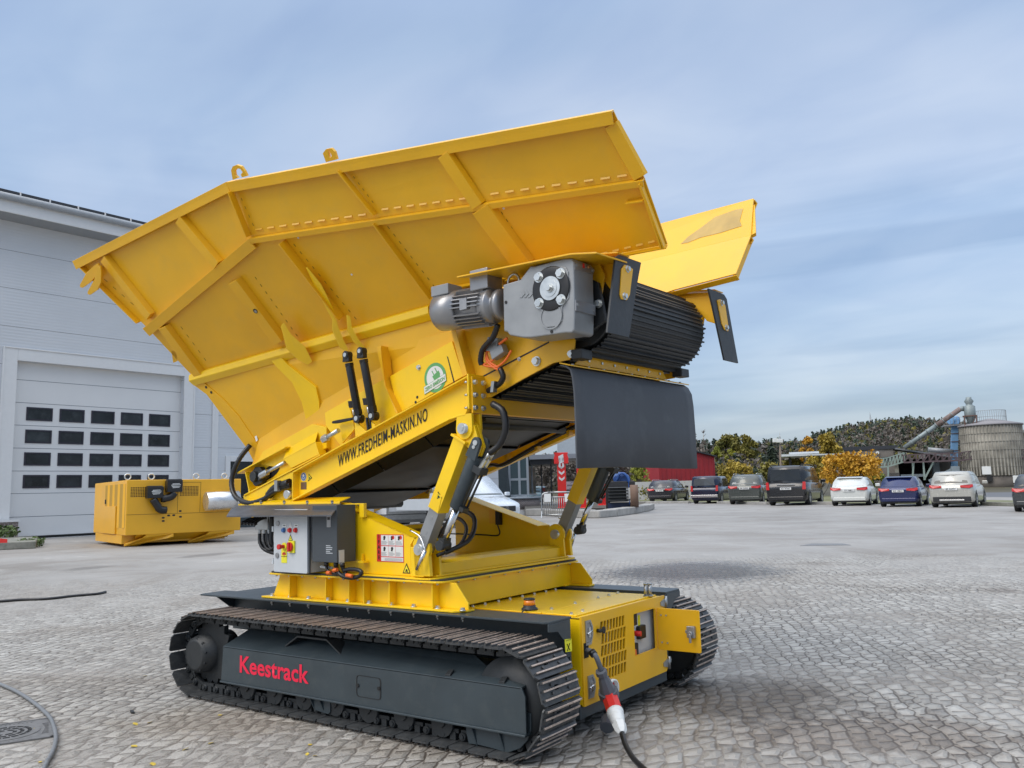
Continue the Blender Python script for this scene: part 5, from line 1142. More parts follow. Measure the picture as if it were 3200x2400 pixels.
for (x, y) in ((418, 700), (418, 980)): q = CQ(x+8, y); b.box((q.x-.022, CY0+.0, q.z-.02), (q.x-.002, CY0+.02, q.z+.02))
b.build('hinge', M_CAB, CAB)
dx0, dx1, dz0, dz1 = -.345, -.066, 1.048, 1.455
b = MB(UF); b.box((dx0, CY0, dz0), (dx1, -.825, dz1)); DRV = b.build('drive_unit', M_DRV, MACH, bevel=.004)
b = MB(UF); b.mat(M_ALD); q = U(1028, 1630, 1, CY0); b.box((q.x-.022, CY0-.003, q.z-.04), (q.x+.022, CY0, q.z+.042)); b.mat(M_INK); b.box((q.x-.014, CY0-.004, q.z+.012), (q.x+.014, CY0-.003, q.z+.032)); b.build('display', M_ALD, DRV)
b = MB(UF); q = U(1029, 1720, 1, CY0)
for k in range(5): b.box((q.x-.036, CY0-.001, q.z+.03-k*.013), (q.x-.036+(.05, .07, .066, .045, .072)[k], CY0, q.z+.035-k*.013))
b.build('white_print', M_CAB, DRV)
b = MB(UF); q = U(1067, 1740, 0, dx1); b.box((dx1, q.y-.025, q.z-.048), (dx1+.002, q.y+.025, q.z+.048)); b.build('paper_label', M_CAB, DRV)
b = MB(UF)
for px in (1020, 1050, 1070):
    q = U(px, 1765, 1, CY0+.03); b.cyl((q.x, CY0+.03, dz0-.03), (q.x, CY0+.03, dz0), .018, 8)
b.build('cable_gland', M_HOSE, DRV)
b = MB(UF)
b.tube([U(*p, 1, -.96) for p in ((1020, 1768), (1024, 1782), (1040, 1790), (1060, 1795), (1085, 1795))], .011, 8)
b.tube([U(*p, 1, -.96) for p in ((1050, 1768), (1055, 1785), (1070, 1800), (1095, 1806), (1120, 1802), (1130, 1790), (1120, 1781), (1095, 1779), (1075, 1783))], .014, 8, ribs=1)
b.tube([U(*p, 1, -.93) for p in ((1070, 1768), (1076, 1785), (1090, 1798), (1105, 1803))], .013, 8, ribs=1); b.build('cable', M_HOSE, DRV)
b = MB(UF)
for a, c in (((1083, 1797), (1102, 1801)), ((1022, 1790), (1034, 1790)), ((1042, 1783), (1054, 1780))): b.cyl(U(*a, 1, -.975), U(*c, 1, -.975), .014, 10)
b.build('orange_cable', M_ORG, DRV)
b = MB(UF); b.mat(M_CAB); b.cyl(U(1003, 1771, 1, -.93), U(1040, 1775, 1, -.93), .010, 10); b.build('cable_joint', M_CAB, DRV)
b = MB(UF); q = U(1143, 1752, 1, -.81); b.box((q.x-.03, -.86, q.z-.012), (q.x+.03, -.81, q.z)); b.box((q.x-.03, -.83, q.z-.012), (q.x-.02, -.81, q.z+.05)); b.build('mounting_bracket', M_YEL_LIT, DRV)
# instruction panel I FARE
ip = [U(*p, 1, -.802) for p in ((1178, 1668), (1262, 1672), (1261, 1758), (1177, 1755))]
ix0, ix1 = (ip[0].x+ip[3].x)/2, (ip[1].x+ip[2].x)/2; iz1, iz0 = (ip[0].z+ip[1].z)/2, (ip[2].z+ip[3].z)/2
b = MB(UF); b.mat(M_RED); b.box((ix0, -.8022, iz0), (ix1, -.801, iz1)); b.mat(M_WHT); iw, ih = ix1-ix0, iz1-iz0
for fx_0, fx_1, fz0, fz1 in ((.17, .44, .60, .97), (.45, .70, .60, .97), (.71, .98, .60, .97), (.17, .44, .20, .57), (.45, .70, .20, .57), (.71, .98, .20, .57), (.17, .98, .03, .17)):
    b.box((ix0+iw*fx_0, -.8032, iz0+ih*fz0), (ix0+iw*fx_1, -.8022, iz0+ih*fz1))
b.mat(M_INK)
random.seed(11)
for cxx in (.17, .45, .71):
    for base_z in (.60, .20):
        if not (cxx > .7 and base_z < .3): b.cyl((ix0+iw*(cxx+.13), -.8038, iz0+ih*(base_z+.29)), (ix0+iw*(cxx+.13), -.8032, iz0+ih*(base_z+.29)), .012, 8); b.box((ix0+iw*(cxx+.09), -.8038, iz0+ih*(base_z+.19)), (ix0+iw*(cxx+.15), -.8032, iz0+ih*(base_z+.25)))
b.mat(M_ALD)
for cxx in (.18, .46, .72):
    for base_z in (.60, .20):
        for k in range(4): b.box((ix0+iw*cxx, -.8036, iz0+ih*(base_z+.03+k*.035)), (ix0+iw*(cxx+random.uniform(.14, .24)), -.8032, iz0+ih*(base_z+.045+k*.035)))
for k in range(3): b.box((ix0+iw*.30, -.8036, iz0+ih*(.05+k*.035)), (ix0+iw*.95, -.8032, iz0+ih*(.065+k*.035)))
b.mat(M_RED)
for cxx in (.62, .90): b.cyl((ix0+iw*cxx, -.8038, iz0+ih*.89), (ix0+iw*cxx, -.8032, iz0+ih*.89), .014, 14)
IP = b.build('instruction_panel', M_RED, UPF)
for k, ch_ in enumerate('IFARE'):
    text('lettering', ch_, M_INK, UPF, UF.W((ix0+iw*.085, -.8024, iz1-ih*(.15+k*.19))), UM @ V(1, 0, 0), UM @ V(0, 0, 1), ih*.135, None, bold=.03, align='CENTER')
tri_label(UF, UPF, U(1271, 1792, 1, -.802), (1, 0, 0), (0, 0, 1), (0, -1, 0), .040)
# valve block with levers and hoses left of the cabinet
b = MB(UF); q = U(815, 1632, 1, -.86); b.box((q.x-.05, -.88, q.z-.06), (q.x+.12, -.78, q.z+.07)); b.mat(M_STL)
for px in (812, 826, 840): p = U(px, 1672, 1, -.86); b.cyl((p.x, -.86, p.z-.07), (p.x, -.86, p.z+.10), .016, 10)
b.build('valve_block', M_ALD, MACH, bevel=.003)
b = MB(UF)
for k in range(5): 
    q1_, q2_ = U(800+k*8, 1618, 1, -.9), U(752+k*10, 1636+k*1, 1, -1.0); b.tube([q1_, (q1_+q2_)/2+V(0, 0, .01), q2_], .009, 8); b.cyl(q2_, q2_+(q1_-q2_)*.25, .014, 10)
b.build('control_lever', M_HOSE, MACH)
for px0, w in ((812, 0), (826, 6), (840, 12)):
    b = MB(UF); b.tube([U(px0, 1668, 1, -.86), U(px0+1, 1695, 1, -.87), U(px0+14-w*.3, 1716, 1, -.88), U(858, 1728-w*1.6, 1, -.86), U(880, 1722, 1, -.83)], .016, 10); b.build('hose', M_HOSE, MACH)
for px0 in (838, 850):
    b = MB(UF); b.tube([U(px0, 1615, 1, -.86), U(px0, 1650, 1, -.86), U(px0-2, 1690, 1, -.87), U(px0+8, 1715, 1, -.85)], .017, 10); b.build('hose', M_HOSE, MACH)
# plug lead of the power unit
b = MB(); y_, z_ = FX(1832, 2032)
l0 = V(HX+.003, y_, z_)
L_pts = [l0, W(1848, 2036, 0, HX+.05), W(1864, 2055, 0, HX+.09), W(1880, 2098, 0, HX+.10)]
b.mat(M_PGR); b.tube(L_pts, .016, 12); lead = b.build('power_lead', M_PGR, MACH)
b = MB(); b.cyl(L_pts[1]-(L_pts[2]-L_pts[1]).normalized()*.0, L_pts[1]+(L_pts[2]-L_pts[1]).normalized()*.03, .024, 12); b.build('cable_gland', M_HOSE, lead)
p0, p1 = W(1879, 2100, 0, HX+.10), W(1906, 2178, 0, HX+.10); dpl = (p1-p0)
b = MB(); d_n = dpl.normalized(); Lp = dpl.length
b.lathe(p0, d_n, [(-.01, .02), (-.01, .036), (.02, .036), (.02, .028), (.03, .028), (.05, .034), (Lp*.6, .046), (Lp-.05, .050), (Lp-.05, .064), (Lp+.0, .064), (Lp+.0, .03)], 8, smooth=False); b.build('grey_plug', M_PGR, lead)
# white socket ring and lid on the panel behind the plug
y_, z_ = FX(1906, 2152); b = MB(); b.mat(M_WHT); b.lathe((HX, y_, z_), (1, 0, 0), [(0, .055), (0, .062), (.035, .062), (.035, .05), (.005, .05)], 28); b.mat(M_RED); b.cyl((HX+.001, y_, z_), (HX+.012, y_, z_), .048, 24); b.build('appliance_inlet', M_WHT, HOU)
# --- the supply cable with its red and white coupler: a thing of its own
q0_, q1_ = p1+d_n*.03, W(1926, 2250, 0, HX+.12); 
C0 = p1-d_n*.01; end = W(1946, 2298, 2, .085); dd = (end-C0); Lc = dd.length; dd.normalize(); q = Lc/.27
cg = empty('supply_cable', (end.x, end.y, 0), 'black supply cable with red and white coupler plugged in below the yellow power unit', 'power cable')
b = MB(); b.lathe(C0, dd, [(0, .03), (0, .052), (.115*q, .050), (.115*q, .03)], 8, smooth=False); b.build('red_coupler', M_RED, cg)
b = MB(); b.lathe(C0+dd*.116*q, dd, [(x*q*.72, r_) for x, r_ in ((0, .03), (0, .053), (.025, .051), (.03, .045), (.05, .044), (.055, .047), (.06, .042), (.07, .044), (.075, .041), (.09, .041), (.10, .034), (.105, .038), (.11, .030))], 16); b.lathe(C0+dd*.198*q, dd, [(0, .02), (0, .043), (.04*q, .036), (.06*q, .022)], 6, smooth=False); b.build('white_coupler', M_WHT, cg)
E2 = C0+dd*.25*q
b = MB(); b.tube([E2, W(1955, 2328, 2, .06), W(1978, 2368, 2, .035), W(2012, 2402, 2, .018), W(2060, 2440, 2, .016), W(2200, 2520, 2, .016), W(2500, 2600, 2, .016)], .0155, 12, sub=10); b.build('cable', M_HOSE, cg)
b = MB(); ql = W(1893, 2262, 2, .07); b.lathe(ql+V(.0, .03, .02), V(.3, -.75, -.45), [(0, .02), (0, .045), (.07, .045), (.07, .02)], 12, smooth=False); b.tube([ql+V(0, .03, .05), ql+V(0, .04, .09), C0+dd*.06], .006, 6); b.build('dust_cap', M_PGR, cg)

n__ = m3(nU); P__ = m3(HA)-n__*(TH+.0015); wp_ = [UF.plane(px, py, P__, n__) for px, py in ((2128, 762), (2150, 740), (2190, 712), (2235, 678), (2300, 655), (2322, 652), (2312, 690), (2318, 706), (2250, 728), (2190, 742), (2150, 758))]
b = MB(UF); b.prism(wp_, -n__*.001); b.build('scuffed_patch', mat('scuffed_yellow', (.52, .36, .12), .7, var=.15, vscale=6, dirt=.3, dcol=(.6, .4, .05)), WFr[1])
# ================================================================== the yard
def nodes_of(m): return m.node_tree.nodes, m.node_tree.links, m.node_tree.nodes['Principled BSDF']
def G(px, py, z=0.): return W(px, py, 2, z)
gm = bpy.data.materials.new('setts_and_asphalt'); gm.use_nodes = True; n, l, B = nodes_of(gm)
def N(t, **k):
    x = n.new(t)
    for a, v in k.items(): setattr(x, a, v)
    return x
def mth(op, a, b=None, c=None):
    x = N('ShaderNodeMath', operation=op)
    for i, v in enumerate((a, b, c)):
        if v is None: continue
        if isinstance(v, (int, float)): x.inputs[i].default_value = v
        else: l.new(v, x.inputs[i])
    return x.outputs[0]
def mixc(f, a, b_, mode='MIX'):
    x = N('ShaderNodeMixRGB', blend_type=mode)
    for i, v in enumerate((f, a, b_)):
        if isinstance(v, (int, float)): x.inputs[i].default_value = v
        elif isinstance(v, tuple): x.inputs[i].default_value = (*v, 1)
        else: l.new(v, x.inputs[i])
    return x.outputs[0]
def rmp(f, *st):
    x = N('ShaderNodeValToRGB'); e = x.color_ramp.elements
    while len(e) < len(st): e.new(.5)
    for k, (p, c) in enumerate(st): e[k].position = p; e[k].color = (c, c, c, 1) if isinstance(c, (int, float)) else (*c, 1)
    l.new(f, x.inputs[0]); return x.outputs[0]
geo = N('ShaderNodeNewGeometry'); pos = geo.outputs['Position']
def noise(scale, detail=4, rough=.5, vec=None, dist=0.):
    x = N('ShaderNodeTexNoise'); x.inputs['Scale'].default_value = scale; x.inputs['Detail'].default_value = detail; x.inputs['Roughness'].default_value = rough; x.inputs['Distortion'].default_value = dist
    l.new(vec if vec is not None else pos, x.inputs['Vector']); return x.outputs['Fac'], x.outputs['Color']
wf, wc = noise(1.3, 3)
warp = N('ShaderNodeVectorMath', operation='MULTIPLY_ADD'); l.new(wc, warp.inputs[0]); warp.inputs[1].default_value = (.16, .16, 0); l.new(pos, warp.inputs[2])
mp = N('ShaderNodeMapping'); mp.inputs['Rotation'].default_value = (0, 0, R(-38)); mp.inputs['Scale'].default_value = (1/.098, 1/.155, 0); l.new(warp.outputs[0], mp.inputs[0])
# running-bond offset so that stones sit in courses
sp = N('ShaderNodeSeparateXYZ'); l.new(mp.outputs[0], sp.inputs[0])
row = mth('FLOOR', sp.outputs[0]); sh = mth('MULTIPLY', row, .5)
cb = N('ShaderNodeCombineXYZ'); l.new(sp.outputs[0], cb.inputs[0]); l.new(mth('ADD', sp.outputs[1], sh), cb.inputs[1])
def vor(feat):
    v = N('ShaderNodeTexVoronoi', feature=feat, voronoi_dimensions='2D'); v.inputs['Scale'].default_value = 1; v.inputs['Randomness'].default_value = .58; l.new(cb.outputs[0], v.inputs['Vector']); return v
vd, vc = vor('DISTANCE_TO_EDGE'), vor('F1')
fine, _ = noise(60, 3, .6); mid, _ = noise(7, 5, .6); big, _ = noise(.55, 5, .6); huge, _ = noise(.12, 4, .55)
edge = mth('ADD', vd.outputs['Distance'], mth('MULTIPLY', mth('SUBTRACT', fine, .5), .10))
dirtm = rmp(big, (.38, 0.), (.62, 1.))
gap = rmp(mth('ADD', edge, mth('MULTIPLY', mth('SUBTRACT', mid, .5), .12)), (.03, 1.), (.10, 0.))
stone = rmp(edge, (.02, 0.), (.30, 1.))
sepc = N('ShaderNodeSeparateColor'); l.new(vc.outputs['Color'], sepc.inputs[0])
tone = rmp(mth('ADD', mth('MULTIPLY', sepc.outputs[0], .6), mth('MULTIPLY', mid, .4)), (.15, (.25, .232, .205)), (.5, (.36, .34, .305)), (.85, (.49, .47, .43)))
tone = mixc(rmp(fine, (.3, 0.), (.75, .35)), tone, (.50, .49, .47))
jc = mixc(dirtm, (.095, .08, .066), (.24, .22, .195))
setts = mixc(gap, tone, jc)
# dusty film that fills the joints in places
film = rmp(mth('MULTIPLY', mth('ADD', big, mid), .5), (.50, 0.), (.66, .8))
setts = mixc(film, setts, (.33, .305, .28))
# asphalt / worn concrete further out
pxyz = N('ShaderNodeSeparateXYZ'); l.new(pos, pxyz.inputs[0])
asph = rmp(mth('ADD', mth('MULTIPLY', mid, .5), mth('MULTIPLY', big, .5)), (.3, (.225, .212, .195)), (.7, (.315, .30, .28)))
asph = mixc(rmp(huge, (.4, 0.), (.65, .8)), asph, (.35, .335, .315))
dist = mth('SQRT', mth('ADD', mth('POWER', pxyz.outputs[0], 2.), mth('POWER', pxyz.outputs[1], 2.)))
bl = mth('ADD', dist, mth('MULTIPLY', mth('SUBTRACT', huge, .5), 22.))
far = N('ShaderNodeMapRange', interpolation_type='SMOOTHSTEP'); far.inputs['From Min'].default_value = 13.; far.inputs['From Max'].default_value = 21.; l.new(bl, far.inputs['Value'])
col = mixc(far.outputs[0], setts, asph)
# oily and wet patches with a shape of their own
def patch(cx, cy, rx, ry, ang, amt, colr, soft=.35, nz=.55):
    global col
    m_ = N('ShaderNodeMapping', vector_type='TEXTURE'); m_.inputs['Location'].default_value = (cx, cy, 0); m_.inputs['Rotation'].default_value = (0, 0, ang); m_.inputs['Scale'].default_value = (rx, ry, 1); l.new(pos, m_.inputs[0])
    s_ = N('ShaderNodeSeparateXYZ'); l.new(m_.outputs[0], s_.inputs[0])
    r_ = mth('SQRT', mth('ADD', mth('POWER', s_.outputs[0], 2.), mth('POWER', s_.outputs[1], 2.)))
    r_ = mth('ADD', r_, mth('MULTIPLY', mth('SUBTRACT', mid, .5), nz*1.6)); r_ = mth('ADD', r_, mth('MULTIPLY', mth('SUBTRACT', big, .5), nz))
    f_ = rmp(r_, (1-soft-.2, amt), (1.0, 0.)); f_ = mth('MULTIPLY', f_, 1.); col = mixc(f_, col, mixc(1., col, colr, 'MULTIPLY')); return f_
def gp(px, py, rpx, rpy, *a, **k):
    c = G(px, py); e1_ = G(px+rpx, py); e2_ = G(px, py-rpy); ang = math.atan2((e1_-c).y, (e1_-c).x)
    return patch(c.x, c.y, (e1_-c).length, (e2_-c).length, ang, *a, **k)
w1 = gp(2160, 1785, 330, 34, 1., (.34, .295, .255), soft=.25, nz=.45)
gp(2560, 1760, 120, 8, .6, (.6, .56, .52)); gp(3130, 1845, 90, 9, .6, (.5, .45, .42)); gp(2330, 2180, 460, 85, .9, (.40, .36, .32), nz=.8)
w2 = gp(2700, 2300, 620, 80, .8, (.55, .48, .43), nz=1.2); gp(640, 1735, 52, 8, .7, (.5, .5, .5), soft=.2); gp(280, 1775, 50, 7, .6, (.55, .55, .55), soft=.2)
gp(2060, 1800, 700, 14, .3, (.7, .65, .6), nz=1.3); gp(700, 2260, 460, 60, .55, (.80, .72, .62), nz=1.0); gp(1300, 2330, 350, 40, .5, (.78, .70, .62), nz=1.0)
lt, _ = noise(.8, 6, .65, dist=.4); col = mixc(rmp(lt, (.60, 0.), (.74, .40)), col, (.54, .52, .49))
vr, _ = noise(.35, 6, .7, dist=.8); col = mixc(rmp(vr, (.38, .55), (.55, 0.)), col, mixc(1., col, (.66, .61, .56), 'MULTIPLY'))
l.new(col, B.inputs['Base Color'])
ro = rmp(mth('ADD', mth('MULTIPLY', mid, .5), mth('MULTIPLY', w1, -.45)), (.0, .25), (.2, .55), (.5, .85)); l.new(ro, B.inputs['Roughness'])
B.inputs['Specular IOR Level'].default_value = .35
hgt = mth('ADD', mth('MULTIPLY', stone, 1.), mth('MULTIPLY', fine, .25)); hgt = mth('MULTIPLY', hgt, mth('SUBTRACT', 1., far.outputs[0])); hgt = mth('ADD', hgt, mth('MULTIPLY', mth('ADD', fine, mid), .18))
bp = N('ShaderNodeBump'); bp.inputs['Strength'].default_value = .9; bp.inputs['Distance'].default_value = .022; l.new(hgt, bp.inputs['Height']); l.new(bp.outputs[0], B.inputs['Normal'])
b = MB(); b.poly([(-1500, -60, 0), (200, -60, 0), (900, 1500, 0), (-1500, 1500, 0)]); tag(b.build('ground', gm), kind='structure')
# --- fallen leaves and small litter: countable, so each its own thing
M_LEAF = mat('birch_leaf', (.62, .46, .06), .6, var=.25)
random.seed(5)
lf_spots = [(468, 2258), (423, 2263), (580, 2341), (688, 2235), (969, 2327), (984, 2362), (960, 2357), (108, 2280), (419, 2332), (477, 2388), (454, 2112), (125, 2381), (660, 2322)]
src = None
for i_, (px, py) in enumerate(lf_spots):
    c = G(px, py, .004); a = random.random()*6.28; r_ = random.uniform(.012, .02)
    if src is None:
        b = MB(); P = [(.0, -.02, 0), (.013, -.006, .002), (.012, .006, .004), (0, .02, .002), (-.012, .006, 0), (-.013, -.006, .001)]; b.prism(P, (0, 0, .0008)); o = b.build('fallen_leaf', M_LEAF); src = o
    else: o = copyobj(src)
    o.location = c; o.rotation_euler = (random.uniform(-.3, .3), random.uniform(-.3, .3), a); o.scale = (r_/.015,)*3
    tag(o, 'tiny yellow leaf lying on the worn stone setts near the track', 'leaf', 'fallen leaves on the setts')
b = MB(); p = [G(x, y, .0) for x, y in ((406, 2224), (417, 2224), (421, 2231), (410, 2231))]; b.prism(p, (0, 0, .012)); tag(b.build('stone_chip', M_INK), 'small black chip of debris on the setts left of the track', 'debris')
# --- hose across the setts, manhole, drain, cable on the yard
M_OLDH = mat('dusty_hose_rubber', (.17, .18, .19), .55, var=.2, vscale=30)
b = MB(); b.tube([G(*p, .018) for p in ((-120, 2090), (0, 2138), (50, 2160), (98, 2190), (135, 2220), (158, 2245), (170, 2275), (175, 2305), (170, 2335), (158, 2362), (145, 2385), (130, 2420), (90, 2500))], .0135, 10, sub=8)
tag(b.build('air_hose', M_OLDH), 'dusty grey hose curving over the cast iron drain cover', 'hose')
b = MB(); b.tube([G(*p, .02) for p in ((-60, 1879), (0, 1879), (70, 1874), (150, 1871), (230, 1862), (300, 1856), (330, 1850))], .022, 8); tag(b.build('yard_cable', M_HOSE), 'thin black cable lying straight across the yard before the grey gate', 'cable')
M_IRON = mat('cast_iron', (.20, .195, .19), .5, metal=.4, var=.2, vscale=30, bump=.3, bscale=60)
c = G(15, 2295, 0); root = empty('drain_cover', (c.x, c.y, 0), 'square cast iron drain cover with round slotted grate under the grey hose', 'drain cover')
u_ = (G(165, 2305)-c); u_.z = 0; hl = u_.length*1.02; u_.normalize(); v_ = Vector((-u_.y, u_.x, 0))
sq = [c+u_*hl, c+v_*hl, c-u_*hl, c-v_*hl]
b = MB(); b.prism([q+V(0, 0, .001) for q in sq], (0, 0, .006)); b.build('frame_plate', M_IRON, root)
b = MB()
for k in range(4):
    a, d_ = sq[k], sq[(k+1) % 4]; inn = (d_-a).normalized(); nn_ = V(-inn.y, inn.x, 0); 
    b.prism([a+V(0, 0, .007), d_+V(0, 0, .007), d_+nn_*.02+V(0, 0, .007), a+nn_*.02+V(0, 0, .007)], (0, 0, .004))
    for j in range(1, 22):
        if 4 < j < 17: 
            t = j/22; o_ = a.lerp(d_, t)+nn_*.03; L_ = .02+.02*abs(j-11)/6; b.prism([o_+V(0, 0, .007), o_+inn*.010+V(0, 0, .007), o_+inn*.010+nn_*L_+V(0, 0, .007), o_+nn_*L_+V(0, 0, .007)], (0, 0, .003))
b.build('raised_pattern', M_IRON, root)
b = MB(); b.cyl(c+V(0, 0, .007), c+V(0, 0, .010), hl*.52, 40); b.build('round_lid', M_IRON, root)
b = MB()
for ring_, rr in ((6, hl*.14), (12, hl*.25), (18, hl*.36)):
    for k in range(ring_):
        a = 2*math.pi*k/ring_; e = V(math.cos(a), math.sin(a), 0); t_ = V(-e.y, e.x, 0); b.obox(c+e*rr+V(0, 0, .0105), e*hl*.03, t_*hl*.05, V(0, 0, .0008))
b.build('grate_slots', M_DKG, root)
for (px, py, w_, lab) in ((2580, 1705, 80, 'flush rectangular iron cover set in the asphalt before the black van'),):
    c = G(px, py); r_ = (G(px+w_, py)-c).length; b = MB(); b.prism([G(px-w_, py+1, .001), G(px+w_, py-1, .001), G(px+w_-25, py-6, .001), G(px-w_+35, py-6, .001)], (0, 0, .006)); tag(b.build('drain_cover', M_IRON), lab, 'drain cover')
# ================================================================== left hall
BY = 1.49187; dB = V(math.cos(BY), math.sin(BY), 0); eB = V(-dB.y, dB.x, 0)
o_ = G(25, 1688)
BF = Frame(o_, Matrix((dB, eB, V(0, 0, 1))).transposed())
def BW_(px, py, y=0.): return BF.on(px, py, 1, y)
def panelmat(name, colr, pitch, z0, fine_, strength=.35, jw=.018, vertical=False):
    m = mat(name, colr, .45, var=.04, vscale=.4, metal=.0); n_, l_, B_ = nodes_of(m)
    g_ = n_.new('ShaderNodeNewGeometry'); s_ = n_.new('ShaderNodeSeparateXYZ'); l_.new(g_.outputs['Position'], s_.inputs[0])
    def M_(op, a, b_=None):
        x = n_.new('ShaderNodeMath'); x.operation = op
        for i, v in enumerate((a, b_)):
            if v is None: continue
            if isinstance(v, (int, float)): x.inputs[i].default_value = v
            else: l_.new(v, x.inputs[i])
        return x.outputs[0]
    z = M_('SUBTRACT', s_.outputs['Z'], z0); fr = M_('FRACT', M_('DIVIDE', z, pitch)); j = M_('LESS_THAN', fr, jw/pitch)
    mx_ = n_.new('ShaderNodeMixRGB'); l_.new(j, mx_.inputs[0]); old = B_.inputs['Base Color'].links[0].from_socket; l_.new(old, mx_.inputs[1]); mx_.inputs[2].default_value = (*[c_*.30 for c_ in colr], 1); l_.new(mx_.outputs[0], B_.inputs['Base Color'])
    w_ = M_('SINE', M_('MULTIPLY', z, 2*math.pi/fine_)); h_ = M_('SUBTRACT', M_('MULTIPLY', w_, .2), j)
    bp_ = n_.new('ShaderNodeBump'); bp_.inputs['Strength'].default_value = strength; bp_.inputs['Distance'].default_value = .02; l_.new(h_, bp_.inputs['Height']); l_.new(bp_.outputs[0], B_.inputs['Normal'])
    return m
M_WALL = panelmat('ribbed_wall_panel', (.58, .605, .63), 1.765, 9.64-1.765*6, .145, .5)
M_TRIM = mat('wall_trim', (.68, .69, .69), .45, var=.02)
M_DOORP = panelmat('gate_panel', (.56, .585, .615), 1.0, 0, .05, .15)
M_ROOFD = mat('dark_roof_edge', (.03, .033, .04), .5)
hall = empty('industrial_hall', BF.W((4, 0, 0)), 'tall pale grey panel clad hall with a big windowed roller gate', 'building')
HEND = BW_(1560, 1600).x
DS0, DS1, DH = BW_(54, 1121).x, BW_(575, 1174).x, 8.1
b = MB(BF)
b.holed([(-2.4, 0, 0), (HEND, 0, 0), (HEND, 0, 15.4), (-2.4, 0, 15.4)], [[(DS0, 0, .003), (DS1, 0, .003), (DS1, 0, DH), (DS0, 0, DH)]], (0, .5, 0)); b.build('wall', M_WALL, hall)
b = MB(BF); b.box((-2.4, .55, 0), (-2.1, 20, 15.3)); b.box((HEND-.3, .55, 0), (HEND, 20, 15.3)); b.box((-2.0, 19.7, 0), (HEND-.4, 20, 15.3)); b.build('side_wall', M_WALL, hall)
# roof, fascia and gutter
e0_, e1_ = BF.on(0, 597, 1, -1.3), BF.on(440, 702, 1, -1.3); zr = (e0_.z+e1_.z)/2
b = MB(BF); b.box((-2.9, -1.3, zr-.10), (HEND+.5, 20.3, zr)); b.mat(M_ROOFD); b.box((-2.95, -1.42, zr+.002), (HEND+.5, -1.05, zr+.12)); b.build('roof', M_ROOFD, hall)
b = MB(BF); b.box((-2.9, -1.29, zr-.85), (HEND+.5, -1.20, zr-.11)); b.box((-2.9, -1.19, zr-.85), (-2.8, 0, zr-.11)); b.box((-2.9, -1.29, zr-1.7), (-2.72, -1.1, zr-.86)); b.build('fascia', M_TRIM, hall)
b = MB(BF); b.cyl((-2.9, -1.42, zr-.18), (HEND, -1.42, zr-.18), .16, 12); b.build('gutter', mat('gutter_grey', (.30, .33, .36), .4), hall)
b = MB(BF)
for k in range(18): b.box((-2.0+k*1.25, -1.50, zr-.05), (-1.96+k*1.25, -1.38, zr+.125))
b.build('gutter_strap', M_TRIM, hall)
b = MB(BF); b.box((-2.8, -1.19, zr-.86), (HEND, -.01, zr-.80)); b.build('soffit', mat('soffit_grey', (.28, .30, .32), .6), hall)
# gate surround, corner trims
b = MB(BF); fw = .55
b.box((DS0-fw, -.07, 0), (DS0, -.003, DH+fw)); b.box((DS1, -.07, 0), (DS1+fw, -.003, DH+fw)); b.box((DS0+.002, -.07, DH), (DS1-.002, -.003, DH+fw))
b.box((DS0-fw-.06, -.11, 0), (DS0-fw+.01, -.003, DH+fw+.05)); b.box((DS1+fw-.01, -.11, 0), (DS1+fw+.06, -.003, DH+fw+.05)); b.box((DS0-fw+.012, -.11, DH+fw-.01), (DS1+fw-.012, -.003, DH+fw+.05))
b.build('gate_surround', M_TRIM, hall, bevel=.01)
b = MB(BF); s_ = BW_(667, 1380).x; s2_ = BW_(680, 1380).x; b.box((s_, -.06, 0), (s2_, -.003, 14.9)); b.box((s_-.12, -.09, 0), (s_, -.003, 14.9)); b.build('cover_strip', M_TRIM, hall, bevel=.01)
# sectional gate: seven sections, windows, rubber foot
YD = .30
gate = empty('g_', BF.W((0, 0, 0)), 'x', 'x'); bpy.data.objects.remove(gate)
b = MB(BF); b.box((DS0-.05, YD, .12), (DS1+.05, YD+.08, DH+.05)); GATE = b.build('sectional_gate', mat('gate_enamel', (.66, .67, .67), .4, var=.03, vscale=.6), hall)
zl_ = [BF.on(*p, 1, YD).z for p in ((52, 1185), (47, 1256), (42, 1327), (38, 1399), (34, 1471), (31, 1542), (27, 1616))]
b = MB(BF)
for z_ in zl_: b.box((DS0, YD-.004, z_-.022), (DS1, YD-.001, z_+.0))
b.build('section_joint', mat('joint_grey', (.13, .15, .18), .7), hall)
b = MB(BF); b.box((DS0, YD-.03, .0), (DS1, YD+.1, .12)); b.build('rubber_foot', M_DKG, hall)
M_FRM = mat('window_frame_black', (.015, .013, .025), .4)
gl = mat('gate_window_glass', (.018, .022, .025), .12, spec=.35, var=.6, vscale=.9, dirt=.5, dcol=(.07, .08, .085))
wcols = [(BF.on(200+0*0+x0/2.765-200, 1280, 1, YD).x, BF.on(x1/2.765, 1280, 1, YD).x) for x0, x1 in ((228, 456), (516, 731), (790, 991), (1046, 1236), (1290, 1472))]
wrows = [(BF.on(x/2.765, 1150+y1/2.765, 1, YD).z, BF.on(x/2.765, 1150+y0/2.765, 1, YD).z) for x, y0, y1 in ((228, 336, 452), (216, 531, 648), (205, 728, 843), (190, 924, 1040))]
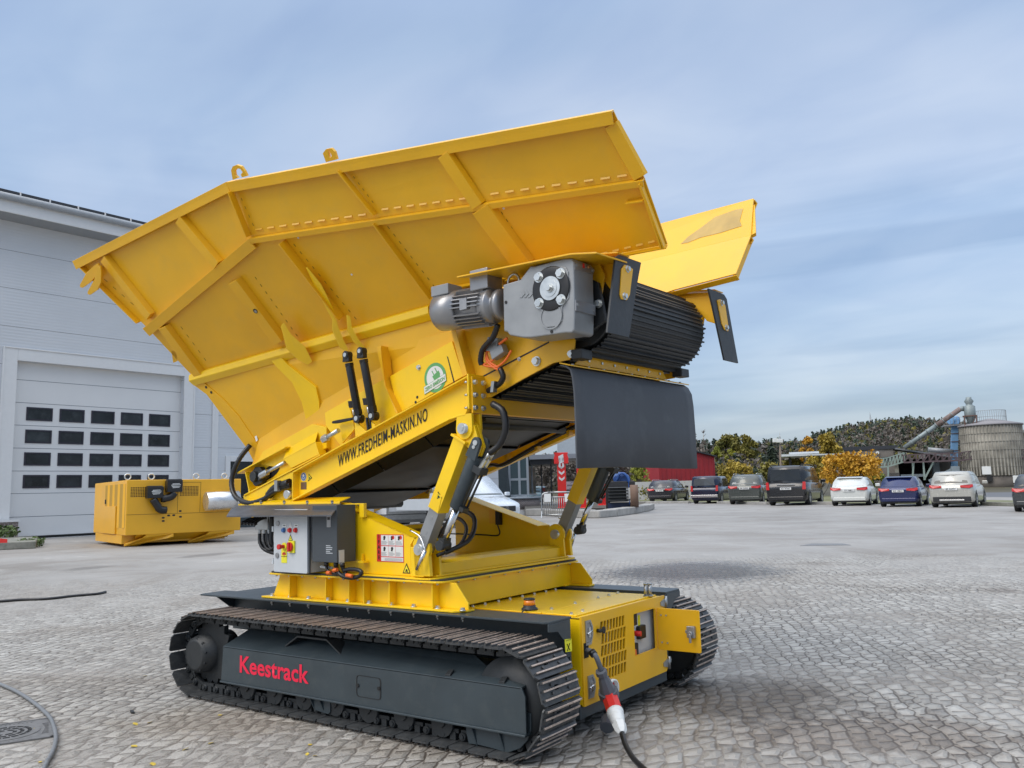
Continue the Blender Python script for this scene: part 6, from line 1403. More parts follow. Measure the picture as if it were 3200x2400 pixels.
for zr0, zr1 in wrows:
    for s0, s1 in wcols:
        b = MB(BF); t_ = .07
        b.holed([(s0, YD-.03, zr0), (s1, YD-.03, zr0), (s1, YD-.03, zr1), (s0, YD-.03, zr1)], [[(s0+t_, YD-.03, zr0+t_), (s1-t_, YD-.03, zr0+t_), (s1-t_, YD-.03, zr1-t_), (s0+t_, YD-.03, zr1-t_)]], (0, .028, 0))
        w_ = b.build('gate_window', M_FRM, hall)
        b = MB(BF); b.box((s0+t_, YD-.008, zr0+t_), (s1-t_, YD-.003, zr1-t_)); b.build('pane', gl, w_)
# second opening to the right, plinths
q0_, q1_ = BW_(704, 1424), BW_(718, 1442)
b = MB(BF); b.box((q0_.x, -.08, 0), (q1_.x, -.003, q0_.z)); b.box((q1_.x+.002, -.08, q1_.z), (q1_.x+7, -.003, q0_.z)); b.build('window_surround', M_TRIM, hall, bevel=.01)
b = MB(BF); b.box((q1_.x, -.02, .8), (q1_.x+6.9, -.004, q1_.z)); b.build('dark_window', gl, hall)
M_BRK = mat('brown_brick', (.16, .12, .10), .8, var=.35, vscale=3, bump=.2, bscale=20, dirt=.3, dcol=(.3, .27, .25))
nb, lb_, Bb = nodes_of(M_BRK); bt = nb.new('ShaderNodeTexBrick'); bt.inputs['Scale'].default_value = 3.0; bt.inputs['Color1'].default_value = (.16, .115, .10, 1); bt.inputs['Color2'].default_value = (.24, .19, .17, 1); bt.inputs['Mortar'].default_value = (.36, .35, .34, 1); bt.inputs['Mortar Size'].default_value = .03
gg = nb.new('ShaderNodeNewGeometry'); sx_ = nb.new('ShaderNodeSeparateXYZ'); cx_ = nb.new('ShaderNodeCombineXYZ'); lb_.new(gg.outputs['Position'], sx_.inputs[0]); lb_.new(sx_.outputs['Y'], cx_.inputs[0]); lb_.new(sx_.outputs['Z'], cx_.inputs[1]); lb_.new(cx_.outputs[0], bt.inputs['Vector']); lb_.new(bt.outputs['Color'], Bb.inputs['Base Color'])
zp = BF.on(20, 1632, 1, -.35).z
b = MB(BF); b.box((-2.4, -.34, 0), (DS0+.28, -.12, zp)); b.build('brick_plinth', M_BRK, hall)
b = MB(BF); b.box((-2.4, -.42, zp+.002), (DS0+.32, -.12, zp+.10)); b.build('plinth_sill', M_TRIM, hall)
b = MB(BF); b.box((DS1+.6, -.10, 0), (HEND, -.02, .55)); b.build('dark_plinth', M_GRY, hall)
# kerb stub with weeds and a strip of barrier tape
M_CONC = mat('mossy_concrete', (.22, .22, .19), .85, var=.25, vscale=3, bump=.5, bscale=14, dirt=.6, dcol=(.07, .09, .05))
b = MB(); k0, k1, k2, k3 = G(-60, 1722), G(112, 1714), G(118, 1697), G(-60, 1700); b.prism([k0, k1, k2, k3], (0, 0, .26)); tag(b.build('kerb_stone', M_CONC, bevel=.03), 'mossy concrete kerb stub with weeds beside the grey gate', 'kerb')
def leafy(b, c, rx, ry, rz, n_, s, seed=0):
    rnd = random.Random(seed)
    for _ in range(n_):
        while True:
            p_ = V(rnd.uniform(-1, 1), rnd.uniform(-1, 1), rnd.uniform(-1, 1))
            if p_.length <= 1: break
        p_ = c+V(p_.x*rx, p_.y*ry, p_.z*rz); a = V(rnd.uniform(-1, 1), rnd.uniform(-1, 1), rnd.uniform(-1, 1)).normalized(); t = a.orthogonal().normalized(); u = a.cross(t); k = s*rnd.uniform(.6, 1.3)
        b.face([b.v(p_-t*k-u*k*.5), b.v(p_+t*k-u*k*.5), b.v(p_+t*k*.6+u*k*.6), b.v(p_-t*k*.4+u*k*.7)])
def leafmat(name, c1_, c2_, scale=1.2):
    m = bpy.data.materials.new(name); m.use_nodes = True; n_, l_, B_ = nodes_of(m); g_ = n_.new('ShaderNodeNewGeometry'); x = n_.new('ShaderNodeTexNoise'); x.inputs['Scale'].default_value = scale; x.inputs['Detail'].default_value = 4
    l_.new(g_.outputs['Position'], x.inputs['Vector']); r_ = n_.new('ShaderNodeValToRGB'); r_.color_ramp.elements[0].position = .35; r_.color_ramp.elements[1].position = .65
    r_.color_ramp.elements[0].color = (*c1_, 1); r_.color_ramp.elements[1].color = (*c2_, 1); l_.new(x.outputs['Fac'], r_.inputs[0]); l_.new(r_.outputs[0], B_.inputs['Base Color']); B_.inputs['Roughness'].default_value = .7
    return m
M_WEED = leafmat('weed_leaf', (.05, .09, .02), (.10, .15, .04), 5)
b = MB(); 
for px, py in ((112, 1703), (105, 1710), (80, 1711)): c = G(px, py); leafy(b, c+V(0, 0, .15), .35, .35, .18, 160, .05, px)
leafy(b, G(10, 1700)+V(0, 0, .5), .8, .5, .25, 250, .07, 2); tag(b.build('weeds', M_WEED, recalc=False), 'low green weeds growing on the mossy kerb stub', 'weeds', kind='stuff')
b = MB(); p0_, p1_ = G(-40, 1698, .30), G(22, 1696, .30); b.prism([p0_, p1_, p1_+V(0, 0, .12), p0_+V(0, 0, .2)], (.02, 0, 0)); tag(b.build('barrier_board', M_RED), 'red and white board end lying on the kerb stub at the left edge', 'board')
# ================================================================== yellow generator module
yg = YAW-R(52); d1 = V(math.cos(yg), math.sin(yg), 0); d2 = V(-d1.y, d1.x, 0)
cg_ = W(391, 1674, 2, .40)
GN = Frame(cg_-V(0, 0, .40), Matrix((d1, d2, V(0, 0, 1))).transposed())
def gf(px, py, y=0.): return GN.on(px, py, 1, y)
def gs(px, py, x=0.): return GN.on(px, py, 0, x)
gen = empty('generator_module', cg_-V(0, 0, .4), 'yellow generator housing with twin black air filters and silver silencer before the hall', 'generator')
gz1 = gf(399, 1500).z; gx1 = gf(752, 1600).x; gy1 = gs(294, 1600).y; gz0 = .40
M_GEN = mat('generator_yellow', (.78, .40, .012), .4, var=.05, vscale=1.5, bump=.03, coat=.2)
b = MB(GN); b.box((0, 0, gz0), (gx1, gy1, gz1)); b.build('housing', M_GEN, gen, bevel=.02)
b = MB(GN); zb0 = gf(455, 1706, .5).z
for a_, c_ in ((gf(458, 1678).x, .5), (gf(655, 1660).x, .5)):
    b.prism([V(a_, .0, gz0-.002), V(a_+.9, 0, gz0-.002), V(a_+.9, .0, gz0-.12), V(a_+.7, .02, gz0-.16), V(a_-.35, .45, .02), V(a_-.6, .45, .02), V(a_-.6, .45, .10), V(a_-.1, .05, gz0-.10)], (0, .12, 0))
    b.prism([V(a_+.1, .12, gz0-.14), V(a_-.35, .5, .0), V(a_-.35, gy1-.5, .0), V(a_+.1, gy1-.12, gz0-.14)], (.18, 0, 0))
b.prism([V(.4, .15, gz0-.002), V(gx1-.3, .15, gz0-.002), V(gx1-.3, .5, .16), V(.4, .5, .16)], (0, .05, 0)); b.box((-.0, .5, .10), (gx1-.4, gy1-.4, gz0-.004)); b.build('skid_frame', M_GEN, gen, bevel=.01)
b = MB(GN)
def rowholes(x0_, y0_, x1_, y1_, nx_, nz_):
    A_, B_ = gf(x0_, y0_), gf(x1_, y1_)
    for i in range(nx_):
        for j in range(nz_):
            x = A_.x+(B_.x-A_.x)*(i+.2)/nx_; z = B_.z+(A_.z-B_.z)*(j+.2)/nz_; b.box((x, -.004, z), (x+(B_.x-A_.x)/nx_*.62, -.001, z+(A_.z-B_.z)/nz_*.62))
rowholes(408, 1522, 461, 1553, 10, 7); rowholes(511, 1520, 520, 1530, 3, 3); rowholes(562, 1519, 620, 1549, 12, 7)
b.build('vent_holes', M_DKG, gen)
b = MB(GN)
for px, py in ((510, 1618), (527, 1611), (543, 1610), (564, 1615), (510, 1628), (563, 1597)): q = gf(px, py); b.prism([V(q.x+x, -.003, q.z+z) for x, z in rrect(-.05, .05, -.03, .03, .028, 3)], (0, .002, 0))
b.build('port_hole', M_INK, gen)
b = MB(GN)
def seam(x0_, y0_, x1_, y1_, t=.012): A_, B_ = gf(x0_, y0_), gf(x1_, y1_); b.bar((A_.x, -.003, A_.z), (B_.x, -.003, B_.z), .004, t, (0, 0, 1) if abs(A_.x-B_.x) > .1 else (1, 0, 0))
seam(395, 1609, 752, 1598); seam(557, 1507, 554, 1603); seam(628, 1507, 624, 1600); seam(557, 1507, 628, 1507); b.build('panel_joint', mat_j, gen)
b = MB(GN); gA, gB = gs(396, 1511), gs(328, 1507); gzb = gs(387, 1664).z
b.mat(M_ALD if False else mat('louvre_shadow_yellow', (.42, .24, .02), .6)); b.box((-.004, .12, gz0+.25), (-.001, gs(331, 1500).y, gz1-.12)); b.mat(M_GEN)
for k in range(4): y = .18+k*(gs(331, 1500).y-.12)/4; b.prism([V(-.004, y, gz0+.25), V(-.05, y+.12, gz0+.25), V(-.004, y+.2, gz0+.25)], (0, 0, gz1-gz0-.37))
b.build('side_louvre', M_GEN, gen)
b = MB(GN); yl = gs(365, 1600).y; b.box((-.05, yl, gz0+.02), (-.004, gs(323, 1600).y, gs(345, 1582).z)); b.build('side_door', M_GEN, gen, bevel=.005)
b = MB(GN); q = gs(331, 1568); b.box((-.03, q.y-.05, q.z-.08), (-.004, q.y+.05, q.z+.08)); b.build('door_lock', M_INK, gen)
for (px0, py0, px1, py1, e) in ((461, 1521, 510, 1556, [(478, 1560), (490, 1578), (500, 1592), (520, 1594)]), (523, 1500, 570, 1537, [(545, 1540), (535, 1552), (515, 1558), (505, 1558)])):
    A_, B_ = gf(px0, py0, -.3), gf(px1, py1, -.3); b = MB(GN); b.box((A_.x, -.34, B_.z), (B_.x, -.02, A_.z)); b.box((A_.x+.02, -.30, A_.z+.001), (B_.x-.02, -.05, A_.z+.03)); f_ = b.build('air_filter', M_HOSE, gen, bevel=.02)
    b = MB(GN); b.tube([gf(*p, -.22) for p in e], .13, 12, sub=4); b.build('intake_elbow', M_HOSE, f_)
    b = MB(GN); cxx, czz = (A_.x+B_.x)/2+.03, (A_.z+B_.z)/2
    for k_, (dz_, w__) in enumerate(((.07, .13), (.03, .17), (-.02, .15), (-.06, .12))): b.prism([V(cxx-w__, -.344, czz+dz_-.012), V(cxx+w__, -.344, czz+dz_+.004), V(cxx+w__*.9, -.344, czz+dz_+.018), V(cxx-w__*.9, -.344, czz+dz_+.010)], (0, .003, 0))
    b.build('white_emblem', M_WHT, f_)
b = MB(GN); A_, B_ = gf(643, 1567, -.35), gf(744, 1562, -.35); b.cyl((A_.x, -.35, A_.z), (B_.x, -.35, A_.z+.03), .33, 28); b.build('silencer', mat('silencer_steel', (.70, .70, .70), .28, metal=.8, var=.08), gen)
for px in (399, 473, 613, 701):
    q = gf(px, 1497, .3); b = MB(GN); b.tube([V(q.x+.10*math.cos(a), .3, gz1+.12+.10*math.sin(a)) for a in [2*math.pi*k/10 for k in range(11)]], .022, 8, sub=2); b.build('lifting_ring', M_ZINC, gen)
# ================================================================== cars and the things around the yard
M_TYRE = mat('tyre_rubber', (.018, .018, .019), .7, var=.2)
M_RIM = mat('alloy_rim', (.40, .41, .42), .3, metal=.8)
M_GLS = mat('car_glass', (.012, .015, .017), .08, spec=.5, var=.3, vscale=.5)
M_GLL = mat('light_car_glass', (.12, .15, .16), .08, spec=.6, var=.5, vscale=.8)
M_TL = mat('tail_lamp_red', (.55, .02, .02), .2, coat=.5)
M_TRM = mat('car_trim_black', (.02, .02, .022), .5)
M_CHT = mat('bright_trim', (.6, .6, .6), .2, metal=.9)
M_PLT = mat('plate_white', (.72, .73, .72), .4, var=.02)
M_PLG = mat('plate_green', (.02, .22, .10), .4, var=.02)
CARG = 'cars parked in a row across the yard'
def cpaint(nm, c, met=.3): return mat(nm, c, .25, metal=met, var=.03, coat=.8)
def wheel(fr, car, x, y, r, w=.22, rim=M_RIM):
    s_ = 1 if y > 0 else -1
    b = MB(fr); b.lathe((x, y, r), (0, s_, 0), [(-w, r*.55), (-w, r*.94), (-w+.03, r), (-.03, r), (0, r*.94), (0, r*.66), (-.03, r*.64), (-.03, .02)], 22); o = b.build('wheel', M_TYRE, car)
    b = MB(fr); c = V(x, y-.02*s_, r)
    for k in range(5):
        a = 2*math.pi*k/5+.3; e = V(math.cos(a), 0, math.sin(a)); t = V(-e.z, 0, e.x); b.prism([c+t*.03, c-t*.03, c-t*.045+e*r*.62, c+t*.045+e*r*.62], (0, .02*s_, 0))
    b.lathe(c+V(0, -.012*s_, 0), (0, s_, 0), [(0, r*.56), (0, r*.65), (.025, r*.65), (.025, r*.60)], 22); b.cyl(c, c+V(0, .03*s_, 0), r*.14, 12); b.build('rim', rim, o)
def car(name, label, cat, origin, yaw, L, Wd, H, paint, kind='hatch', sc=1., plate='', plate_m=None, glass=M_GLS, rails=None, lamp='wide', r=.32, group=CARG, front=False, extra=None):
    """x = forward from the rear bumper, y = left, z = up; built from lofted sections"""
    f_ = V(math.cos(yaw), math.sin(yaw), 0)*sc; lft = V(-math.sin(yaw), math.cos(yaw), 0)*sc
    fr = Frame(origin, Matrix((f_, lft, V(0, 0, sc))).transposed())
    c = empty(name, origin, label, cat, group); w = Wd/2
    van, pick = kind == 'van', kind == 'pickup'
    zb_ = {'hatch': .92, 'wagon': .92, 'suv': 1.05, 'mpv': 1.02, 'van': 1.08, 'pickup': 1.08, 'sprinter': 1.15}[kind]
    xr0, xr1 = {'hatch': (.12, .62), 'wagon': (.10, .42), 'suv': (.10, .42), 'mpv': (.08, .40), 'van': (.05, .16), 'pickup': (.02, .10), 'sprinter': (.02, .05)}[kind]   # rear glass base, rear roof edge
    xf1, xf0 = {'hatch': (.58*L, .76*L), 'wagon': (.55*L, .72*L), 'suv': (.56*L, .74*L), 'mpv': (.60*L, .80*L), 'van': (.68*L, .84*L), 'pickup': (.56*L, .68*L), 'sprinter': (.62*L, .80*L)}[kind]
    zh = zb_*(.97 if not van else .98)
    st = [(0.0, .86, .42, .80), (.03, .94, .32, zb_*.97), (.10, .985, .24, zb_), (.25*L, 1., .20, zb_), (.55*L, 1., .20, zb_*.995), (xf0, .99, .20, zh), (.90*L, .95, .22, zh*.86), (.975*L, .86, .28, zh*.76), (L, .72, .36, zh*.60)]
    b = MB(fr); rows = []
    for x, k, z0, z1 in st:
        ww = w*k; zm = z0+(z1-z0)*.55
        rows.append([b.v(p) for p in ((x, -ww*.90, z0), (x, -ww*.985, z0+.10), (x, -ww, zm), (x, -ww*.985, z1-.06), (x, -ww*.90, z1), (x, -ww*.4, z1+.015), (x, ww*.4, z1+.015), (x, ww*.90, z1), (x, ww*.985, z1-.06), (x, ww, zm), (x, ww*.985, z0+.10), (x, ww*.90, z0))])
    for A_, B_ in zip(rows, rows[1:]):
        for i in range(len(A_)-1): b.face([A_[i], A_[i+1], B_[i+1], B_[i]], True)
        b.face([A_[-1], A_[0], B_[0], B_[-1]])
    b.face(rows[0][::-1]); b.face(rows[-1]); b.build('body', paint, c, bevel=.0)
    # cabin
    zt = H; wb, wt = w*.90, w*(.74 if not (van or pick or kind == 'sprinter') else .82)
    cb = [(xr0, wb, zb_-.02), (xr0+.02, wb*.985, zb_+.05), ((xr0+xr1)/2, (wb+wt)/2, (zb_+zt)/2+.02), (xr1, wt, zt-.07), (xr1+.10, wt*.97, zt-.01)]
    b = MB(fr)
    P = {}
    def ring(x_r, x_f, hw, z): return [b.v((x_r, -hw, z)), b.v((x_r-.03, 0, z)), b.v((x_r, hw, z)), b.v(((x_r+x_f)/2, hw*1.0, z)), b.v((x_f, hw*.97, z)), b.v((x_f+.08, 0, z)), b.v((x_f, -hw*.97, z)), b.v(((x_r+x_f)/2, -hw, z))]
    lev = [(xr0, xf0, wb, zb_-.03), (xr0+(xr1-xr0)*.5, xf0+(xf1-xf0)*.5, (wb+wt)/2+.02, zb_+(zt-zb_)*.5), (xr1*.97, xf1+.06, wt, zt-.08), (xr1+.12, xf1-.05, wt*.93, zt-.015), (xr1+.5, xf1-.4, wt*.5, zt)]
    rg = [ring(*q) for q in lev]
    for A_, B_ in zip(rg, rg[1:]):
        for i in range(8): b.face([A_[i], A_[(i+1) % 8], B_[(i+1) % 8], B_[i]], True)
    b.face(rg[-1]); b.build('cabin', paint, c)
    def cab(u, t, side=None):        # point on the cabin: t = height share, u across (rear) or along (side)
        x_r, x_f = xr0+(xr1-xr0)*t, xf0+(xf1-xf0)*t; hw = wb+(wt-wb)*t; z = zb_-.03+(zt-.05-zb_)*t
        if side is None: return V(x_r-.035*(1-abs(u))-.012, hw*u, z)
        if side == 'f': return V(x_f+.08*(1-abs(u))+.02, hw*.97*u, z)
        return V(x_r+(x_f-x_r)*u, side*(hw+.012*math.sin(math.pi*u)+.008), z)
    def quad(nm, pts, m_): bb = MB(fr); n__ = (pts[1]-pts[0]).cross(pts[2]-pts[0]).normalized()*.006; bb.prism(pts, n__); return bb.build(nm, m_, c)
    t0, t1 = .18, .86
    if not front: quad('rear_window', [cab(-.86, t0), cab(-.84, t1), cab(0, t1), cab(.84, t1), cab(.86, t0), cab(0, t0)], glass)
    quad('windscreen', [cab(-.9, .1, 'f'), cab(-.9, .9, 'f'), cab(0, .9, 'f'), cab(.9, .9, 'f'), cab(.9, .1, 'f'), cab(0, .1, 'f')], M_GLL if front else M_GLS)
    gl2 = M_GLL if kind in ('wagon', 'mpv') else M_GLS
    for s_ in (-1, 1):
        cuts = {'hatch': (.16, .46, .90), 'wagon': (.08, .27, .56, .90), 'suv': (.10, .28, .57, .90), 'mpv': (.12, .27, .56, .88), 'van': (.04, .36, .68, .93), 'pickup': (.05, .40, .50, .72, .93), 'sprinter': (.62, .92)}[kind]
        for a_, d_ in zip(cuts, cuts[1:]):
            if pick and (a_ == .40): continue
            quad('side_window', [cab(a_+.012, t0, s_), cab(a_+.02, t1, s_), cab(d_-.012, t1, s_), cab(d_-.008, t0, s_)], gl2)
    # wheels and arches
    for x in (.17*L, .80*L):
        for s_ in (-1, 1):
            wheel(fr, c, x, s_*(w-.0), r)
    b = MB(fr)
    for x in (.17*L, .80*L):
        for s_ in (-1, 1):
            A_ = [V(x+(r+.055)*math.cos(math.pi*k/10), s_*(w*.985+.006), r+(r+.055)*math.sin(math.pi*k/10)) for k in range(11)]; b.prism(A_, (0, .004*s_, 0))
    b.build('wheel_arch', M_TRM, c)
    b = MB(fr); zlow = .26; b.box((-.02, -w*.84, zlow), (.10, w*.84, .42 if kind != 'suv' else .50)); bmp = b.build('rear_bumper', M_TRM if kind in ('suv',) else paint, c, bevel=.03)
    b = MB(fr); b.box((.12, -w*.86, .17), (L*.94, w*.86, .24)); b.build('underbody', M_TRM, c)
    zl_c = zb_-.08 if not van else .95
    for s_ in (-1, 1):
        b = MB(fr)
        if lamp == 'wide': pts = [V(-.015, s_*w*.42, zl_c-.06), V(-.01, s_*w*.80, zl_c-.09), V(.05, s_*w*.97, zl_c-.04), V(.06, s_*w*.96, zl_c+.08), V(.0, s_*w*.80, zl_c+.07), V(-.012, s_*w*.42, zl_c+.04)]
        elif lamp == 'tall': pts = [V(-.0, s_*w*.80, zl_c-.20), V(.03, s_*w*.97, zl_c-.20), V(.05, s_*w*.97, zl_c+.16), V(.02, s_*w*.84, zl_c+.16)]
        else: pts = [V(-.012, s_*w*.60, zl_c-.07), V(-.0, s_*w*.82, zl_c-.10), V(.05, s_*w*.97, zl_c-.06), V(.07, s_*w*.96, zl_c+.10), V(.01, s_*w*.84, zl_c+.12), V(-.005, s_*w*.66, zl_c+.08)]
        b.prism([p+V(-.035, 0, 0) for p in pts], (.05, 0, 0)); b.build('tail_lamp', M_TL, c, bevel=.008)
    for s_ in (-1, 1):
        b = MB(fr); mx_ = xf0-.10; b.box((mx_-.06, s_*(w*.98) if s_ > 0 else -w*.98-.22, zb_-.0), (mx_+.06, s_*(w*.98)+(.22 if s_ > 0 else 0), zb_+.15)); b.build('door_mirror', paint, c, bevel=.03)
    pz = zb_-.16 if not van else .80
    if kind == 'suv': pz = zb_-.20
    if plate:
        pm = plate_m or M_PLT; pzz = .45 if pick else pz; b = MB(fr); b.box((-.050, -.26, pzz-.055), (-.035, .26, pzz+.055)); pl_ = b.build('number_plate', pm, c)
        exx = -(fr.M @ V(0, 1, 0)); text('lettering', plate, M_INK, c, fr.W((-.052, .21, pzz-.033)), exx, V(0, 0, 1), .066*sc, .42*sc, bold=.02, extrude=.003)
    if rails:
        for s_ in (-1, 1): b = MB(fr); b.tube([V(xr1+.1, s_*wt*.92, zt-.02), V(xr1+.25, s_*wt*.93, zt+.04), V(xf1-.3, s_*wt*.93, zt+.04), V(xf1-.1, s_*wt*.92, zt-.02)], .018, 6, sub=3); b.build('roof_rail', rails, c)
    if kind in ('van',): b = MB(fr); b.box((-.03, -.42, .97), (-.012, .42, 1.01)); b.build('chrome_strip', M_CHT, c)
    if pick: b = MB(fr); b.box((-.10, -w*.95, .40), (.03, w*.95, .56)); b.build('chrome_bumper', M_CHT, c, bevel=.02); b = MB(fr); b.box((-.004, -w*.9, 1.06), (.0, w*.9, 1.075)); b.build('tailgate_joint', M_TRM, c)
    if kind == 'suv': b = MB(fr); b.box((-.04, -w*.55, .30), (.0, w*.55, .37)); b.build('skid_plate', M_CHT, c, bevel=.01)
    if kind in ('hatch',):
        b = MB(fr); b.prism([V(xr1-.12, -wt*.9, zt-.06), V(xr1-.14, wt*.9, zt-.06), V(xr1+.12, wt*.9, zt-.015), V(xr1+.12, -wt*.9, zt-.015)], (0, 0, .02)); b.build('roof_spoiler', paint, c)
    if front:
        b = MB(fr); b.box((L-.03, -w*.50, .52), (L+.01, w*.50, .74)); g_ = b.build('grille', M_TRM, c, bevel=.02)
        b = MB(fr); cc = V(L+.02, 0, .64); rr = .085; b.holed([cc+V(0, rr*math.cos(2*math.pi*k/24), rr*math.sin(2*math.pi*k/24)) for k in range(24)], [[cc+V(0, rr*.85*math.cos(2*math.pi*k/24), rr*.85*math.sin(2*math.pi*k/24)) for k in range(24)]], (.01, 0, 0))
        for k in range(3): a = math.pi/2+2*math.pi*k/3; b.bar(cc, cc+V(.005, rr*.9*math.cos(a), rr*.9*math.sin(a)), .012, .014, (1, 0, 0))
        b.build('grille_emblem', M_CHT, g_)
        for s_ in (-1, 1): b = MB(fr); b.prism([V(L*.985-.02, s_*w*.52, .60), V(L*.965, s_*w*.82, .62), V(L*.93, s_*w*.92, .78), V(L*.96, s_*w*.60, .74)], (.05, 0, 0)); b.build('headlamp', M_GLL, c)
    if extra: extra(fr, c)
    return c, fr
def bearing(px): d = ray(px, 1500); return math.atan2(d.y, d.x)
def rearcar(px0, py0, px1, th, Wd, **k):
    """stand a car so that its rear spans px0..px1 with its tyres on the ground at py0"""
    th = R(th); pc = (px0+px1)/2; c = G(pc, py0); dist = (ray(pc, py0)*1.0); t = (c-CAM).dot(FW); wid = (px1-px0)/F_PX*t/math.cos(th); sc = wid/Wd
    yaw = bearing(pc)-th; o = c
    return dict(origin=o, yaw=yaw, sc=sc, Wd=Wd, **k)
car('parked_car', 'black estate car with silver roof rails, leftmost of the parked row', 'car', L=4.6, H=1.45, paint=cpaint('black_grey_paint', (.030, .028, .033)), kind='wagon', plate='DP 76761', rails=M_CHT, glass=M_GLL, **rearcar(2023, 1569, 2103, 17, 1.8))
car('parked_pickup', 'dark blue pickup with canopy and chrome rear bumper', 'pickup truck', L=5.1, H=1.78, paint=cpaint('navy_paint', (.006, .010, .035)), kind='pickup', plate='I ', plate_m=M_PLG, lamp='tall', r=.37, glass=mat('canopy_glass', (.07, .075, .08), .1, coat=.4), **rearcar(2160, 1574, 2246, 15, 1.85))
car('parked_car', 'grey green people carrier with silver roof rails between pickup and black van', 'car', L=4.35, H=1.62, paint=cpaint('grey_green_paint', (.075, .083, .075)), kind='mpv', plate='SK 27075', rails=M_CHT, glass=M_GLL, **rearcar(2278, 1576, 2380, 9, 1.8))
car('parked_van', 'black passenger van with tinted glass, tallest of the parked row', 'van', L=4.9, H=1.9, paint=cpaint('black_paint', (.012, .012, .014)), kind='van', plate='KH 97491', lamp='tall', r=.34, rails=M_TRM, **rearcar(2398, 1580, 2520, 12, 1.9))
car('parked_car', 'white hatchback with five doors parked right of the black van', 'car', L=4.3, H=1.42, paint=cpaint('white_paint', (.60, .62, .59), 0.), kind='hatch', plate='CF 76811', **rearcar(2600, 1581, 2712, 8, 1.78))
car('parked_car', 'blue hatchback with black roof spoiler parked between two white cars', 'car', L=4.35, H=1.47, paint=cpaint('blue_paint', (.006, .014, .085)), kind='hatch', plate='RZ 19841', **rearcar(2752, 1584, 2868, 8, 1.82))
car('parked_suv', 'silver beige off-road car with black lower bumper before the silo', 'car', L=4.65, H=1.67, paint=cpaint('champagne_paint', (.42, .41, .37), .2), kind='suv', plate='BS 22997', r=.36, **rearcar(2914, 1586, 3040, 8, 1.88))
car('parked_car', 'dark grey car cut off by the right edge of the photo', 'car', L=4.8, H=1.45, paint=cpaint('dark_grey_paint', (.045, .05, .055)), kind='wagon', plate='', **rearcar(3178, 1600, 3330, 4, 1.85))
# white van facing right behind the machine
vo = G(1300, 1640); vb = bearing(1480)
car('parked_van', 'white van with sloping bonnet and round emblem in the grille behind the machine', 'van', origin=G(1585, 1640)-V(math.cos(bearing(1585)-R(138)), math.sin(bearing(1585)-R(138)), 0)*5.2*1.2, yaw=bearing(1585)-R(138), L=5.2, Wd=1.95, H=2.0, paint=cpaint('van_white_paint', (.66, .70, .74), 0.), kind='sprinter', sc=1.2, front=True, group=None, r=.35)
# grey blue pickup behind the glass porch
car('parked_pickup', 'grey blue pickup with silver roll bar beside the glass porch', 'pickup truck', origin=G(1704, 1574), yaw=bearing(1704)+R(72), L=5.0, Wd=1.8, H=1.7, paint=cpaint('grey_blue_paint', (.10, .15, .17)), kind='pickup', sc=1.35, group=None, r=.37, lamp='tall')
# box trailers seen under the conveyor
M_TRW = mat('trailer_white', (.62, .64, .67), .4, var=.02)
def trailer(px0, px1, zt_, lab, redm=False, py=1655, d_=3.):
    a, c = G(px0, py), G(px1, py-6); d = (c-a); d.normalize(); e = V(-d.y, d.x, 0); L_ = (c-a).length
    fr = Frame(a, Matrix((d, e, V(0, 0, 1))).transposed()); t = empty('box_trailer', a, lab, 'trailer')
    b = MB(fr); b.box((0, 0, .62), (L_, d_, zt_)); b.build('box_body', M_TRW, t, bevel=.03)
    b = MB(fr); b.box((.05, -.02, .36), (L_-.05, d_, .60)); b.box((.5, .3, .2), (L_+1.2, .5, .34)); b.build('frame', M_ALU, t)
    b = MB(fr); b.box((.02, -.03, .63), (L_-.02, -.005, .76)); b.box((L_-.14, -.03, .77), (L_-.03, -.005, zt_)); b.box((.03, -.03, .77), (.14, -.005, zt_)); b.build('edge_trim', M_ALU, t)
    for x in (L_*.45, L_*.62): b = MB(fr); b.cyl((x, .8, .3), (x, 1.0, .3), .3, 20); b.build('wheel', M_TYRE, t)
    if redm:
        b = MB(fr); b.prism([V(L_*.35, -.008, .9), V(L_*.40, -.008, .9), V(L_*.62, -.008, 1.7), V(L_*.57, -.008, 1.7)], (0, -.006, 0)); b.build('red_stripe', M_RED, t)
trailer(1206, 1334, 3.7, 'large white box trailer with grey frame seen under the conveyor belly', py=1650)
trailer(1120, 1201, 2.7, 'smaller white trailer with a slanting red stripe left of the bigger one', True, py=1652)
c = G(1345, 1655); b = MB(); dr_ = V(FW.x, FW.y, 0).normalized(); b.obox(c+dr_*2+V(0, 0, 1.8), RT*1.6, dr_*1.2, V(0, 0, 1.0)); b.obox(c+dr_*2+V(0, 0, 2.95), RT*1.5, dr_*1.15, V(0, 0, .1)); tag(b.build('tool_cabinet', M_CAB, bevel=.03), 'pale grey steel cabinet standing behind the yellow lifting leg', 'cabinet')
# --- glass porch, dark raking column, canopy
def facing(px, py, ang=0.):
    o = G(px, py); yw_ = bearing(px)-math.pi/2-ang; ex = V(math.cos(yw_), math.sin(yw_), 0); ey = V(-ex.y, ex.x, 0); return Frame(o, Matrix((ex, ey, V(0, 0, 1))).transposed())
M_MUL = mat('grey_mullion', (.36, .40, .43), .4)
PF = facing(1620, 1592, R(8)); po = empty('glass_porch', PF.O, 'grey framed glass porch on a round brick base left of the red masts', 'porch')
def pf(px, py, y=0.): return PF.on(px, py, 1, y)
xs_ = [pf(x, 1520).x for x in (1570, 1593, 1624, 1650)]; z_a, z_b, z_c = pf(1620, 1549).z, pf(1620, 1498).z, pf(1620, 1360).z
b = MB(PF)
for x in xs_: b.box((x-.10, -.10, z_a), (x+.10, .10, z_c))
for z in (z_a, z_b): b.box((xs_[0]+.11, -.08, z-.10), (xs_[-1]-.11, .08, z+.10))
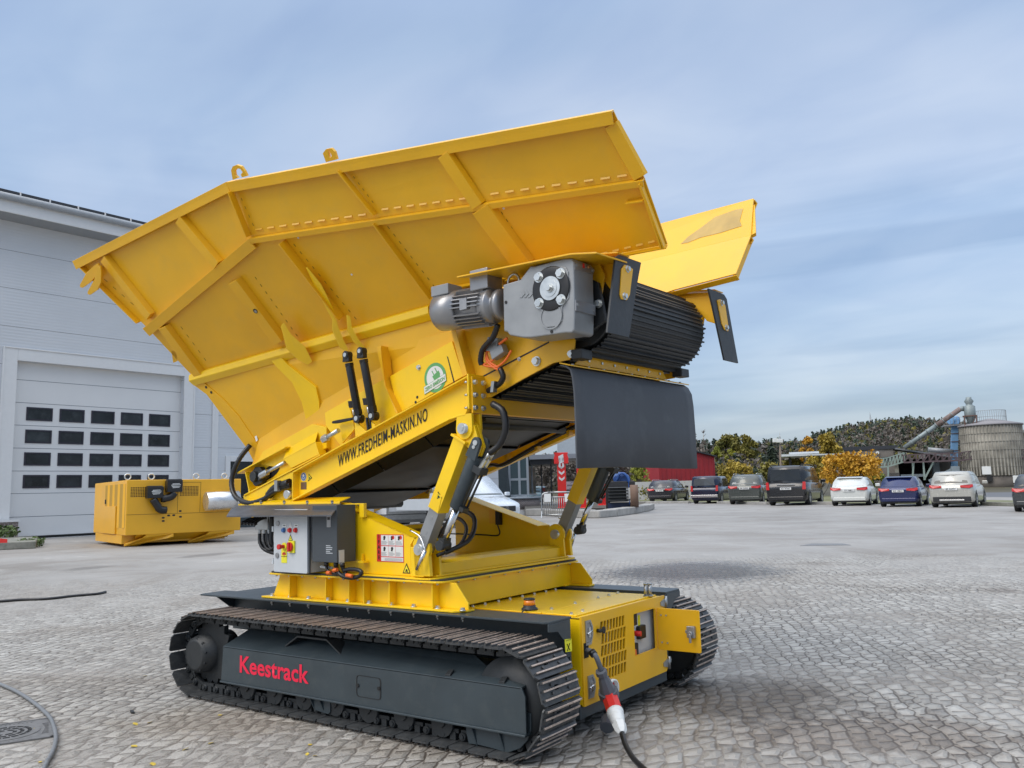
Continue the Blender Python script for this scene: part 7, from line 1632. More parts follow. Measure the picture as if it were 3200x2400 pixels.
b.box((xs_[-1]-.12, .11, z_a), (xs_[-1]+.12, 6, z_a+.15)); b.box((xs_[-1]-.08, 3, z_a), (xs_[-1]+.08, 3.2, z_c)); b.build('mullion_frame', M_MUL, po)
b = MB(PF); b.box((xs_[0], -.01, z_a), (xs_[-1], .01, z_c)); b.box((xs_[-1]-.01, .2, z_a), (xs_[-1]+.01, 6, z_c)); b.build('glazing', mat('teal_tinted_glass', (.025, .06, .065), .05, spec=1., var=.6, vscale=.15, coat=.5), po)
b = MB(PF); b.cyl((xs_[-1]-1.2, 1.2, 0), (xs_[-1]-1.2, 1.2, z_a-.30), 2.1, 36); b.build('brick_base', M_BRK, po)
b = MB(PF); b.cyl((xs_[-1]-1.2, 1.2, z_a-.29), (xs_[-1]-1.2, 1.2, z_a-.12), 2.25, 36); b.build('base_coping', M_MUL, po)
b = MB(PF); q0_, q1_ = pf(1575, 1545), pf(1548, 1440); b.prism([V(q0_.x-.55, -.8, 0), V(q0_.x+.75, -.8, 0), V(q1_.x+.9, -.8, 6.5), V(q1_.x-.1, -.8, 6.5)], (0, .7, 0)); tag(b.build('raking_column', M_GRY), 'dark raking column beside the glass porch', 'column')
cn = empty('flat_canopy', PF.O, 'flat grey canopy on thin dark posts right of the glass porch', 'canopy')
b = MB(PF); A_, B_ = pf(1655, 1436), pf(1838, 1434); zc0, zc1 = pf(1740, 1434).z, pf(1740, 1419).z; b.box((A_.x, -.2, zc0), (B_.x, 6, zc1)); b.build('roof_slab', mat('canopy_grey', (.24, .26, .29), .5), cn, bevel=.02)
b = MB(PF); b.box((A_.x, .1, zc0-.45), (pf(1722, 1440).x, 5.8, zc0-.004)); b.build('dark_underside', M_TRM, cn)
for px in (1684, 1715): x = pf(px, 1470).x; b = MB(PF); b.box((x-.06, 2, 0), (x+.06, 2.12, zc0-.46)); b.build('post', M_TRM, cn)
b = MB(PF); x = pf(1757, 1410).x; b.box((x-.9, 5, zc1+.01), (x+1.5, 6, zc1+2.2)); tag(b.build('roof_cabinet', M_MUL), 'grey box on the flat canopy behind the left red mast', 'box')
# --- two red chevron masts (folded conveyor booms stood on end)
M_MAST = mat('signal_red', (.78, .025, .02), .4, var=.08, vscale=2)
def chev(b, cx, cz, w, h, y):
    b.prism([V(cx-w/2, y, cz+h/2), V(cx-w/2, y, cz), V(cx, y, cz-h/2), V(cx+w/2, y, cz), V(cx+w/2, y, cz+h/2), V(cx, y, cz)], (0, -.02, 0))
def mast(pxc, py, top, wpx, lab, chs, col_, head=False, lean=0.):
    fr = facing(pxc, py); P_ = lambda x, y: fr.on(x, y, 1, 0); w_ = (P_(pxc+wpx, py).x-P_(pxc, py).x)/2*1.0; zt = P_(pxc, top).z; m_ = empty('red_mast', fr.O, lab, 'mast', 'red chevron masts')
    b = MB(fr); b.box((-w_, 0, .35), (w_, w_*1.2, zt)); b.build('boom', M_MAST, m_, bevel=.02); b = MB(fr); b.prism([V(-w_*1.0, -.05, .35), V(w_*1.0, -.05, .35), V(w_*1.25, -.15, .30), V(w_*1.25, -.15, .25), V(-w_*1.25, -.15, .25), V(-w_*1.25, -.15, .30)], (0, w_*1.5, 0)); b.build('foot_collar', M_MAST, m_)
    b = MB(fr); b.box((-w_*.5, 0, 0), (w_*.5, w_, .25)); b.build('foot', M_TRM, m_)
    if head:
        zh0 = P_(pxc, 1449).z; b = MB(fr); b.prism([V(-w_*1.6, -.1, zt), V(w_*1.6, -.1, zt), V(w_*1.6, -.1, zt-.10), V(w_*1.45, -.1, zt-.12), V(w_*1.7, -.1, (zt+zh0)/2), V(w_*1.65, -.1, zh0), V(-w_*1.65, -.1, zh0), V(-w_*1.7, -.1, (zt+zh0)/2), V(-w_*1.45, -.1, zt-.12), V(-w_*1.6, -.1, zt-.10)], (0, w_*2.2, 0)); b.build('head', M_MAST, m_, bevel=.02)
        b = MB(fr)
        for x in (-w_*.55, w_*.20):
            for z in (zt-.55, zt-.95): b.box((x, -.13, z-.15), (x+w_*.38, -.102, z+.15))
        b.prism([V(-w_*.65, -.13, zh0+.55), V(w_*.5, -.13, zh0+.72), V(w_*.65, -.13, zh0+.12), V(-w_*.45, -.13, zh0+.0)], (0, .02, 0)); b.build('white_marking', M_WHT, m_)
    b = MB(fr)
    for py_ in chs: chev(b, 0, P_(pxc, py_).z, w_*1.35, w_*1.1, -.005)
    b.build('chevron', col_, m_)
mast(1759, 1600, 1414, 27, 'tall red mast with white chevrons and broad head behind the steel barrier', (1458, 1477, 1496), M_WHT, True)
mast(1820, 1600, 1455, 27, 'red mast with black chevrons half hidden behind the far lifting leg', (1478, 1498), M_INK)
mast(1884, 1590, 1478, 27, 'red mast with black chevrons beside the black engine unit', (1502, 1538, 1553), M_INK)
c = G(1784, 1600); fr = facing(1785, 1598); s_ = empty('logo_sign', fr.O, 'small white sign board with grey swoosh logo behind the steel barrier', 'sign'); A_, B_ = fr.on(1768, 1505, 1, 0), fr.on(1803, 1529, 1, 0)
b = MB(fr); b.box((A_.x, 0, B_.z), (B_.x, .05, A_.z)); b.build('board', M_CAB, s_); b = MB(fr); b.box((A_.x+.1, .05, 0), (A_.x+.16, .1, A_.z)); b.box((B_.x-.16, .05, 0), (B_.x-.1, .1, A_.z)); b.build('leg', M_TRM, s_)
b = MB(fr); cx = (A_.x+B_.x)/2; cz = (A_.z+B_.z)/2; W_ = (B_.x-A_.x)
for k in range(8): b.prism([V(cx+W_*(-.10+.05*k), -.004, cz+.13+.10*math.sin((k)/8*2.6)), V(cx+W_*(-.05+.05*k), -.004, cz+.13+.10*math.sin((k+1)/8*2.6)), V(cx+W_*(-.05+.05*k), -.004, cz+.16+.10*math.sin((k+1)/8*2.6)), V(cx+W_*(-.10+.05*k), -.004, cz+.16+.10*math.sin((k)/8*2.6))], (0, .003, 0)); b.prism([V(cx+W_*(-.2+.05*k), -.004, cz-.22-.06*math.sin(k/8*2.6)), V(cx+W_*(-.15+.05*k), -.004, cz-.22-.06*math.sin((k+1)/8*2.6)), V(cx+W_*(-.15+.05*k), -.004, cz-.19-.06*math.sin((k+1)/8*2.6)), V(cx+W_*(-.2+.05*k), -.004, cz-.19-.06*math.sin(k/8*2.6))], (0, .003, 0))
for k in range(14): b.box((A_.x+W_*(.12+.055*k), -.004, cz-.05), (A_.x+W_*(.155+.055*k), -.001, cz+.06))
b.build('logo', M_DRV, s_)
# --- crowd barrier
fr = facing(1745, 1618, R(4)); ba = empty('steel_barrier', fr.O, 'galvanised crowd control barrier with upright bars before the red mast', 'barrier')
A_, B_ = fr.on(1694, 1615, 1, 0), fr.on(1812, 1617, 1, 0); zt = fr.on(1745, 1538, 1, 0).z
b = MB(fr); b.tube([V(A_.x, 0, .15), V(A_.x, 0, zt-.35), V(A_.x+.10, 0, zt-.08), V(A_.x+.4, 0, zt)], .045, 8); b.cyl((A_.x+.4, 0, zt), (B_.x-.3, 0, zt), .045, 8); b.tube([V(B_.x-.3, 0, zt), V(B_.x-.08, 0, zt-.08), V(B_.x, 0, zt-.35), V(B_.x, 0, .15)], .045, 8); b.cyl((A_.x, 0, .18), (B_.x, 0, .18), .04, 8); b.cyl((A_.x+.1, 0, zt-.28), (B_.x-.1, 0, zt-.28), .03, 8); b.build('tube_frame', M_STL, ba)
b = MB(fr)
for k in range(1, 17): x = A_.x+(B_.x-A_.x)*k/17; b.cyl((x, 0, .2), (x, 0, zt-.28), .02, 6)
b.build('upright_bars', M_STL, ba)
b = MB(fr); b.bar((B_.x, -.5, 0), (B_.x, .0, .5), .05, .05); b.bar((A_.x, -.5, 0), (A_.x, .0, .4), .05, .05); b.build('foot', M_STL, ba)
for px0, px1 in ((1700, 1722), (1764, 1784)):
    A2, B2 = fr.on(px0, 1543, 1, -.05), fr.on(px1, 1568, 1, -.05); b = MB(fr); b.box((A2.x, -.07, B2.z), (B2.x, -.055, A2.z)); b.build('white_notice', M_WHT, ba)
# --- island with granite kerb stones and the black engine unit on it
M_GRAN = mat('granite_kerb', (.34, .33, .31), .8, var=.2, vscale=2, bump=.5, bscale=9, dirt=.4, dcol=(.18, .17, .15))
kp = [(1640, 1612), (1700, 1612), (1760, 1616), (1820, 1619), (1875, 1619), (1930, 1614), (1985, 1606), (2030, 1597), (2046, 1590)]
for k, (a, c) in enumerate(zip(kp, kp[1:])):
    A_, C_ = G(*a), G(*c); d = (C_-A_); d.normalize(); e = V(-d.y, d.x, 0); random.seed(k); j = V(0, 0, random.uniform(-.03, .03)); b = MB(); b.prism([A_+d*.05, C_-d*.05, C_-d*.05+e*.9, A_+d*.05+e*.9], V(0, 0, .42)+j); o = b.build('kerb_stone', M_GRAN, bevel=.05)
    pos_ = ('at the far left end of the island kerb', 'second from the left end of the island kerb', 'below the steel barrier foot', 'left of the second red mast foot', 'below the third red mast', 'below the black engine unit', 'right of the black engine unit', 'at the right tip of the island kerb')[k]
    tag(o, 'weathered granite kerb stone '+pos_, 'kerb stone', 'granite stones round the island')
sp_ = []
for k, a in enumerate(kp):
    A_ = G(*a); sp_.append(V(A_.x, A_.y, .3)+V(FW.x, FW.y, 0).normalized()*.55-(V(RT.x, RT.y, 0)*.8 if k > 6 else V(0, 0, 0)))
b = MB(); b.poly(sp_+[V(*G(2020, 1577)[:2], .3), V(*G(1640, 1578)[:2], .3)]); tag(b.build('island_soil', mat('dark_soil', (.10, .085, .065), .95, var=.4, vscale=.8, bump=.8, bscale=6)), kind='structure')
fr = facing(1935, 1606); eu = empty('engine_unit', fr.O, 'black slatted machine with a blue engine on top standing on the kerbed island', 'machine')
Pe = lambda x, y, d=0.: fr.on(x, y, 1, d)
M_BLE = mat('engine_blue', (.02, .07, .24), .4, var=.3, vscale=3)
A_, B_ = Pe(1901, 1505), Pe(1963, 1567); b = MB(fr); b.box((A_.x, 0, B_.z), (B_.x, 3, A_.z)); b.build('hopper_box', M_TRM, eu, bevel=.03)
b = MB(fr)
for k in range(5): z = B_.z+(A_.z-B_.z)*(.02+k*.155); b.prism([V(A_.x-.03, -.002, z), V(A_.x-.03, -.28, z+.05), V(A_.x-.03, -.22, z+.10), V(A_.x-.03, -.002, z+.08)], (B_.x-A_.x+.06, 0, 0))
b.build('slat', M_BLK, eu)
b = MB(fr); A2, B2 = Pe(1924, 1475), Pe(1963, 1505); b.box((A2.x, .6, B2.z), (B2.x, 2.2, A2.z-.2))
for k in range(7): x = A2.x+(B2.x-A2.x)*(k+.5)/7; b.cyl((x, .5, A2.z-.45), (x, 2.3, A2.z-.3+.12*math.sin(k*2)), .25+.06*math.sin(k*3), 10)
b.tube([V(A2.x, .4, B2.z), V(A2.x+.3, .3, A2.z-.1), V(B2.x, .3, A2.z-.4), V(B2.x+.2, .3, B2.z-1)], .09, 8); b.build('blue_engine', M_BLE, eu, bevel=.04)
b = MB(fr); b.box((Pe(1966, 1500).x, .2, Pe(1966, 1555).z), (Pe(1984, 1500).x, 2.4, Pe(1975, 1503).z)); b.box((Pe(1890, 1500).x, .4, .3), (Pe(1902, 1500).x, 2.4, Pe(1895, 1500).z)); b.build('side_tank', M_TRM, eu, bevel=.03)
b = MB(fr); b.box((Pe(1900, 1580).x, .2, .32), (Pe(1988, 1580).x, 2.6, Pe(1940, 1572).z)); b.build('base_frame', mat('base_blue_black', (.015, .03, .08), .5), eu)
b = MB(fr); x = Pe(1983, 1575).x; b.cyl((x-.25, -.1, 1.1), (x+.25, -.1, 1.1), .72, 18); b.build('rusty_wheel', mat('rusty_iron', (.16, .10, .07), .8), eu)
b = MB(fr); b.box((Pe(1965, 1560).x, -.1, .6), (Pe(1968, 1560).x, .1, Pe(1966, 1510).z)); b.build('blue_upright', M_BLE, eu); b = MB(fr); q = Pe(1967, 1541); b.box((q.x-.2, -.15, q.z-.35), (q.x+.15, -.12, q.z+.35)); b.build('white_tag', M_WHT, eu)
b = MB(fr); q0_, q1_ = Pe(1840, 1606), Pe(1895, 1612); b.box((q0_.x, -.3, .0), (q1_.x, .7, .16)); b.box((q0_.x+.1, -.25, .3), (q1_.x-.1, .65, .4)); b.box((q0_.x+.4, -.2, .165), (q0_.x+.7, .6, .295)); b.box((q1_.x-.7, -.2, .165), (q1_.x-.4, .6, .295)); tag(b.build('pallet', mat('dark_timber', (.05, .045, .04), .8)), 'dark timber pallet under the third red mast', 'pallet')
# ================================================================== far side: verge, trees, works, silo, hill
def at(px, py, dist):                 # a point at a given ground distance
    d = ray(px, py); h = math.hypot(d.x, d.y); return CAM + d*(dist/h)
def rp(*pxs, z=.004): return [G(px, py, z) for px, py in pxs]
M_GRS = leafmat('rough_grass', (.10, .11, .04), (.20, .19, .09), .25)
b = MB(); b.poly(rp((1985, 1568), (2700, 1573), (3070, 1575), (3190, 1578), (3500, 1582), (3500, 1569), (3070, 1562), (2700, 1549), (1985, 1545), z=.05)); tag(b.build('grass_verge', M_GRS), kind='structure')
M_RD = mat('road_asphalt', (.115, .12, .13), .8, var=.08, vscale=.1)
b = MB(); b.poly(rp((2700, 1548), (3500, 1558), (3500, 1526), (3000, 1519), (2700, 1525), z=.008)); tag(b.build('road', M_RD), kind='structure')
for k, (a, c, lab) in enumerate((((1985, 1573), (2150, 1573), 'pale concrete kerb left of the blue pickup'), ((2240, 1574), (2395, 1577), 'pale concrete kerb behind the people carrier'), ((2515, 1577), (2600, 1577), 'pale concrete kerb between the black van and white hatchback'), ((3068, 1580), (3176, 1583), 'mossy concrete kerb right of the beige off-road car'))):
    A_, C_ = G(*a), G(*c); d = (C_-A_).normalized(); e = V(-d.y, d.x, 0); b = MB(); b.prism([A_, C_, C_+e*.4, A_+e*.4], (0, 0, .22)); tag(b.build('kerb', M_CONC if k == 3 else M_GRAN, bevel=.02), lab, 'kerb', 'concrete kerbs along the verge')
M_BARK = mat('bark', (.10, .085, .07), .9, var=.3, vscale=3); M_BIRCH = mat('birch_bark', (.42, .39, .33), .8, var=.3, vscale=4)
LM = {'olive': leafmat('olive_leaves', (.075, .085, .012), (.22, .185, .03), .35), 'yellow': leafmat('yellow_leaves', (.38, .19, .012), (.62, .35, .025), .8), 'gold': leafmat('gold_green_leaves', (.16, .13, .015), (.38, .27, .03), .35),
      'green': leafmat('yellow_green_leaves', (.14, .17, .015), (.32, .31, .04), .5), 'dark': leafmat('dark_needles', (.032, .052, .038), (.062, .085, .05), .4), 'brown': leafmat('bare_brown_twigs', (.10, .085, .072), (.15, .128, .105), .15)}  # dark and brown are lightened, contrast cut, to stand in for distance haze
def tree(px, base_d, top, bot, wpx, kind, lab, group, leaves=900, bark=None, ls=.30, seed=0, name='broadleaf_tree', open_=.0):
    rnd = random.Random(seed*7+px); d_ = base_d; tp = at(px, top, d_); bt_ = at(px, bot, d_); o = V(tp.x, tp.y, 0.); H = tp.z; z0 = max(.2, bt_.z); w = wpx/F_PX*d_*1.05/2
    t = empty(name, o, lab, 'tree', group); b = MB()
    r0 = max(.12, H*.018); pts = [o+V(rnd.uniform(-.04, .04)*H*k, rnd.uniform(-.03, .03)*H*k, H*.85*k) for k in (0, .25, .5, .75, 1)]
    for k in range(4): b.cyl(pts[k], pts[k+1], r0*(1-.22*k), 8, r2=r0*(1-.22*(k+1)))
    cl = []
    nb_ = 21 if kind != 'dark' else 0; leaves = int(leaves*1.6) if kind != 'dark' else int(leaves*1.3); ls *= .8
    for k in range(nb_):
        f_ = rnd.uniform(.28, 1.0); zc = z0+(H-z0)*f_; prof_ = math.sin(math.pi*min(1, max(.08, (f_*.88+.08))))**.6; a = rnd.uniform(0, 6.283); rr = w*prof_*rnd.uniform(.15, .95)
        c = V(o.x+rr*math.cos(a), o.y+rr*math.sin(a), min(zc, H-w*.18)); cl.append((c, w*rnd.uniform(.17, .36)))
        s_ = pts[min(3, int(f_*3))]; mid_ = (s_+c)/2+V(0, 0, -.04*H); b.cyl(s_, mid_, r0*.35, 6, r2=r0*.22); b.cyl(mid_, c, r0*.22, 6, r2=r0*.06)
    b.build('trunk', bark or M_BARK, t)
    b = MB()
    if kind == 'dark':
        for k in range(leaves):
            f_ = rnd.random()**.8; z = z0+(H-z0)*f_; rr = w*(1-f_)**.8*rnd.uniform(.3, 1.); a = rnd.uniform(0, 6.283); c = V(o.x+rr*math.cos(a), o.y+rr*math.sin(a), z); e = V(math.cos(a), math.sin(a), -.35).normalized(); t_ = V(-math.sin(a), math.cos(a), 0); s_ = ls*rnd.uniform(.6, 1.3)
            b.face([b.v(c-t_*s_*.5), b.v(c+e*s_*1.4), b.v(c+t_*s_*.5), b.v(c-e*s_*.5+V(0, 0, s_*.5))])
    else:
        for k in range(leaves):
            c0, r_ = cl[k % len(cl)]; p_ = V(rnd.gauss(0, 1), rnd.gauss(0, 1), rnd.gauss(0, .8)); p_ = p_.normalized()*r_*rnd.random()**(.45); c = c0+p_*1.15
            if c.z < z0*.6: c.z = z0*.6+rnd.random()*.5
            a = V(rnd.uniform(-1, 1), rnd.uniform(-1, 1), rnd.uniform(-.3, 1)).normalized(); t_ = a.orthogonal().normalized(); u = a.cross(t_); s_ = ls*rnd.uniform(.5, 1.25)*.5
            b.face([b.v(c-t_*s_-u*s_*.7), b.v(c+t_*s_-u*s_*.5), b.v(c+t_*s_*.7+u*s_), b.v(c-t_*s_*.6+u*s_*.8)])
    b.build('crown', LM[kind], t, recalc=False); return t
TG = 'trees and bushes beyond the parked cars'
random.seed(21)
TR = [ # px, dist, top, bottom, width, kind, label, leaves, leaf size
 (2652, 88, 1424, 1535, 172, 'yellow', 'bright orange yellow bush behind the white hatchback', 2600, .34),
 (2720, 95, 1470, 1535, 70, 'green', 'dull green shrub right of the orange yellow bush', 800, .34),
 (2585, 130, 1362, 1500, 95, 'gold', 'tall gold green tree left of the beige works hall', 1900, .5),
 (2522, 140, 1366, 1490, 42, 'yellow', 'narrow pointed orange tree above the canopy roof', 700, .5),
 (2560, 112, 1428, 1530, 100, 'gold', 'broad gold green bush above the black van', 1700, .42),
 (2480, 116, 1442, 1530, 110, 'olive', 'olive scrub behind the black van right of the lamp pole', 1300, .42),
 (2395, 120, 1450, 1530, 90, 'olive', 'olive scrub left of the lamp pole', 1200, .42),
 (2300, 122, 1444, 1520, 110, 'gold', 'round mustard bush behind the people carrier', 1700, .40),
 (2360, 126, 1462, 1520, 60, 'dark', 'low dark bush between the mustard bush and olive scrub', 700, .5),
 (2338, 165, 1362, 1470, 62, 'olive', 'olive tree with a pale forked trunk right of the red shed', 1500, .5),
 (2272, 168, 1364, 1470, 90, 'olive', 'wide olive tree above the right end of the red shed', 1700, .55),
 (2240, 158, 1398, 1470, 40, 'green', 'small yellow green tree touching the red shed corner', 700, .45),
 (2284, 158, 1404, 1470, 46, 'green', 'small yellow green tree a little right of the red shed', 700, .45),
 (2300, 180, 1360, 1440, 46, 'dark', 'dark pine between two olive trees', 700, .8),
 (2410, 170, 1392, 1470, 42, 'dark', 'dark spruce left of the lamp pole', 600, .8),
 (2050, 138, 1462, 1550, 85, 'green', 'yellow green hedge tree behind the black estate car', 1500, .34),
 (1995, 120, 1455, 1560, 70, 'green', 'yellow green hedge tree just right of the black engine unit', 1200, .34),
 (2075, 112, 1515, 1560, 150, 'olive', 'low flowering shrub before the grey wall behind the estate car', 1200, .28),
 (1700, 130, 1440, 1560, 90, 'brown', 'brown leafless thicket behind the canopy posts', 1500, .4),
 (1790, 132, 1435, 1560, 110, 'brown', 'brown green thicket behind the left red mast', 1700, .4),
 (1870, 130, 1450, 1560, 90, 'brown', 'brown thicket between the red masts', 1300, .4),
 (1930, 132, 1440, 1560, 90, 'brown', 'brown thicket behind the blue engine', 1300, .4),
]
for i_, (px, dd_, tp, bt_, w_, kd, lab, nl_, ls_) in enumerate(TR):
    tree(px, dd_, tp, bt_, w_, kd, lab, TG, nl_, M_BIRCH if px in (2338,) else None, ls_, i_, name='conifer_tree' if kd == 'dark' else ('bush' if bt_ > 1500 else 'broadleaf_tree'))
# bare birches against the sky
def bare(px, dd_, top, bot, wpx, lab, seed):
    rnd = random.Random(seed); tp = at(px, top, dd_); o = V(tp.x, tp.y, 0); H = tp.z; t = empty('bare_tree', o, lab, 'tree', 'bare birches on the skyline'); b = MB(); w = wpx/F_PX*dd_/2
    b.cyl(o, o+V(0, 0, H*.5), H*.011, 7, r2=H*.008); b.cyl(o+V(0, 0, H*.5), o+V(0, 0, H), H*.008, 6, r2=.02); b.build('trunk', M_BIRCH, t)
    b = MB()
    for k in range(60):
        f_ = rnd.uniform(.35, .98); s_ = o+V(0, 0, H*f_); a = rnd.uniform(0, 6.28); L_ = w*(1.1-f_*.7)*rnd.uniform(.5, 1.2); e = s_+V(math.cos(a)*L_, math.sin(a)*L_, L_*.9); b.cyl(s_, e, .05, 4, r2=.015)
        for j in range(3): q = s_.lerp(e, rnd.uniform(.3, .95)); b.cyl(q, q+V(rnd.uniform(-1, 1), rnd.uniform(-1, 1), rnd.uniform(.3, 1))*L_*.35, .022, 3, r2=.008)
    b.build('branches', mat_tw, t)
mat_tw = mat('twig_brown', (.17, .13, .11), .9)
bare(2197, 140, 1344, 1480, 30, 'tall bare birch standing clear against the sky above the red shed', 1)
bare(2172, 142, 1352, 1480, 22, 'slim bare birch close to the rubber curtain edge', 2)
bare(2436, 175, 1350, 1470, 18, 'thin bare tree above the lamp pole', 3)
bare(2279, 172, 1350, 1470, 16, 'small bare treetop behind the wide olive tree', 4)
# --- hill with its wood
ridge = [(1560, 1478), (1700, 1450), (1800, 1440), (1900, 1430), (2000, 1425), (2100, 1418), (2160, 1410), (2250, 1408), (2350, 1404), (2430, 1392), (2500, 1385), (2560, 1376), (2640, 1354), (2700, 1342), (2780, 1334), (2860, 1326), (2950, 1330), (3020, 1338), (3100, 1350), (3200, 1365), (3400, 1390)]
def ry(px):
    for (a, ya), (c, yc) in zip(ridge, ridge[1:]):
        if a <= px <= c: return ya+(yc-ya)*(px-a)/(c-a)
    return ridge[0][1] if px < ridge[0][0] else ridge[-1][1]
def rdist(px): return 210 if px < 2300 else (210+(px-2300)/300*170 if px < 2600 else 380+(px-2600)*.1)
b = MB(); cols = []
for px in range(1500, 3500, 25):
    D = rdist(px); tp = at(px, ry(px)+ (22 if px > 2550 else 34), D); rows_ = []
    for f_ in (0, .25, .5, .75, 1., 1.15, 1.6):
        dd_ = 120+(D-120)*f_ if f_ <= 1 else D*f_; q = at(px, 1500, dd_); hz = tp.z*(3*min(f_, 1)**2-2*min(f_, 1)**3) if f_ <= 1 else tp.z*(1.02 if f_ < 1.3 else .8); rows_.append(b.v((q.x, q.y, hz-.02)))
    cols.append(rows_)
for A_, B_ in zip(cols, cols[1:]):
    for i in range(len(A_)-1): b.face([A_[i], B_[i], B_[i+1], A_[i+1]], True)
tag(b.build('hill', leafmat('hill_floor', (.05, .045, .03), (.10, .09, .055), .05), recalc=False), kind='structure')
def wood(name, n_, f0, f1_, cond, lab, seed):
    rnd = random.Random(seed); b = MB(); mats_ = {k: LM[k] for k in ('dark', 'brown', 'olive')}
    for k in range(n_):
        px = rnd.uniform(1560, 3330); D = rdist(px); f_ = rnd.uniform(f0, f1_); tp = at(px, ry(px)+(22 if px > 2550 else 34), D); dd_ = 120+(D-120)*f_; q = at(px, 1500, dd_); gz_ = tp.z*(3*f_*f_-2*f_**3); hs = rnd.uniform(.75, 1.25)
        kd = 'dark' if rnd.random() < (.72 if f_ > .75 else .30) else ('brown' if rnd.random() < .8 else 'olive')
        if px < 2160 and rnd.random() < .8: kd = 'brown'
        b.mat(mats_[kd]); h = (4.6 if px > 2550 else 4.4)*hs; w = h*(.20 if kd == 'dark' else .30); o = V(q.x, q.y, gz_-.3)
        b.cyl(o, o+V(0, 0, h*.9), .07, 3, r2=.03, caps=False)
        for j in range(26):
            g_ = rnd.random(); a = rnd.uniform(0, 6.28)
            if kd == 'dark': rr = w*(1-g_)**.7*rnd.uniform(.3, 1); z = h*(.18+.84*g_)
            else: rr = w*math.sin(math.pi*min(1, g_*.9+.08))**.6*rnd.uniform(.2, 1.); z = h*(.22+.75*g_)
            c = o+V(rr*math.cos(a), rr*math.sin(a), z); s_ = h*.10*rnd.uniform(.5, 1.3); a2 = V(rnd.uniform(-1, 1), rnd.uniform(-1, 1), rnd.uniform(-.2, 1)).normalized(); t_ = a2.orthogonal().normalized(); u = a2.cross(t_)
            b.face([b.v(c-t_*s_), b.v(c+t_*s_*.9-u*s_*.6), b.v(c+u*s_*1.1)])
    tag(b.build(name, LM['dark'], recalc=False), lab, 'wood', kind='stuff')
wood('hill_forest', 3600, .28, 1.0, None, 'mixed dark spruce and bare brown wood covering the far hill', 3)
# --- red shed
fr = facing(2200, 1560, R(-20)); fr = Frame(V(*at(2200, 1535, 126)[:2], 0), fr.M); sh_ = empty('red_shed', fr.O, 'dark red timber clad shed with black roof edge behind the parked cars', 'shed'); Pd = lambda x, y, d=0.: fr.on(x, y, 1, d)
A_, B_ = Pd(2060, 1500), Pd(2236, 1500); zL, zR = Pd(2165, 1411).z+.6, Pd(2235, 1428).z; zM = Pd(2165, 1411).z; xm = Pd(2165, 1411).x
zl2 = zM+(zM-zR)/(B_.x-xm)*(xm-A_.x)
M_SHD = mat('red_board_paint', (.30, .022, .03), .7, var=.12, vscale=.8)
b = MB(fr); b.prism([V(A_.x, 0, 0), V(B_.x, 0, 0), V(B_.x, 0, zR), V(A_.x, 0, zl2)], (0, 8, 0)); b.build('wall', M_SHD, sh_)
b = MB(fr); n_ = 12
for k in range(n_): x = A_.x+(B_.x-A_.x)*(k+.5)/n_; zt2 = zR+(zl2-zR)*(B_.x-x)/(B_.x-A_.x); b.box((x-.06, -.08, 0), (x+.06, -.002, zt2-.05))
b.build('cover_batten', M_SHD, sh_)
b = MB(fr); b.prism([V(A_.x-.2, -.4, zl2+.02), V(B_.x+.25, -.4, zR+.0), V(B_.x+.25, -.4, zR+.18), V(A_.x-.2, -.4, zl2+.2)], (0, 8.8, 0)); b.build('roof', M_ROOFD, sh_)
fr = facing(2075, 1560, 0); fr = Frame(V(*at(2075, 1535, 118)[:2], 0), fr.M); A_, B_ = fr.on(1985, 1520, 1, 0), fr.on(2163, 1520, 1, 0); zt = fr.on(2075, 1504, 1, 0).z; b = MB(fr); b.box((A_.x, 0, 0), (B_.x, .3, zt)); tag(b.build('low_wall', mat('pale_render', (.42, .42, .41), .8)), 'low pale rendered wall behind the black estate car', 'wall')
# --- lamp pole, canopy roof
o = at(2443, 1535, 92); o.z = 0; lp_ = empty('lamp_post', o, 'slim timber lamp post with pale lamp head above the olive scrub', 'lamp post'); tp = at(2436, 1378, 92)
b = MB(); b.cyl(o, V(tp.x, tp.y, tp.z-.3), .12, 8, r2=.08); b.build('pole', mat('weathered_timber', (.22, .17, .13), .8), lp_); b = MB(); b.obox(tp, RT*.28, V(FW.x, FW.y, 0)*.3, V(0, 0, .18)); b.obox(tp-RT*.45+V(0, 0, .05), RT*.22, V(FW.x, FW.y, 0)*.25, V(0, 0, .2)); b.build('lamp_head', M_WHT, lp_, bevel=.03)
fr = facing(2500, 1532, 0); Pc = lambda x, y, d=0.: fr.on(x, y, 1, d); cr = empty('filling_canopy', fr.O, 'flat pale canopy roof on a dark post above the bushes', 'canopy')
fr2 = Frame(at(2500, 1532, 112)*1, fr.M); fr2.O.z = 0; Pc = lambda x, y, d=0.: fr2.on(x, y, 1, d)
b = MB(fr2); A_, B_ = Pc(2442, 1425), Pc(2640, 1425); b.prism([V(A_.x, 0, Pc(2442, 1427).z), V(B_.x, 0, Pc(2640, 1420).z), V(B_.x, 0, Pc(2640, 1417).z), V(A_.x, 0, Pc(2442, 1420).z)], (0, 7, 0)); b.build('roof_slab', M_CAB, cr)
b = MB(fr2); b.box((Pc(2466, 1415).x, 1, Pc(2466, 1419).z), (Pc(2560, 1415).x, 6, Pc(2560, 1409).z)); b.build('upper_roof', M_CAB, cr); b = MB(fr2); x = Pc(2469, 1450).x; b.box((x-.15, 2, 0), (x+.15, 2.3, Pc(2469, 1428).z)); b.build('post', M_TRM, cr)
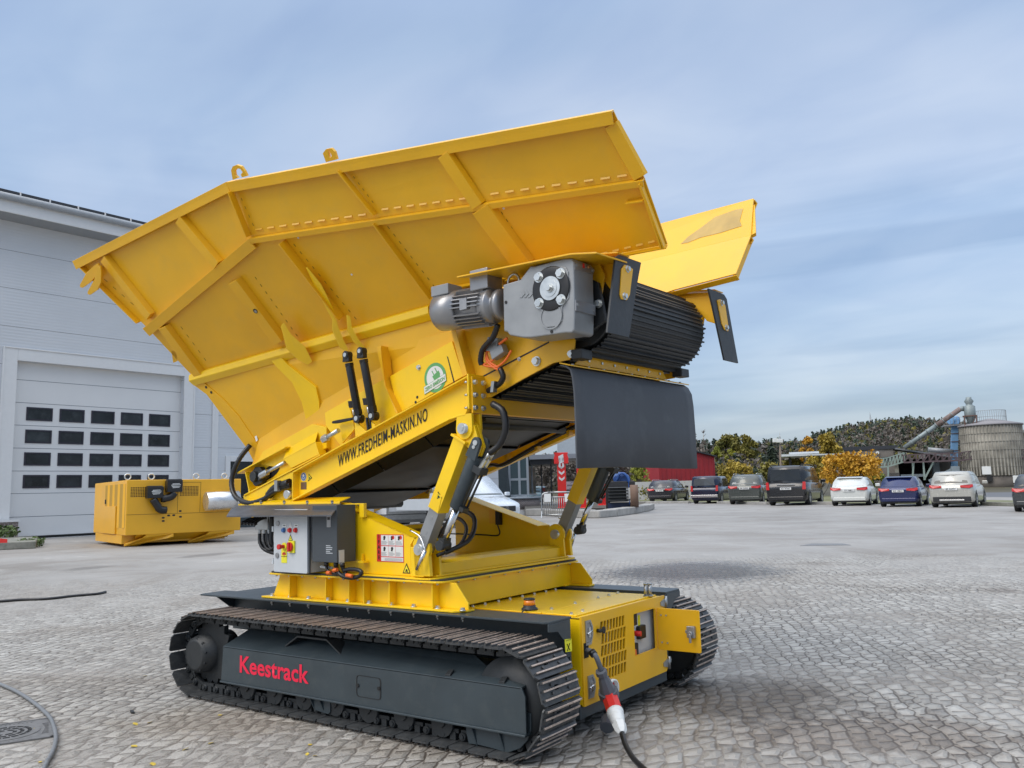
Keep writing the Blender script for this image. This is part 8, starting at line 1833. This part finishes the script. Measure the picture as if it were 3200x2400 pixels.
# --- works hall
M_WK = mat('weathered_beige_render', (.20, .18, .16), .85, var=.2, vscale=.3, dirt=.4, dcol=(.12, .11, .10))
FD = 140
frw = facing(2800, 1535, R(-4)); frw = Frame(V(*at(2800, 1535, FD)[:2], 0), frw.M); Pw = lambda x, y, d=0.: frw.on(x, y, 1, d)
wk = empty('works_hall', frw.O, 'weathered beige works hall with open dark bay and lean-to roof', 'industrial building')
def wbox(b, x0, y0, x1, y1, d0, d1): A_, B_ = Pw(x0, y0, d0), Pw(x1, y1, d0); b.box((A_.x, d0, max(0, B_.z)), (B_.x, d1, A_.z))
b = MB(frw); wbox(b, 2610, 1402, 2802, 1532, 0, 22); wbox(b, 2905, 1412, 3012, 1532, 3, 20); wbox(b, 2780, 1478, 2815, 1532, -2, 0); b.build('wall', M_WK, wk)
b = MB(frw); wbox(b, 2606, 1399, 2806, 1402, -.2, 22.2); wbox(b, 2715, 1430, 2790, 1441, -.10, -.01); b.build('dark_band', M_ROOFD, wk)
b = MB(frw); A_, B_ = Pw(2801, 1404, -3), Pw(2975, 1426, -3); b.prism([V(A_.x, -3, A_.z), V(B_.x, -3, B_.z-.2), V(B_.x+.5, 9, B_.z+.25), V(A_.x, 9, A_.z+.3)], (0, 0, .25)); b.build('lean_to_roof', mat('fibre_roof_grey', (.17, .18, .19), .8, var=.15), wk)
b = MB(frw); wbox(b, 2806, 1436, 2905, 1532, 8, 8.2); b.build('dark_bay', M_DKG, wk)
for (px, w_) in ((2851, 3), (2887, 4)): b = MB(frw); wbox(b, px, 1432, px+w_, 1500, -2, -1.7); b.build('bay_post', mat('pale_green_steel', (.26, .33, .29), .6) if px == 2851 else MATS['pale_green_steel'], wk)
b = MB(frw); wbox(b, 2815, 1483, 2895, 1489, -2.2, -2); wbox(b, 2915, 1445, 2940, 1498, 1, 3); b.build('grey_hopper', mat('grey_hopper_steel', (.22, .26, .28), .6, var=.2, vscale=.5), wk)
b = MB(frw)
for px, py in ((2742, 1415), (2811, 1417)): p = Pw(px, py, -.3); b.cyl((p.x, -.5, p.z), (p.x, -.05, p.z), .25, 12)
b.build('wall_lamp', M_WHT, wk)
b = MB(frw); A_, B_ = Pw(2900, 1405, -1), Pw(2978, 1412, -1); b.cyl(A_, B_, .35, 12); b.build('roof_duct', M_ALU, wk)
# conveyor bridges
M_GRS2 = MATS['pale_green_steel']; M_PUR = mat('rusty_purple_steel', (.10, .07, .075), .7, var=.2)
br = empty('conveyor_bridge', frw.O, 'rusty lattice conveyor bridge crossing before the silo', 'conveyor')
def truss(b, a, c, h, n_, d):
    A_, B_ = Pw(*a, d), Pw(*c, d)
    for dy in (0, 1.2):
        P0, P1 = A_+V(0, dy, 0), B_+V(0, dy, 0); b.bar(P0, P1, .14, .2); b.bar(P0+V(0, 0, h), P1+V(0, 0, h), .10, .12)
        for k in range(n_+1):
            q = P0.lerp(P1, k/n_); b.bar(q, q+V(0, 0, h), .09, .09, (0, 1, 0))
            if k < n_: b.bar(q, P0.lerp(P1, (k+1)/n_)+V(0, 0, h), .07, .07, (0, 1, 0))
b = MB(frw); truss(b, (2826, 1445), (3010, 1438), 1.1, 9, -6); b.mat(M_PUR); b.build('bridge_span', M_PUR, br)
b = MB(frw); truss(b, (3010, 1438), (3090, 1425), 1.1, 4, -6); truss(b, (3090, 1425), (3230, 1432), 1.1, 6, -6); b.build('bridge_span', M_PUR, br)
gb_ = empty('green_walkway', frw.O, 'pale green lattice walkway sloping down left of the open bay', 'walkway')
b = MB(frw); truss(b, (2722, 1462), (2775, 1458), 1.3, 5, -4); truss(b, (2775, 1458), (2828, 1442), 1.3, 5, -4); b.build('lattice', M_GRS2, gb_)
b = MB(frw)
for a, c in (((2885, 1442), (2889, 1500)), ((2918, 1442), (2890, 1495)), ((2855, 1446), (2852, 1490)), ((3038, 1442), (3040, 1510)), ((2775, 1460), (2776, 1500))): b.bar(Pw(*a, -5.5), Pw(*c, -5.5), .22, .22, (0, 1, 0))
b.build('support_leg', M_GRS2, br)
b = MB(frw); A_, B_ = Pw(2906, 1508, -8), Pw(2985, 1467, -8); b.bar(A_, B_, .8, .55, (0, 1, 0)); b.box((B_.x-.5, B_.y-.5, B_.z-.5), (B_.x+.5, B_.y+.5, B_.z+.45)); b.bar(B_+V(-1., -.45, -.6), B_+V(-1., -.45, -B_.z), .12, .12, (0, 1, 0)); tag(b.build('feeder_chute', MATS['grey_hopper_steel']), 'short inclined grey feeder chute above the beige off-road car', 'chute')
# blue elevator
el = empty('bucket_elevator', frw.O, 'tall light blue bucket elevator tower left of the silo', 'elevator')
M_LBL = mat('light_blue_steel', (.17, .34, .56), .5, var=.08, vscale=1)
b = MB(frw); A_, B_ = Pw(2974, 1332, -1), Pw(2993, 1472, -1); b.prism([V(A_.x, -1, A_.z), V(A_.x+.9, -1, A_.z), V(B_.x, -1, B_.z), V(B_.x-.9, -1, B_.z)], (0, .9, 0)); b.build('casing', M_LBL, el)
b = MB(frw)
for py in (1355, 1380, 1408, 1430): p = Pw(2980+(py-1332)*.09, py, -1.05); b.box((p.x-.5, -1.08, p.z-.06), (p.x+.62, -1.0, p.z+.06))
b.build('flange_ring', M_PUR, el)
b = MB(frw); p = Pw(2981, 1312, -1); b.cyl((p.x-.5, -1, p.z), (p.x+.5, 0, p.z), .62, 16); b.box((p.x-.6, -1.1, Pw(2981, 1326).z), (p.x+.6, .2, p.z)); b.build('head_drum', M_LBL, el)
b = MB(frw); p = Pw(2980, 1329, -1); b.box((p.x-1.4, -1.8, p.z-.1), (p.x+1.7, 1, p.z+.05))
for k in range(8): x = p.x-1.4+k*.44; b.box((x-.02, -1.8, p.z+.06), (x+.02, -1.76, p.z+1.1))
b.box((p.x-1.4, -1.8, p.z+1.1), (p.x+1.7, -1.75, p.z+1.15)); b.build('service_platform', M_ALU, el)
# silo
so_ = V(*at(3108, 1535, 138)[:2], 0); frs = Frame(so_, facing(3108, 1535).M); Ps = lambda x, y, d=0.: frs.on(x, y, 1, d)
si = empty('round_silo', so_, 'wide round weathered concrete silo with vertical ribs and white doors', 'silo')
rS = (Ps(3206, 1450).x-Ps(3008, 1450).x)/2; cxs = (Ps(3206, 1450).x+Ps(3008, 1450).x)/2; ztS = Ps(3100, 1332).z; zbS = Ps(3100, 1487).z
M_SIL = mat('weathered_silo_render', (.31, .29, .245), .85, var=.3, vscale=.6, dirt=.6, dcol=(.17, .15, .13))
b = MB(frs); b.cyl((cxs, 0, zbS), (cxs, 0, ztS), rS, 56); b.build('drum', M_SIL, si)
b = MB(frs)
for k in range(56): a = 2*math.pi*k/56; e = V(math.cos(a), math.sin(a), 0); t_ = V(-e.y, e.x, 0); b.obox(V(cxs, 0, (zbS+ztS)/2)+e*(rS+.03), e*.05, t_*.09, V(0, 0, (ztS-zbS)/2-.02))
b.build('vertical_rib', M_SIL, si)
b = MB(frs)
for k in range(1, 6): z = zbS+(ztS-zbS)*k/6; b.lathe((cxs, 0, z), (0, 0, 1), [(0, rS), (0, rS+.085), (.06, rS+.085), (.06, rS)], 56)
b.build('hoop', mat('dark_hoop', (.17, .16, .14), .8), si)
b = MB(frs); b.lathe((cxs, 0, ztS), (0, 0, 1), [(0, rS), (0, rS+.25), (.2, rS+.25), (1.1, .4)], 56); b.build('roof', mat('silo_roof_grey', (.26, .25, .26), .8), si)
b = MB(frs); b.cyl((cxs, 0, 0), (cxs, 0, zbS-.01), rS-.1, 56); b.build('plinth', mat('dark_stained_concrete', (.12, .105, .09), .9, var=.3, vscale=.7), si)
def ons(px, py): return V(Ps(px, py, -rS).x, -math.sqrt(max(.01, (rS+.12)**2-(Ps(px, py, -rS).x-cxs)**2)), Ps(px, py, -rS).z)
b = MB(frs)
for px0, px1, y0_, y1_ in ((3072, 1e4, 1458, 1483),):
    for cx_ in (3078, 3088): p = ons(cx_, 1470); b.obox(p, (.36, 0, 0), (0, .1, 0), (0, 0, (ons(cx_, 1458).z-ons(cx_, 1483).z)/2))
p = ons(3175, 1497); b.obox(p, (.35, 0, 0), (0, .1, 0), (0, 0, .5)); b.build('white_door', M_WHT, si)
b = MB(frs); p = ons(3092, 1495); b.obox(p, (.35, 0, 0), (0, .1, 0), (0, 0, .45)); b.build('dark_hatch', M_INK, si)
b = MB(frs); z = ztS+1.25
for k in range(24):
    a = math.pi*1.02+k*math.pi/24*1.0; a2 = a+math.pi/24; e, e2 = V(math.cos(a), math.sin(a), 0)*(rS*.55), V(math.cos(a2), math.sin(a2), 0)*(rS*.55); c_ = V(cxs, 0, 0)
    b.bar(c_+e+V(0, 0, ztS+.3), c_+e+V(0, 0, ztS+2.2), .05, .05, (1, 0, 0)); b.bar(c_+e+V(0, 0, ztS+2.2), c_+e2+V(0, 0, ztS+2.2), .05, .05); b.bar(c_+e+V(0, 0, ztS+1.3), c_+e2+V(0, 0, ztS+1.3), .05, .05)
b.build('handrail', M_ALU, si)
# cyclone and inclined pipe
cy = empty('dust_cyclone', so_, 'grey dust cyclone with conical bottom standing on the silo rim', 'cyclone'); p = lambda y: Ps(3032, y, -2).z
xc = Ps(3031, 1290, -2).x; s_ = Ps(3049, 1285, -2).x-xc; M_CYC = mat('galvanised_grey', (.24, .28, .28), .5, metal=.3, var=.15)
b = MB(frs); b.lathe((xc, -2, 0), (0, 0, 1), [(p(1332), s_*.22), (p(1302), s_*.95), (p(1300), s_), (p(1270), s_), (p(1266), s_*.6), (p(1262), s_*.55), (p(1254), s_*.85), (p(1246), s_*.5), (p(1241), s_*.5)], 28); b.build('cyclone_body', M_CYC, cy)
b = MB(frs)
for dx, dy in ((-1.0, -1), (1.0, -1), (-1.0, 1), (1.0, 1)): b.bar(V(xc+dx*s_*1.0, -2+dy*s_, p(1335)), V(xc+dx*s_*1.0, -2+dy*s_, p(1300)), .16, .16, (1, 0, 0))
b.box((xc-s_*1.3, -2-s_*1.1, p(1300)-.1), (xc+s_*1.2, -2+s_*1.1, p(1300)+.05)); b.bar(V(xc, -2-s_, p(1336)), V(xc+s_, -2-s_, p(1302)), .1, .1, (0, 1, 0)); b.build('stand', mat('rusty_stand', (.13, .075, .06), .8), cy)
pp = empty('inclined_pipe', so_, 'long grey and rusty pipe sloping down from the cyclone to the works hall', 'pipe')
q0_, q1_, q2_ = Ps(3012, 1277, -2), Ps(3002, 1277, -2), Ps(2826, 1400, -2)
b = MB(frs); k1 = q1_.lerp(q2_, .12); k2 = q1_.lerp(q2_, .42); b.cyl(q0_, q1_, .38, 14); b.cyl(k2, q2_, .34, 14); b.build('pipe_run', M_CYC, pp); b = MB(frs); b.cyl(q1_, k2, .36, 14); b.build('rusty_pipe_run', mat('rusty_pipe', (.22, .165, .15), .8, var=.35, vscale=1.5), pp)
b = MB(frs)
for f_ in (.15, .3, .42, .58, .72, .86): c_ = q1_.lerp(q2_, f_); d = (q2_-q1_).normalized(); b.cyl(c_-d*.06, c_+d*.06, .43, 14)
b.build('pipe_flange', M_CYC, pp)
o = at(2723, 1345, 400); b = MB(); t_ = at(2723, 1303, 400); b.cyl(V(o.x, o.y, o.z-8), V(o.x, o.y, t_.z), .35, 6); b.cyl(V(o.x, o.y, t_.z), V(o.x, o.y, t_.z+2), .12, 6); tag(b.build('radio_mast', M_ALU), 'thin radio mast rising from the wooded hilltop', 'mast')
